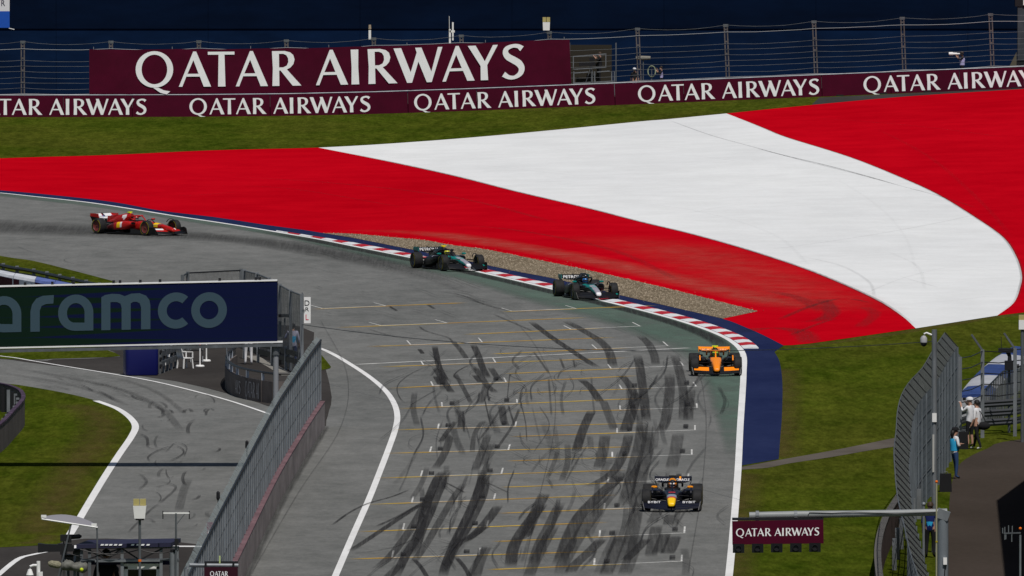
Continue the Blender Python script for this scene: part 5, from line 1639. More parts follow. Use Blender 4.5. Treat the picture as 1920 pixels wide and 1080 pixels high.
# maroon board by the fence, lower end
Y0 = 566.0
a, b = P(388, 979, Y0), P(412, 1042, Y0)
t = thing('maroon_board', 'small maroon board with white letters half hidden by the pit fence', 'sign', (a.x, Y0, 0))
MB().box(((a.x + b.x) / 2, Y0, (a.z + b.z) / 2), (b.x - a.x, .05, a.z - b.z)).build('board', mat('maroon_bright', (0.13, 0.003, 0.04), 0.6, 0.2), t)
c = P(389.5, 1004, Y0 - .03)
place_text('lettering', qa_mesh([('Q', 0), ('A', 81)]), lambda x, y, l: Vector((c.x + x * .15, Y0 - .03 - .002 * l, c.z + y * .17)), M_LETTER, t)
MB().box((a.x + .28, Y0 - .04, a.z - .12), (.06, .04, .5)).build('clamp', M_BLACK, t)
MB().tube([(b.x - .05, Y0 + .1, 0), (b.x - .05, Y0 + .1, a.z)], .04, 8).build('post', M_STEELD, t)

# ---------------------------------------------------------------- overhead sign across the pit exit
GY = 614.0
SG = FPX / GY
gt = thing('overhead_sign', 'blue and green overhead sign board with pale lettering across the pit exit', 'sign', (P(517, 700, GY).x, GY, 0))
def sy(px, y): return y - .0215 * (px - 109)      # the board hangs slightly out of level
c8 = [P(-420, sy(-420, 648), GY), P(520, sy(520, 648), GY), P(520, sy(520, 536), GY), P(-420, sy(-420, 536), GY)]
m = bpy.data.materials.new('sign_gradient'); m.use_nodes = True
nt = m.node_tree; bs = nt.nodes['Principled BSDF']; bs.inputs['Roughness'].default_value = .6; bs.inputs['Specular IOR Level'].default_value = .15
ge = nt.nodes.new('ShaderNodeNewGeometry'); sx = nt.nodes.new('ShaderNodeSeparateXYZ'); nt.links.new(ge.outputs['Position'], sx.inputs[0])
mr = nt.nodes.new('ShaderNodeMapRange'); mr.inputs[1].default_value = P(50, 600, GY).x; mr.inputs[2].default_value = P(330, 600, GY).x
nt.links.new(sx.outputs[0], mr.inputs[0])
ml = nt.nodes.new('ShaderNodeMath'); ml.operation = 'MULTIPLY_ADD'; ml.inputs[1].default_value = -.0215; nt.links.new(sx.outputs[0], ml.inputs[0]); nt.links.new(sx.outputs[2], ml.inputs[2])
m2_ = nt.nodes.new('ShaderNodeMath'); m2_.operation = 'MULTIPLY'; m2_.inputs[1].default_value = 5.6; nt.links.new(ml.outputs[0], m2_.inputs[0])
pp = nt.nodes.new('ShaderNodeMath'); pp.operation = 'PINGPONG'; pp.inputs[1].default_value = 1.0; nt.links.new(m2_.outputs[0], pp.inputs[0])
sb_ = nt.nodes.new('ShaderNodeMath'); sb_.operation = 'SUBTRACT'; nt.links.new(mr.outputs[0], sb_.inputs[0]); nt.links.new(pp.outputs[0], sb_.inputs[1])
st_ = nt.nodes.new('ShaderNodeMapRange'); st_.inputs[1].default_value = -.08; st_.inputs[2].default_value = .08; nt.links.new(sb_.outputs[0], st_.inputs[0])
mx = nt.nodes.new('ShaderNodeMix'); mx.data_type = 'RGBA'; mx.inputs[6].default_value = (.0003, .011, .005, 1); mx.inputs[7].default_value = (.0003, .0035, .034, 1)
nt.links.new(st_.outputs[0], mx.inputs[0]); nt.links.new(mx.outputs[2], bs.inputs['Base Color'])
dy = Vector((0, 1.15, 0))
MB().hexa([c8[0], c8[1], c8[1] + dy, c8[0] + dy, c8[3], c8[2], c8[2] + dy, c8[3] + dy]).build('board', m, gt)
def bar(p0, p1, hh, mm, nm, yy=-.02):
    a, b = P(*p0, GY), P(*p1, GY)
    MB().beam(a + Vector((0, .15, 0)), b + Vector((0, .15, 0)), .36, hh).build(nm, mm, gt)
bar((-420, sy(-420, 534.6)), (520, sy(520, 534.6)), .045, M_WHITE, 'top_trim')
bar((-420, sy(-420, 650)), (530, sy(530, 650)), .05, M_WHITE, 'bottom_trim')
bar((-420, sy(-420, 656)), (530, sy(530, 656)), .10, M_STEELD, 'beam')
for px in (47, 98, 138, 213, 225, 263, 300, 412, 480, 487):
    v = P(px, sy(px, 531), GY)
    MB().box(v + Vector((0, .1, 0)), (.09, .12, .11)).build('clip', M_BLACK, gt)
for px in (517, -420):
    v = P(px, 652, GY)
    MB().tube([(v.x, GY + .2, 0), (v.x, GY + .2, 1.0), (v.x, GY + .2, v.z + .02)], [.105, .10, .095], 12).build('pole', mat('pale_pole', (0.22, 0.23, 0.25), 0.5, 0.3), gt, smooth=True)
    MB().tube([(v.x, GY + .2, v.z - .25), (v.x, GY + .2, v.z + .06)], .14, 10).build('pole_collar', M_STEELD, gt)
GREYL = mat('pale_grey_print', (0.040, 0.072, 0.096), 0.7, 0.15)
def a_c(x0):
    x1, yt, yb = x0 + 66, 553, 621
    o = [(x1, yb), (x1, 590)] + ell(x0 + 33, 588, 33, 35, 16, 0, 180) + [(x0, 590)] + ell(x0 + 32, 590, 32, 31, 10, 180, 270)
    o = [(x, (2 * 588 - y) if False else y) for x, y in o]
    return o
def flipy(pts, c): return [(x, 2 * c - y) for x, y in pts]
def glyph_a(x0):
    out = [(x0 + 66, 621), (x0 + 66, 588)] + [(x0 + 33 + 33 * math.cos(R(t)), 587 - 34 * math.sin(R(t))) for t in range(8, 181, 12)] + [(x0 + 32 - 32 * math.cos(R(t)), 589 + 32 * math.sin(R(t))) for t in range(6, 91, 14)]
    hole = [(x0 + 49.5, 606), (x0 + 49.5, 588)] + [(x0 + 33 + 16.5 * math.cos(R(t)), 587 - 18 * math.sin(R(t))) for t in range(8, 181, 16)] + [(x0 + 32 - 15.5 * math.cos(R(t)), 589 + 17 * math.sin(R(t))) for t in range(6, 91, 17)]
    return [out, hole]
G_a = glyph_a
gl_r = [[(57, 621), (57, 583), (60, 570), (68, 559), (80, 554), (101, 553), (100, 569), (86, 569.5), (78, 573), (74.5, 582), (74.5, 621)]]
gl_m = [[(190, 621), (190, 559), (197, 555), (210, 553), (224, 554), (234, 558), (246, 553.5), (262, 553), (274, 558), (280, 566), (282, 576), (282, 621), (264.5, 621), (264.5, 580), (262, 572), (256, 569), (250, 569), (245, 572), (245, 621), (228, 621), (228, 580), (226, 572), (220, 569), (211, 568.5), (207, 569), (207, 621)]]
def arc_ring(cx, cy, r0, r1, a0, a1, n=26):
    return [(cx + r1 * math.cos(R(a0 + (a1 - a0) * k / n)), cy - r1 * math.sin(R(a0 + (a1 - a0) * k / n))) for k in range(n + 1)] + [(cx + r0 * math.cos(R(a1 + (a0 - a1) * k / n)), cy - r0 * math.sin(R(a1 + (a0 - a1) * k / n))) for k in range(n + 1)]
gl_c = [arc_ring(330, 587, 17.5, 34, 48, 312)]
gl_o = [[(392 + 33.5 * math.cos(R(t)), 587.5 + 33.5 * math.sin(R(t))) for t in range(0, 360, 9)], [(392 + 17.5 * math.cos(R(t)), 587.5 + 17.5 * math.sin(R(t))) for t in range(0, 360, 12)]]
for nm, g in (('a', G_a(-26)), ('r', gl_r), ('a', G_a(109)), ('m', gl_m), ('c', gl_c), ('o', gl_o)):
    vs, fs = fill_contours(g)
    MB().add([P(x, sy(x, y), GY - .012) for x, y in vs], fs).build('letter', GREYL, gt, fix=False)

# ---------------------------------------------------------------- marshal post behind the sign
cb = resample(spline([G(*p) for p in [(560, 757), (530, 758), (510, 757), (483, 753), (455, 747), (435, 739), (425, 727), (430, 715), (442, 706)]], 6), 1.2)
cw = thing('curved_barrier', 'curved grey barrier with faded airline lettering around the marshal post', 'barrier', cb[len(cb) // 2])
sgn2 = 1
rail = []
for i in range(len(cb) - 1):
    a, b = cb[i], cb[i + 1]
    n = side_normal(cb, i) * .07
    MB().hexa([a - n, a + n, b + n, b - n] + [v + Vector((0, 0, .84)) for v in (a - n, a + n, b + n, b - n)]).build('barrier_panel', BANN_F, cw)
    if i % 2 == 0: MB().beam(a + Vector((0, 0, .84)), a + Vector((0, 0, 1.12)), .11, .08).build('rail_post', mat('pale_blue_post', (0.28, 0.31, 0.36), 0.6, 0.2), cw)
MB().tube([p + Vector((0, 0, 1.14)) for p in cb], .05, 6).build('top_rail', M_BLACK, cw)
hs = [(1.12, i) for i in range(len(cb))]
k0 = int(len(cb) * .52)
for i in range(k0, len(cb) - 1):
    f0, f1 = [min(1, (q - k0) / (len(cb) - 1 - k0)) for q in (i, i + 1)]
    h0, h1 = [1.12 + .75 * math.sin(f * math.pi * .62) for f in (f0, f1)]
    MB().add([cb[i] + Vector((0, 0, .86)), cb[i + 1] + Vector((0, 0, .86)), cb[i + 1] + Vector((0, 0, h1)), cb[i] + Vector((0, 0, h0))], [(0, 1, 2, 3)]).build('mesh_panel', MESH_M, cw)
    MB().tube([cb[i] + Vector((0, 0, h0)), cb[i + 1] + Vector((0, 0, h1))], .02, 5).build('mesh_edge', M_STEELD, cw)
Lc = [0.0]
for a, b in zip(cb, cb[1:]): Lc.append(Lc[-1] + (b - a).length)
def cbp(s, z, off):
    j = min(max(int(np.searchsorted(Lc, s)) - 1, 0), len(cb) - 2)
    f = (s - Lc[j]) / (Lc[j + 1] - Lc[j])
    p = cb[j].lerp(cb[j + 1], f)
    n = side_normal(cb, j)
    if n.y > 0: n = -n
    if j > len(cb) * .7 and n.x > 0: n = -n
    return p + n * off + Vector((0, 0, z))
FADE = mat('faded_white_print', (0.36, 0.34, 0.34), 0.8, 0.1)
sQ = min(range(len(cb)), key=lambda k: (cb[k] - G(463, 749)).length)
place_text('lettering', qa_mesh(QA[:7]), lambda x, y, l: cbp(Lc[sQ] - .05 - x * .34, .12 + y * .60,   .105 + .002 * l), FADE, cw)
place_text('lettering', qa_mesh([('A', 0), ('Y', 55), ('S', 118)]), lambda x, y, l: cbp(Lc[sQ] + 2.3 - x * .55, .16 + y * .50,   .105 + .002 * l), FADE, cw)

# high fence behind the sign
def post_fence(name, label, px_tops, hgt, meshm, postm, group=None, wires=0):
    pts = []
    for (x, y) in px_tops:
        D = (FPX * (CAM_H - hgt)) / (y + 783.0)
        for _ in range(20):
            v = P(x, y, D)
            D += (v.z - hgt) * 18.0
        v = P(x, y, D)
        pts.append(Vector((v.x, v.y, 0)))
    t = thing(name, label, 'fence', pts[0], 0, group)
    for p in pts:
        MB().beam(p, p + Vector((0, 0, hgt)), .13, .13).build('post', postm, t)
    for a, b in zip(pts, pts[1:]):
        if meshm: MB().add([a + Vector((0, 0, .02)), b + Vector((0, 0, .02)), b + Vector((0, 0, hgt - .05)), a + Vector((0, 0, hgt - .05))], [(0, 1, 2, 3)]).build('mesh_panel', meshm, t)
        MB().tube([a + Vector((0, 0, hgt - .06)), b + Vector((0, 0, hgt - .06))], .03, 6).build('top_cable', M_BLACK if not meshm or wires else M_STEELD, t)
        for k in range(wires):
            MB().tube([a + Vector((0, 0, hgt - .5 - .5 * k)), b + Vector((0, 0, hgt - .5 - .5 * k))], .022, 5).build('cable', M_BLACK, t)
    return t, pts
post_fence('mesh_fence', 'see-through wire fence rising above the overhead sign', [(342, 515), (352, 509), (452, 504)], 3.2, MESH_T, M_STEELD, None, 2)
hf, hpts = post_fence('mesh_fence', 'grey mesh fence curving beside the overhead sign to the white sign', [(458, 505), (482, 511), (505, 520), (525, 532), (545, 543), (566, 551)], 3.2, MESH_M, M_STEEL, None, 0)
e = hpts[-1]
t = thing('white_sign', 'tall narrow white sign with black and red letters on the fence end', 'sign', e)
a, b = P(570, 557, e.y), P(582.5, 606, e.y)
MB().box(((a.x + b.x) / 2, e.y, (a.z + b.z) / 2), (b.x - a.x, .04, a.z - b.z)).build('board', M_WHITE, t)
for ch, py, sz, mm, sxx in (('D', 573, .30, M_BLACK, 1), ('R', 583.5, .22, M_BLACK, 1.2), ('L', 600, .32, mat('red_print', (0.55, 0.01, 0.06), 0.6, 0.2), .9)):
    V, F = bfont(ch)
    c = P(575.5, py, e.y - .03)
    MB().add([(c.x + x * sz * sxx, e.y - .03, c.z + y * sz) for x, y, l in V], F).build('letter', mm, t, fix=False)
MB().beam((e.x, e.y - .05, (a.z + b.z) / 2), (a.x + .03, e.y - .05, (a.z + b.z) / 2), .05, .06).build('bracket', M_STEELD, t)
MB().beam((e.x + .02, e.y + .06, 0), (e.x + .02, e.y + .06, 3.25), .05, .05).build('support_post', M_STEELD, t)
t = thing('grass_kerb_barrier', 'dark guard rail with pale posts behind the marshals', 'barrier', G(500, 682))
for z in (.45, .75):
    MB().beam(G(455, 672) + Vector((0, 0, z)), G(566, 702) + Vector((0, 0, z)), .06, .2).build('rail', M_BLACK, t)
for k in range(5):
    p = G(458 + 26 * k, 673 + 7 * k)
    MB().beam(p, p + Vector((0, 0, .95)), .12, .12).build('post', M_STEEL, t)

# marshals
OV = dict(top=mat('overall_lilac_white', (0.40, 0.40, 0.52), 0.9, 0.1), legs=C_NV, shoes=C_WH, band=C_LB, bz=(1.08, 1.22), sleeve=2)
person('marshal in navy and white overalls seen from behind by the fence end', G(549, 691), math.pi / 2, dict(OV, hair=HAIR_B, elbow_l=(-.3, .1, 1.2), wrist_l=(-.25, .3, 1.32)), 'marshals')
person('marshal in white trousers standing under the overhead sign', G(466, 684), math.pi / 2, dict(top=C_NV, legs=C_WH, shoes=C_WH, hair=HAIR_D, sleeve=2), 'marshals')
t = thing('equipment_trolley', 'dark equipment stack beside the marshal at the fence end', 'trolley', G(533, 684))
c = G(533, 684)
MB().box(c + Vector((0, 0, .28)), (.42, .4, .45)).build('box', M_BLACK, t)
MB().box(c + Vector((.02, 0, .72)), (.30, .3, .40)).build('case', mat('dark_grey_case', (0.05, 0.05, 0.055), 0.7, 0.2), t)
MB().tube([c + Vector((-.1, 0, .9)), c + Vector((0, 0, 1.4)), c + Vector((.02, 0, 1.85))], .035, 8).build('stem', M_STEELD, t)
MB().box(c + Vector((0, 0, 1.95)), (.46, .3, .12)).build('head', M_BLACK, t)
for d in (-.15, .15):
    MB().lathe([(.0, -.03), (.07, -.03), (.07, .03), (.0, .03)], c + Vector((d, -.2, .07)), 'Y', 12).build('wheel', M_RUBBER, t)

# blue container, posts, chair, poles, folding chair
c = G(264, 704)
t = thing('blue_container', 'dark blue upright container under the overhead sign', 'container', c, R(8))
mb = MB(); ring = []
for z, k in ((.03, .97), (.08, 1.0), (1.30, 1.0), (1.36, .96)):
    rr = []
    for (cx, cy, a0) in ((.5, .35, 0), (-.5, .35, 90), (-.5, -.35, 180), (.5, -.35, 270)):
        for q in range(4):
            a = R(a0 + 30 * q)
            rr.append(Vector(((cx + .15 * math.cos(a)) * k, (cy + .15 * math.sin(a)) * k, z)))
    ring.append(rr)
mb.rings(ring).build('tank', mat('deep_blue', (0.002, 0.004, 0.075), 0.5, 0.3), t, smooth=True, world=False)
MB().box((0, 0, 1.40), (1.15, .85, .06)).build('lid', M_STEELD, t, world=False)
for sx_ in (-.4, .4):
    MB().box((sx_, 0, .015), (.12, .7, .03)).build('skid', M_BLACK, t, world=False)
t = thing('stacked_guardrail', 'grey guard rail posts standing beside the blue container', 'guard rail', G(312, 700))
for k, (px, py) in enumerate(((300, 702), (307, 699), (314, 696), (321, 693), (329, 690))):
    p = G(px, py)
    MB().box(p + Vector((0, 0, .6)), (.10, .14, 1.2)).build('post', M_STEEL if k % 2 else M_STEELD, t)
    for z in (.35, .62, .9):
        MB().box(p + Vector((.04, -.09, z)), (.10, .05, .10)).build('bracket', M_WHITE if (k + int(z * 10)) % 4 == 0 else M_BLACK, t)
a, b = G(300, 702), G(329, 690)
for z in (.4, .8):
    MB().beam(a + Vector((.05, .1, z)), b + Vector((.05, .1, z)), .06, .22).build('rail', M_STEELD, t)
c = G(347, 691)
t = thing('plastic_chair', 'white plastic garden chair under the overhead sign', 'chair', c, R(125))
def cb_(mb, n, m=M_WHITE): return mb.build(n, m, t, world=False)
cb_(MB().box((0, 0, .42), (.46, .44, .035)), 'seat')
for (x_, y_) in ((-.2, -.19), (.2, -.19), (-.2, .19), (.2, .19)):
    cb_(MB().beam((x_ * 1.15, y_ * 1.2, 0), (x_, y_, .42), .05, .04), 'leg')
cb_(MB().hexa([Vector(v) for v in ((-.22, .2, .44), (.22, .2, .44), (.22, .23, .44), (-.22, .23, .44), (-.2, .30, .86), (.2, .30, .86), (.2, .33, .86), (-.2, .33, .86))]), 'backrest')
for s in (-1, 1):
    cb_(MB().beam((s * .23, -.2, .66), (s * .23, .27, .68), .05, .03), 'armrest')
    cb_(MB().beam((s * .23, -.2, .42), (s * .23, -.2, .66), .04, .04), 'arm_support')
for (px, py, lab) in ((375, 688, 'white pole in a round base nearer the white chair'), (387, 678, 'white pole in a round base farther from the white chair')):
    c = G(px, py)
    t = thing('barrier_pole', lab, 'pole', c, 0, 'white poles by the chair')
    MB().lathe([(0, 0), (.18, 0), (.18, .05), (.14, .08), (0, .08)], c, 'Z', 20).build('base', M_WHITE, t, smooth=True)
    MB().tube([c + Vector((0, 0, .05)), c + Vector((0, 0, 1.15))], .03, 10).build('rod', M_WHITE, t, smooth=True)
    MB().tube([c + Vector((0, 0, .82)), c + Vector((0, 0, .90))], .032, 10).build('red_ring', C_RD, t)
c = G(369, 679)
t = thing('folding_chair', 'dark folding chair behind the white poles', 'chair', c)
for s in (-1, 1):
    MB().tube([c + Vector((s * .24, -.2, 0)), c + Vector((s * .24, .22, .5))], .014, 6).build('leg', M_STEEL, t)
    MB().tube([c + Vector((s * .24, .22, 0)), c + Vector((s * .24, -.2, .5))], .014, 6).build('leg', M_STEEL, t)
    MB().tube([c + Vector((s * .24, .2, .45)), c + Vector((s * .24, .26, .9))], .014, 6).build('back_upright', M_STEEL, t)
MB().box(c + Vector((0, 0, .47)), (.48, .42, .03)).build('seat', C_BK, t)
MB().box(c + Vector((0, .25, .75)), (.48, .02, .28)).build('backrest', C_BK, t)

# ---------------------------------------------------------------- barriers at the left edge
al = spline([G(*p) for p in [(-120, 480), (0, 514), (60, 525), (120, 538), (180, 551), (260, 569)]], 4)
t = thing('guard_rail', 'dark guard rail along the grass verge at the left edge', 'guard rail', al[5])
for z in (.16, .40):
    MB().tube([p + Vector((0, 0, z)) for p in al], [.085] * len(al), 6).build('rail', M_BLACK, t)
for p in resample(al, 3.2):
    MB().beam(p + Vector((0, .12, 0)), p + Vector((0, .12, .52)), .15, .15).build('post', M_STEEL, t)
tl = spline([G(*p) for p in [(-120, 512), (0, 541), (60, 552), (140, 568), (200, 582)]], 4)
t = thing('tyre_wall', 'low wall covered with white and blue tarpaulin above maroon lettering at the left edge', 'barrier', tl[5])
seg = resample(tl, 4.0)
CW, CBL = mat('tarp_white', (0.52, 0.54, 0.58), 0.7, 0.2, noise=.2, nscale=(1, 1, 1)), mat('tarp_blue', (0.10, 0.14, 0.36), 0.7, 0.2, noise=.25, nscale=(1, 1, 1))
for i in range(len(seg) - 1):
    a, b = seg[i], seg[i + 1]
    rr = [Vector((0, 0, .02)), Vector((0, .0, .56)), Vector((0, .35, .66)), Vector((0, 3.0, .68)), Vector((0, 3.2, .02))]
    MB().rings([[a + v for v in rr], [b + v - Vector((.02, 0, 0)) for v in rr]]).build('tarpaulin', (CW, CBL)[(i // 2) % 2], t)
sg = [p + Vector((0, -.03, 0)) for p in tl]
MB().rings([[p + Vector((0, -.01, .01)), p + Vector((0, -.01, .54)), p + Vector((0, .015, .54)), p + Vector((0, .015, .01))] for p in sg]).build('maroon_skirt', M_MAROON, t)
a, b = G(-62, 527.5), G(150, 571)
ax = (b - a); ax.z = 0
place_text('lettering', qa, lambda x, y, l: a + ax * (x / 11.1) + Vector((0, -.06 - .002 * l,   .06 + y * .42)), M_LETTER, t)
ub = spline([G(*p) for p in [(-160, 950), (-60, 890), (0, 848), (24, 823), (39, 806), (44, 797), (42, 789), (36, 782), (20, 775), (0, 770), (-60, 765), (-160, 757)]], 5)
ub = resample(ub, 1.6)
t = thing('curved_barrier', 'rounded end of a grey barrier with purple top on the grass infield', 'barrier', ub[len(ub) // 2])
PURP = mat('purple_coping', (0.065, 0.042, 0.07), 0.8, 0.1, noise=.4, nscale=(1, 1, 1))
for i in range(len(ub) - 1):
    a, b = ub[i], ub[i + 1]
    n = side_normal(ub, i) * .05
    MB().hexa([a - n, a + n, b + n, b - n] + [v + Vector((0, 0, .98)) for v in (a - n, a + n, b + n, b - n)]).build('barrier_panel', BANN_F, t)
    n = n * 1.5
    MB().hexa([v + Vector((0, 0, .984)) for v in (a - n, a + n, b + n, b - n)] + [v + Vector((0, 0, 1.05)) for v in (a - n, a + n, b + n, b - n)]).build('coping', PURP, t)
    nn = side_normal(ub, i)
    MB().beam(a + nn * .2, a + nn * .2 + Vector((0, 0, .92)), .12, .12).build('back_post', M_STEEL if i % 2 else M_BLACK, t)

# ---------------------------------------------------------------- television platform and masts in the left foreground (pit building side)
RY = 400.0
def Qp(px, py, dy=0.0): return P(px, py, RY + dy)
pfm = thing('camera_platform', 'steel scaffold platform with navy roof edge at the bottom left', 'platform', (Qp(240, 1080).x, RY, 0))
a, b = Qp(143, 1021), Qp(345, 1018)
MB().hexa([Vector((a.x, RY, a.z - .09)), Vector((b.x - .3, RY, b.z - .09)), Vector((b.x - .1, RY + 1.4, b.z - .06)), Vector((a.x + .25, RY + 1.4, a.z - .06)), Vector((a.x, RY, a.z)), Vector((b.x - .3, RY, b.z)), Vector((b.x - .1, RY + 1.4, b.z + .03)), Vector((a.x + .25, RY + 1.4, a.z + .03))]).build('roof', mat('navy_awning', (0.022, 0.022, 0.05), 0.7, 0.2), pfm)
for k, px in enumerate((188, 196, 204, 213, 222, 245, 255, 264, 274)):
    v = Qp(px, 1023, -.02)
    MB().hexa([v + Vector(q) for q in ((0, 0, 0), (.07, 0, 0), (.07, .01, 0), (0, .01, 0), (.02, 0, .035), (.09, 0, .035), (.09, .01, .035), (.02, .01, .035))]).build('lettering', M_LETTER, pfm)
for (p0, p1) in (((152, 1027), (336, 1026)), ((152, 1050), (336, 1049))):
    MB().beam(Qp(*p0, .1), Qp(*p1, .1), .06, .05).build('truss_chord', M_STEELD, pfm)
for (p0, p1) in (((160, 1050), (228, 1028)), ((228, 1028), (262, 1050)), ((262, 1050), (305, 1028)), ((228, 1028), (200, 1050)), ((160, 1028), (200, 1050))):
    MB().beam(Qp(*p0, .1), Qp(*p1, .1), .035, .035).build('truss_brace', M_BLACK, pfm)
for px in (153, 168, 229, 302, 332):
    v = Qp(px, 1026, .12)
    MB().beam((v.x, v.y, 0), v, .07, .07).build('post', M_STEEL if px > 200 else M_STEELD, pfm)
v0, v1 = Qp(150, 1051, .6), Qp(335, 1051, .6)
MB().box(((v0.x + v1.x) / 2, RY + .7, v0.z - .05), (v1.x - v0.x, .1, .10)).build('dark_fascia', mat('navy_dark', (0.012, 0.012, 0.04), 0.7, 0.2), pfm)
MB().beam(Qp(178, 1052, .05), Qp(300, 1051, .05), .05, .05).build('handrail', M_STEEL, pfm)
v0, v1 = Qp(232, 1056, .3), Qp(302, 1056, .3)
MB().box(((v0.x + v1.x) / 2, RY + .3, v0.z - .07), (v1.x - v0.x, .05, .12)).build('window_head', M_WHITE, pfm)
for px in (236, 297):
    v = Qp(px, 1062, .3)
    MB().box((v.x, RY + .3, v.z - .5), (.09, .05, 1.0)).build('window_jamb', M_WHITE, pfm)
v0, v1 = Qp(240, 1068, .36), Qp(293, 1068, .36)
MB().box(((v0.x + v1.x) / 2, RY + .4, v0.z - .5), (v1.x - v0.x, .04, 1.0)).build('window_pane', mat('dark_glass', (0.006, 0.007, 0.009), 0.15, 0.5), pfm)
zd = Qp(200, 1080).z - 1.35
v0, v1 = Qp(60, 1080), Qp(340, 1080)
MB().box(((v0.x + v1.x) / 2, RY + .6, zd - .05), (v1.x - v0.x, 2.6, .1)).build('deck', M_STEELD, pfm)
for px in (62, 120):
    v = Qp(px, 1080, -.5)
    MB().beam((v.x, v.y, 0), (v.x, v.y, zd - .1), .09, .09).build('post', M_STEELD, pfm)
# sun shade over the camera
t = thing('sun_shade', 'grey curved sun shade on poles above the television camera', 'canopy', Qp(120, 1080) * 1.0)
t.location = (Qp(130, 1080).x, RY, zd)
L0, R0 = Qp(78, 973), Qp(183, 989)
rings = []
for k in range(13):
    f = k / 12
    p = L0.lerp(R0, f)
    d = .95 * (1 - (2 * f - 1) ** 2) ** .5 + .03
    rise = .02 + .10 * math.sin(math.pi * f)
    rings.append([p + Vector((0, -.02, -.012)), p + Vector((0, -.02, .012)), p + Vector((0, d * .5, rise * .8 + .012)), p + Vector((0, d, rise + .012)), p + Vector((0, d, rise - .012)), p + Vector((0, d * .5, rise * .8 - .012))])
MB().rings(rings).build('shade_sheet', mat('grey_fabric', (0.24, 0.235, 0.26), 0.9, 0.1), t, smooth=True)
MB().tube([L0 + Vector((0, -.03, 0)), R0 + Vector((0, -.03, 0))], .02, 6).build('front_edge', M_WHITE, t)
for p in (L0, R0):
    MB().box(p + Vector((.05 if p is L0 else -.08, 0, .06)), (.12, .08, .06)).build('clamp', M_WHITE, t)
MB().tube([Qp(133, 984), Qp(110, 1080), Vector((Qp(104, 1080).x, RY, zd))], .022, 6).build('pole', M_STEELD, t)
MB().tube([Qp(182, 989), Vector((Qp(184, 1080).x, RY, zd))], .022, 6).build('pole', M_STEELD, t)
c = Qp(119, 1046)
cam1 = tv_camera('television_camera', 'large black television camera with long lens under the grey sun shade', (c.x, RY + .2, zd), math.pi, .68, c.z - zd + .10, M_BLACK)
MB().tube([(-.16, 0, c.z - zd + .46), (-.36, 0, c.z - zd + .48), (-.41, 0, c.z - zd + .48)], [.05, .055, .02], 10).build('microphone', M_BLACK, cam1, world=False)
t = thing('camera_cover', 'crumpled grey rain cover and fur microphone below the television camera', 'cover', (Qp(140, 1080).x, RY - .3, zd))
rings = []
for k in range(12):
    f = k / 11
    p = Qp(115 + 48 * f, 1062 - 2 * math.sin(6 * f), -.3)
    w_ = .065 + .04 * math.sin(3.1 * f)
    rings.append([p + Vector((random.uniform(-.02, .02), w_ * math.cos(q) * 1.4, w_ * math.sin(q) * (1.1 + .3 * math.sin(9 * f)) + random.uniform(-.025, .025))) for q in [2 * math.pi * i / 12 for i in range(12)]])
MB().rings(rings).build('rain_cover', mat('grey_cover', (0.14, 0.14, 0.125), 0.8, 0.2, noise=.35, nscale=(8, 8, 8)), t, smooth='all')
a, b = Qp(90, 1056, -.35), Qp(114, 1060, -.35)
MB().tube([a, a.lerp(b, .2), a.lerp(b, .8), b], [.03, .075, .085, .05], 12).build('fur_microphone', mat('tan_fur', (0.30, 0.28, 0.20), 1, 0, noise=.4, nscale=(25, 25, 25), bump=1.0, bscale=60), t, smooth=True)
v = Qp(140, 1070, -.3)
MB().beam((v.x, v.y, zd), v, .06, .06).build('stand', M_STEELD, t)
MB().sphere(Qp(153, 1068, -.5), .045, 12).build('lime_ball', mat('lime', (0.5, 0.6, 0.02), 0.5, 0.3), t, smooth='all')
for (px, py, lab, top) in ((199, 1032, 'crew member with black hood under the platform roof', C_BK), (216, 1063, 'crew member in orange top at the bottom left platform', C_OR)):
    v = Qp(px, py, .9)
    hh = (v.z - zd) / 1.76
    person(lab, (v.x, RY + .9, zd), math.pi / 2, dict(top=top, legs=C_BK, shoes=C_BK, hair=HAIR_B), 'crew on the camera platform', hh)
# security camera on a white pipe at the far lower left
c = Qp(72, 1080, -1)
t = thing('security_camera', 'white dome security camera on a bent pipe at the bottom left corner', 'camera', (c.x, c.y, 0))
MB().tube([(c.x, c.y, 0), Qp(72, 1062, -1), Qp(72, 1052, -1)], .045, 10).build('post', M_WHITE, t, smooth=True)
MB().tube([Qp(72, 1060, -1), Qp(62, 1060, -1), Qp(57, 1062, -1), Qp(56, 1068, -1)], .03, 8).build('bent_arm', M_WHITE, t, smooth=True)
d = Qp(56, 1070, -1)
MB().lathe([(.0, .04), (.04, .03), (.07, -.05), (.085, -.10), (.0, -.10)], d, 'Z', 14).build('dome_housing', M_WHITE, t, smooth=True)
MB().sphere(d + Vector((0, 0, -.10)), .07, 12).build('dome', M_BLACK, t, smooth='all')
MB().box(Qp(76, 1078, -1.1), (.10, .1, .14)).build('junction_box', M_WHITE, t)
# light box on a mast
c = Qp(262, 972, -.6)
t = thing('light_mast', 'white light box with gold reflectors on a thin mast at the bottom left', 'light', (c.x, c.y, 0))
MB().tube([(c.x, c.y, 0), c], .03, 8).build('mast', M_STEELD, t)
MB().tube([c - Vector((0, 0, .04)), c], .10, 10).build('mount', M_BLACK, t)
s_ = .29
MB().hexa([c + Vector(q) for q in ((-.12, -.09, 0), (.12, -.09, 0), (.12, .09, 0), (-.12, .09, 0), (-.15, -.11, .29), (.15, -.11, .29), (.15, .11, .29), (-.15, .11, .29))]).build('housing', M_WHITE, t)
for d in (-.075, .075):
    MB().box(c + Vector((d, 0, .37)), (.135, .16, .15)).build('reflector', GOLD, t)
for py in (1051,):
    MB().tube([Qp(262, py + 2, -.6), Qp(262, py - 2, -.6)], .04, 8).build('orange_clip', C_OR, t)
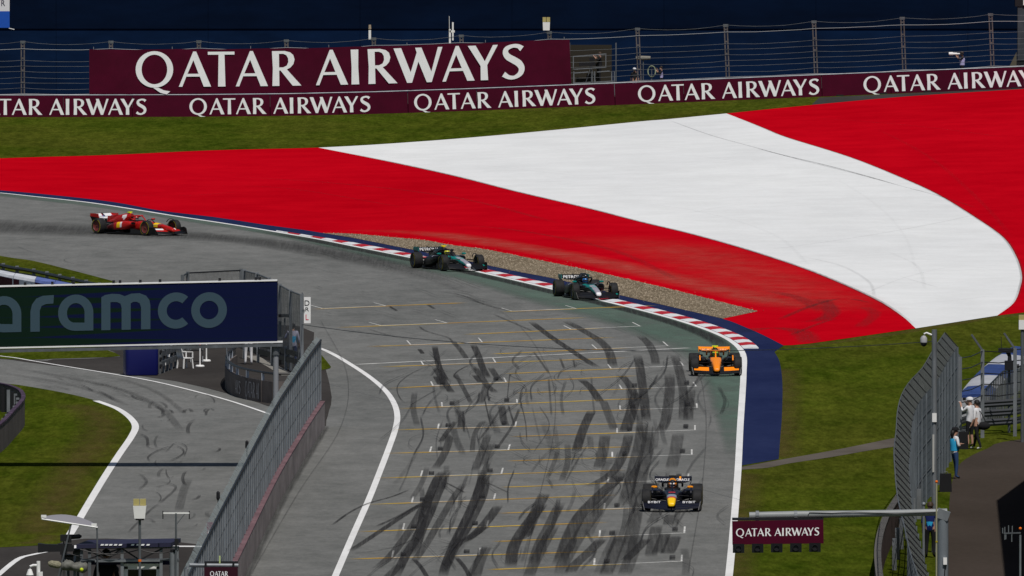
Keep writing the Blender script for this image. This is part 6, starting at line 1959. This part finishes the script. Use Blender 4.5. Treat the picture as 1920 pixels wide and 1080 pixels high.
# T aerial
c = Qp(330, 962, -.4)
t = thing('aerial_mast', 'thin T shaped aerial mast at the bottom left', 'aerial', (c.x, c.y, 0))
MB().tube([(c.x, c.y, 0), c], [.035, .022], 8).build('mast', M_STEELD, t)
MB().beam(Qp(306, 962, -.4), Qp(355, 962, -.4), .03, .03).build('crossbar', M_WHITE, t)
for px in (305.5, 355):
    MB().tube([Qp(px, 958, -.4), Qp(px, 973, -.4)], .014, 6).build('element', M_BLACK, t)
MB().tube([Qp(346, 964, -.4), Qp(332, 982, -.4)], .01, 5).build('brace', M_STEELD, t)
MB().box(Qp(331, 1016, -.45), (.09, .09, .14)).build('amplifier', M_BLACK, t)
c = Qp(324, 1036, -.3)
t = thing('grey_post', 'stout grey post with black cap beside the aerial mast', 'post', (c.x, c.y, 0))
MB().tube([(c.x, c.y, 0), c], .075, 12).build('shaft', M_STEEL, t, smooth=True)
MB().tube([c, c + Vector((0, 0, .07))], .06, 10).build('cap', M_BLACK, t)
# second sign gantry, only its top in view
SY = 480.0
c = P(349, 1066, SY)
t = thing('signal_gantry', 'bent grey pipe with maroon airline sign at the bottom edge beside the fence', 'gantry', (c.x, SY, 0))
MB().tube([(c.x, SY, 0), c - Vector((0, 0, .3)), c, c + Vector((.10, 0, .10)), P(372, 1060, SY), P(447, 1060.5, SY)], .062, 10).build('pipe', M_STEEL, t, smooth=True)
a, b = P(383, 1063, SY), P(446, 1100, SY)
MB().box(((a.x + b.x) / 2, SY - .12, (a.z + b.z) / 2), (b.x - a.x, .06, a.z - b.z)).build('board', mat('maroon_dark', (0.03, 0.003, 0.010), 0.6, 0.2), t)
place_text('lettering', qa_mesh(QA[:5]), lambda x, y, l: Vector((P(394, 1080, SY).x + x * .105, SY - .155 - .002 * l, P(394, 1079.5, SY).z + y * .13)), M_LETTER, t)
MB().box(((a.x + b.x) / 2, SY + .1, a.z + .12), (b.x - a.x, .1, .06)).build('top_plate', M_BLACK, t)
MB().tube([P(412, 1058, SY), P(412, 1042, SY)], .022, 6).build('marker_stick', mat('pale_lime', (0.5, 0.6, 0.25), 0.6, 0.2), t)
for px in (386, 438):
    MB().box(P(px, 1060, SY - .05), (.05, .16, .2)).build('clamp', M_BLACK, t)

# more equipment round the television platform
for (px, py, w__, h_, dy_, lab) in ((146, 1046, .22, .42, .5, 'black monitor stack behind the television camera'), (128, 1052, .30, .30, .7, 'black control box behind the camera operator position')):
    v = Qp(px, py, dy_)
    t = thing('control_box', lab, 'equipment', (v.x, v.y, zd))
    MB().box((v.x, v.y, (zd + v.z) / 2), (.06, .06, v.z - zd)).build('stand', M_STEELD, t)
    bo_ = MB().box((v.x, v.y, v.z), (w__, .2, h_)).build('housing', M_BLACK, t)
    MB().box((v.x, v.y - .104, v.z + .02), (w__ * .8, .01, h_ * .5)).build('screen', mat('dark_screen', (0.02, 0.03, 0.045), 0.2, 0.5), bo_)
    MB().box((v.x + w__ * .2, v.y - .104, v.z - h_ * .38), (.05, .012, .03)).build('label_plate', M_WHITE, bo_)
t = thing('cable_bundle', 'black cables drooping from the platform roof to the light mast', 'cable', Qp(200, 1080))
for (x0, x1, sag_) in ((150, 262, 9), (262, 330, 7), (185, 229, 12)):
    MB().tube([Qp(x0 + (x1 - x0) * k / 8, 1030 + sag_ * 4 * (k / 8) * (1 - k / 8), -.05) for k in range(9)], .012, 5).build('cable', M_BLACK, t)
# ================================================================== RIGHT SIDE
rf = [(15.9, 628), (15.25, 616), (14.45, 600), (13.8, 590), (13.3, 580), (12.9, 568), (12.6, 556), (12.25, 543), (12.0, 530), (11.75, 515), (11.6, 500), (11.45, 485), (11.4, 470), (11.4, 450), (11.4, 425)]
rl = resample(spline([Vector((x, y, 0)) for x, y in rf], 5), 4.0)
t = thing('catch_fence', 'tall grey catch fence with inclined top arms curving down the right side', 'fence', rl[8])
PH, OUT, UPH = 3.7, .45, .50
def lft(i):
    n = side_normal(rl, i)
    return n if n.x < 0 else -n
MESH_R = mesh_mat('catch_mesh', (0.11, 0.12, 0.135), .30, .85, (3, 1.6, .6))
MESH_O = mesh_mat('catch_mesh_top', (0.16, 0.17, 0.17), .55, .8, (3, 3, 3))
QV, QT = [], []
for i, p in enumerate(rl):
    MB().beam(p, p + Vector((0, 0, PH)), .09, .12).build('post', mat('catch_post', (0.12, 0.138, 0.155), 0.6, 0.3, 0.2, noise=.25, nscale=(2, 1, 1)), t)
    o_ = p + lft(i) * OUT + Vector((0, 0, PH + UPH))
    MB().beam(p + Vector((0, 0, PH - .02)), o_, .08, .08).build('top_arm', M_BLACK, t)
    if i < len(rl) - 1:
        q = rl[i + 1]
        o2 = q + lft(i + 1) * OUT + Vector((0, 0, PH + UPH))
        QV.append((p + up_(.03), q + up_(.03), q + up_(PH), p + up_(PH)))
        QT.append((p + up_(PH), q + up_(PH), o2, o_))
        MB().tube([o_, o2], .018, 5, cap=False).build('top_cable', M_STEELD, t)
        for z in (1.0, 2.0, 3.0):
            MB().tube([p + Vector((0, 0, z)), q + Vector((0, 0, z))], .015, 5, cap=False).build('cable', M_STEELD, t)
wires('wire_mesh', QV, .10, .0075, mat('catch_wire', (0.13, 0.148, 0.165), 0.6, 0.2), t, .25)
wires('top_wire_mesh', QT, .10, .012, mat('top_wire', (0.25, 0.26, 0.255), 0.7, 0.2), t)
wl = resample(spline([Vector((x, y, 0)) for x, y in [(13.35, 588), (12.7, 576), (11.95, 562), (11.35, 545), (11.05, 528), (10.9, 510), (10.85, 480), (10.85, 440)]], 5), 3.0)
t = thing('concrete_barrier', 'pale grey barrier with pink side in front of the catch fence', 'barrier', wl[3])
for i in range(len(wl) - 1):
    a, b = wl[i], wl[i + 1]
    n = side_normal(wl, i) * .09
    MB().hexa([a - n, a + n, b + n, b - n] + [v + Vector((0, 0, 1.08)) for v in (a - n, a + n, b + n, b - n)]).build('barrier_block', mat('pink_grey_banner', (0.13, 0.095, 0.095), 0.9, 0.1, noise=.25, nscale=(1, .5, 1)), t)
    n = n * 1.2
    MB().hexa([v + Vector((0, 0, 1.084)) for v in (a - n, a + n, b + n, b - n)] + [v + Vector((0, 0, 1.14)) for v in (a - n, a + n, b + n, b - n)]).build('coping', mat('grey_coping', (0.11, 0.105, 0.10), 0.9, 0.1), t)
for k in range(6):
    p = wl[2 + 2 * k] + Vector((.45, 0, 0))
    MB().beam(p, p + Vector((0, 0, 1.0)), .14, .14).build('back_post', M_STEEL, t)

# start light gantry
SY = 480.0
t = thing('signal_gantry', 'grey pipe gantry arm carrying a maroon airline sign and black signal lamps on the right', 'gantry', (P(1768, 1000, SY).x, SY, 0))
pb = P(1768, 962, SY)
MB().tube([(pb.x, SY, 0), (pb.x, SY, 3), (pb.x, SY, pb.z - .1)], [.16, .155, .15], 16).build('pole', mat('grey_paint_pole', (0.15, 0.17, 0.19), 0.5, 0.3, noise=.12, nscale=(2, 2, .6)), t, smooth=True)
MB().tube([P(1776, 960, SY), P(1757, 960.5, SY), P(1600, 963.5, SY), P(1500, 965, SY), P(1405, 967, SY)], [.10, .095, .092, .105, .10], 14).build('arm', mat('pale_pipe', (0.24, 0.255, 0.26), 0.45, 0.35, noise=.1, nscale=(2, 2, 2)), t, smooth=True)
MB().box(pb + Vector((0, 0, -.04)), (.34, .3, .26), (0, R(20), 0)).build('elbow', M_STEEL, t)
a, b = P(1373, 976, SY - .16), P(1544, 1020, SY - .16)
MB().box(((a.x + b.x) / 2, SY - .14, (a.z + b.z) / 2), (b.x - a.x, .10, a.z - b.z), (0, R(-.8), 0)).build('board', M_MAROON, t)
c = P(1380, 1006, SY - .2)
kq = P(1536, 1000, SY).x - P(1380, 1000, SY).x
place_text('lettering', qa, lambda x, y, l: Vector((c.x + x * kq / 11.1, SY - .196 - .002 * l, c.z + y * .215 + x * kq / 11.1 * .014)), mat('bright_white_print', (0.86, 0.86, 0.86), 0.5, 0.2), t)
MB().box(((a.x + b.x) / 2, SY + .08, a.z + .03), (b.x - a.x, .34, .06)).build('top_plate', M_BLACK, t)
for px in (1420, 1492):
    MB().tube([P(px - 3, 966, SY), P(px + 3, 966, SY)], .125, 12).build('clamp', M_STEEL, t)
    MB().box(P(px, 973, SY), (.10, .16, .16)).build('hanger', M_STEELD, t)
for k in range(5):
    x0 = 1374 + 35.8 * k
    u, v = P(x0, 1019.5 - .4 * k, SY - .14), P(x0 + 21.5, 1036.5 - .5 * k, SY - .14)
    lo = MB().box(((u.x + v.x) / 2, SY - .13, (u.z + v.z) / 2), (v.x - u.x, .2, u.z - v.z)).build('signal_lamp', mat('signal_black', (0.004, 0.005, 0.006), 0.5, 0.3), t)
    MB().lathe([(.0, 0), (.085, 0), (.085, -.05), (.075, -.05), (.07, -.005), (.0, -.005)], ((u.x + v.x) / 2, SY - .232, (u.z + v.z) / 2), 'Y', 16).build('lens', M_BLACK, lo)
w_ = [P(1515, 966, SY - .11), P(1518, 961, SY - .11), P(1560, 962, SY - .11), P(1600, 960, SY - .11), P(1680, 963, SY - .11), P(1755, 960, SY - .11)]
MB().tube(w_, .010, 5).build('wire', M_BLACK, t)
MB().box(P(1772, 1052, SY - .17), (.10, .1, .19)).build('junction_box', M_WHITE, t)
MB().tube([P(1772, 1062, SY - .17), P(1771, 1085, SY - .17), P(1771, 1110, SY - .17)], .012, 5).build('wire', M_BLACK, t)
# slim poles near it
for (px, py, Y, r, nm, lab, mm) in ((1732, 948, 500.0, .035, 'thin_pole', 'thin grey pole left of the gantry post', M_STEEL), (1756, 906, 470.0, .022, 'whip_pole', 'very thin yellowish pole with orange tip by the gantry post', mat('yellow_grey', (0.30, 0.29, 0.19), 0.6, 0.2))):
    c = P(px, py, Y)
    t = thing(nm, lab, 'pole', (c.x, Y, 0))
    MB().tube([(c.x, Y, 0), c], r, 8).build('shaft', mm, t, smooth=True)
    MB().sphere(c + Vector((0, 0, .04)), r * 1.8, 10).build('tip', C_OR if px == 1756 else M_STEEL, t, smooth='all')
    if px == 1756: MB().tube([P(1756, 1014, Y), P(1756, 1017, Y)], r * 1.5, 8).build('yellow_band', TB_Y, t)
# dome security camera on a pole
CY = 562.0
c = P(1752, 618, CY)
t = thing('security_camera_pole', 'grey pole with dome security camera in front of the catch fence', 'camera', (c.x, CY, 0))
MB().tube([(c.x, CY, 0), c], .085, 12).build('pole', M_STEEL, t, smooth=True)
MB().tube([P(1747, 628, CY), P(1737, 624, CY), P(1733, 626, CY), P(1732, 631, CY)], .03, 8).build('arm', M_WHITE, t, smooth=True)
d = P(1732, 635, CY)
MB().lathe([(.0, .10), (.06, .09), (.11, .02), (.11, -.12), (.0, -.12)], d, 'Z', 16).build('housing', mat('grey_plastic', (0.35, 0.35, 0.37), 0.5, 0.3), t, smooth=True)
MB().sphere(d + Vector((0, 0, -.14)), .105, 14, 0, (1, 1, 1.1)).build('dome', M_BLACK, t, smooth='all')
MB().box(P(1752, 783, CY - .1), (.14, .06, .28)).build('white_box', M_WHITE, t)
MB().box(P(1750, 850, CY - .1), (.06, .05, 1.2)).build('cable_duct', mat('cream_duct', (0.42, 0.42, 0.40), 0.7, 0.2), t)

# people behind the catch fence
person('person in cyan vest and jeans leaning with folded arms behind the catch fence', G(1790, 898), R(25), dict(top=C_WH, legs=C_DB, shoes=C_BK, hair=HAIR_B, hat=C_BK, long=1, vest=C_LB, ankle_l=(-.1, .10, .10), knee_l=(-.1, .08, .5), **ARMS_FOLD), 'people behind the catch fence')
person('person in white shirt and dark trousers with a bag beside the guard rail', G(1832, 843), R(150), dict(top=C_WH, legs=C_BK, shoes=C_WH, hair=HAIR_B, knee_r=(.12, .10, .5), ankle_r=(.13, .2, .10), ankle_l=(-.12, -.22, .10), knee_l=(-.11, -.06, .5)), 'people behind the catch fence')
person('person in white cap raising a camera beside the guard rail', G(1819, 838), R(140), dict(top=C_WH, legs=C_BK, shoes=C_BK, hat=C_WH, short=.45, **ARMS_UP), 'people behind the catch fence')
c = G(1844, 843) + Vector((0, 0, .85))
t = thing('shoulder_bag', 'black shoulder bag hanging behind the person in the white shirt', 'bag', c)
MB().sphere(c, .2, 12, 0, (1.25, .7, .75)).build('bag_body', C_BK, t, smooth='all')
MB().tube([c + Vector((.1, 0, .1)), c + Vector((-.1, -.05, .5)), c + Vector((-.3, 0, .62))], .016, 5).build('strap', C_BK, t)
c = P(1808, 748, 624)
t = thing('hand_camera', 'small black camera held up by the person in the white cap', 'camera', c)
MB().box(c, (.12, .10, .10)).lathe([(0, 0), (.04, 0), (.045, .12), (0, .12)], c + Vector((0, .04, 0)), 'Y', 10).build('camera_body', M_BLACK, t)
person('person in navy top with cyan band half hidden behind the gantry post', G(1744, 1046), R(80), dict(top=C_NV, legs=C_BK, shoes=C_BK, hair=HAIR_D, band=C_LB, bz=(1.05, 1.2)), 'people behind the catch fence')
for (px, py, w__, h_, lab) in ((1773, 922, .42, .62, 'black equipment case on the ground beside the catch fence'), (1806, 842, .36, .62, 'black equipment bag beside the person in the white cap')):
    c = G(px, py)
    t = thing('equipment_case', lab, 'case', c)
    MB().hexa([c + Vector(q) for q in ((-w__ / 2, -.2, 0), (w__ / 2, -.2, 0), (w__ / 2, .2, 0), (-w__ / 2, .2, 0), (-w__ * .45, -.17, h_), (w__ * .45, -.17, h_), (w__ * .45, .17, h_), (-w__ * .45, .17, h_))]).build('case_body', C_BK, t)
    MB().tube([c + Vector((-.08, 0, h_)), c + Vector((-.05, 0, h_ + .06)), c + Vector((.05, 0, h_ + .06)), c + Vector((.08, 0, h_))], .015, 6).build('handle', M_STEELD, t)

# second fence, guard rail and covered tyre wall at the right edge
hgt = 3.2
t = thing('corner_fence', 'cable fence with bent post tops and guard rails at the right edge', 'fence', G(1842, 821))
pts = [G(1800, 836), G(1842, 821), G(1903, 818), G(1960, 806), G(2040, 795)]
for p in pts:
    MB().beam(p, p + Vector((0, 0, hgt)), .13, .13).build('post', M_STEEL, t)
    MB().beam(p + Vector((0, 0, hgt - .03)), p + Vector((-.40, -.1, hgt + .55)), .06, .07).build('top_arm', M_STEELD, t)
for a, b in zip(pts, pts[1:]):
    for z in (3.15, 2.75, 2.35, 1.95, 1.55):
        m_ = a.lerp(b, .5) + Vector((0, 0, z - .06))
        MB().tube([a + Vector((0, 0, z)), m_, b + Vector((0, 0, z))], .02, 5, cap=False).build('cable', M_BLACK, t)
for z in (.42, .76, 1.10):
    MB().rings([[p + Vector((0, .1, z - .13)), p + Vector((0, .04, z - .06)), p + Vector((0, .10, z)), p + Vector((0, .04, z + .06)), p + Vector((0, .1, z + .13)), p + Vector((0, .14, z))] for p in [G(1800, 830), G(1842, 815), G(1903, 811), G(1960, 799), G(2040, 788)]]).build('guard_rail_beam', mat('dark_rail', (0.06, 0.063, 0.07), 0.7, 0.2), t)
pp2 = [G(1846, 800), G(1880, 785), G(1925, 765), G(1990, 745)]
t = thing('mesh_fence', 'low grey mesh fence in front of the blue and white covers at the right edge', 'fence', pp2[0])
hh = [1.35, 1.75, 1.65, 1.6]
for p, h in zip(pp2, hh):
    MB().beam(p, p + Vector((0, 0, h)), .08, .08).build('post', M_STEELD, t)
for (a, h0), (b, h1) in zip(zip(pp2, hh), list(zip(pp2, hh))[1:]):
    MB().add([a, b, b + Vector((0, 0, h1)), a + Vector((0, 0, h0))], [(0, 1, 2, 3)]).build('mesh_panel', MESH_M, t)
    MB().tube([a + Vector((0, 0, h0)), b + Vector((0, 0, h1))], .03, 6).build('top_rail', M_BLACK, t)
    for k in range(1, 8):
        p = a.lerp(b, k / 8)
        MB().beam(p, p + Vector((0, 0, h0 + (h1 - h0) * k / 8)), .035, .035).build('stay', M_STEELD, t)
Le = spline([G(*p) for p in [(1796, 792), (1808, 770), (1832, 742), (1862, 715), (1890, 695)]], 4)
Re = spline([G(*p) for p in [(1856, 789), (1872, 768), (1896, 744), (1930, 722), (1975, 705)]], 4)
t = thing('tyre_wall', 'tyre wall under alternating blue and white covers behind the corner fence', 'barrier', Le[4])
CB2, CW2 = mat('cover_blue', (0.025, 0.05, 0.17), 0.7, 0.2, noise=.25, nscale=(.8, .4, 1)), mat('cover_white', (0.36, 0.37, 0.40), 0.7, 0.2, noise=.15, nscale=(.8, .4, 1))
n_ = len(Le)
MB().hexa([Le[0] + Vector((0, -.1, 0)), Re[0] + Vector((0, -.1, 0)), Re[0], Le[0], Le[0] + Vector((0, -.1, .9)), Re[0] + Vector((0, -.1, .9)), Re[0] + Vector((0, 0, .9)), Le[0] + Vector((0, 0, .9))]).build('front_sheet', CW2, t)
for k in range(5):
    rings = []
    for f in range(5):
        s = (k + f / 4 * .995) / 5 * (n_ - 1)
        j = min(int(s), n_ - 2)
        l_, r_ = Le[j].lerp(Le[j + 1], s - j), Re[j].lerp(Re[j + 1], s - j)
        sg_ = .06 * math.sin(f / 4 * math.pi)
        rings.append([l_, l_ + Vector((0, 0, .86)), l_.lerp(r_, .15) + Vector((0, 0, 1.0 - sg_)), l_.lerp(r_, .5) + Vector((0, 0, 1.02 - sg_ * 2)), l_.lerp(r_, .85) + Vector((0, 0, 1.0 - sg_)), r_ + Vector((0, 0, .86)), r_])
    MB().rings(rings).build('cover', (CB2, CW2)[k % 2], t, smooth=True)
# remote camera on a pole, lamp mast, antenna rig
c = P(1895, 690, 641)
t = thing('remote_camera', 'black remote television camera hanging on a pole at the right edge', 'camera', (c.x, 641, 0))
MB().tube([(c.x - .05, 641.2, 0), (c.x - .05, 641.2, P(1, 655, 641).z)], .05, 8).build('pole', M_STEELD, t)
u = P(1889, 657, 641)
MB().box(u, (.66, .3, .16)).build('head_unit', M_BLACK, t)
MB().tube([u, P(1893, 668, 641), P(1893, 682, 641)], [.10, .07, .09], 10).build('drop_arm', M_BLACK, t)
MB().box(P(1893, 685, 641), (.36, .34, .34)).build('camera_body', M_BLACK, t)
MB().tube([P(1897, 687, 641), P(1911, 686, 641)], .07, 10).build('lens', M_BLACK, t)
MB().tube([u + Vector((-.22, 0, .08)), u + Vector((-.23, 0, .5))], .012, 5).build('whip', M_BLACK, t)
c = P(1917, 617, 634)
t = thing('lamp_mast', 'white light box on a steel mast at the right edge', 'light', (c.x, 634, 0))
MB().tube([(c.x, 634, 0), c], .06, 8).build('mast', M_STEELD, t)
MB().box(c + Vector((.02, 0, .16)), (.30, .22, .34)).build('housing', M_WHITE, t)
MB().box(c + Vector((.02, 0, .42)), (.30, .2, .18)).build('reflector', GOLD, t)
c = P(1913, 1003, 400)
t = thing('aerial_mast', 'grey mast with a cluster of small aerials at the lower right edge', 'aerial', (c.x, 400, 0))
MB().tube([(c.x, 400, 0), c], .024, 8).build('mast', M_STEEL, t)
MB().beam(P(1882, 1000, 400), P(1914, 999, 400), .03, .03).build('crossbar', M_STEELD, t)
for (px, y0, y1) in ((1880, 990, 1000), (1884, 988, 1012), (1891, 985, 1001), (1898, 986, 1002), (1886, 1000, 1011), (1897, 1000, 1016)):
    MB().tube([P(px, y0, 400), P(px, y1, 400)], .011, 5).build('element', M_STEEL, t)
MB().sphere(P(1913, 991, 400), .035, 10).build('orange_beacon', C_OR, t, smooth='all')
# added building out of view, shaped to throw shade on the service road
t = thing('shade_building', 'added dark flat roofed building just outside the right edge, shading the service road', 'building', (27, 540, 0))
BW = mat('dark_facade', (0.06, 0.06, 0.07), 0.7, 0.3)
fp_ = [(15.3, 470), (36, 470), (36, 616), (20.7, 616), (17.9, 587.6)]
bh = 9.5
MB().prism(fp_, 0, bh).build('wall', BW, t)
MB().prism([(x - .02, y) for x, y in fp_], bh + .003, bh + .25).build('roof', M_STEELD, t)
GLS = mat('facade_glass', (0.02, 0.025, 0.03), 0.1, 0.5)
for k in range(11):
    for z in (1.7, 4.6, 7.4):
        y = 477 + k * 10.2
        x = 15.3 + (y - 470) * 2.6 / 117.6
        MB().box((x, y, z), (.10, 7.5, 1.7), (0, 0, -math.atan(2.6 / 117.6))).build('window', GLS, t)
# overhead cable slung across the track
a, b = hpts[-1] + Vector((0, 0, 2.0)), P(1752, 640, CY)
sg = []
for k in range(41):
    f = k / 40
    p = a.lerp(b, f)
    p.z -= 4 * .62 * f * (1 - f)
    sg.append(p)
t = thing('overhead_cable', 'thin black cable slung across the track', 'cable', a)
MB().tube(sg, .012, 5).build('cable', M_BLACK, t)
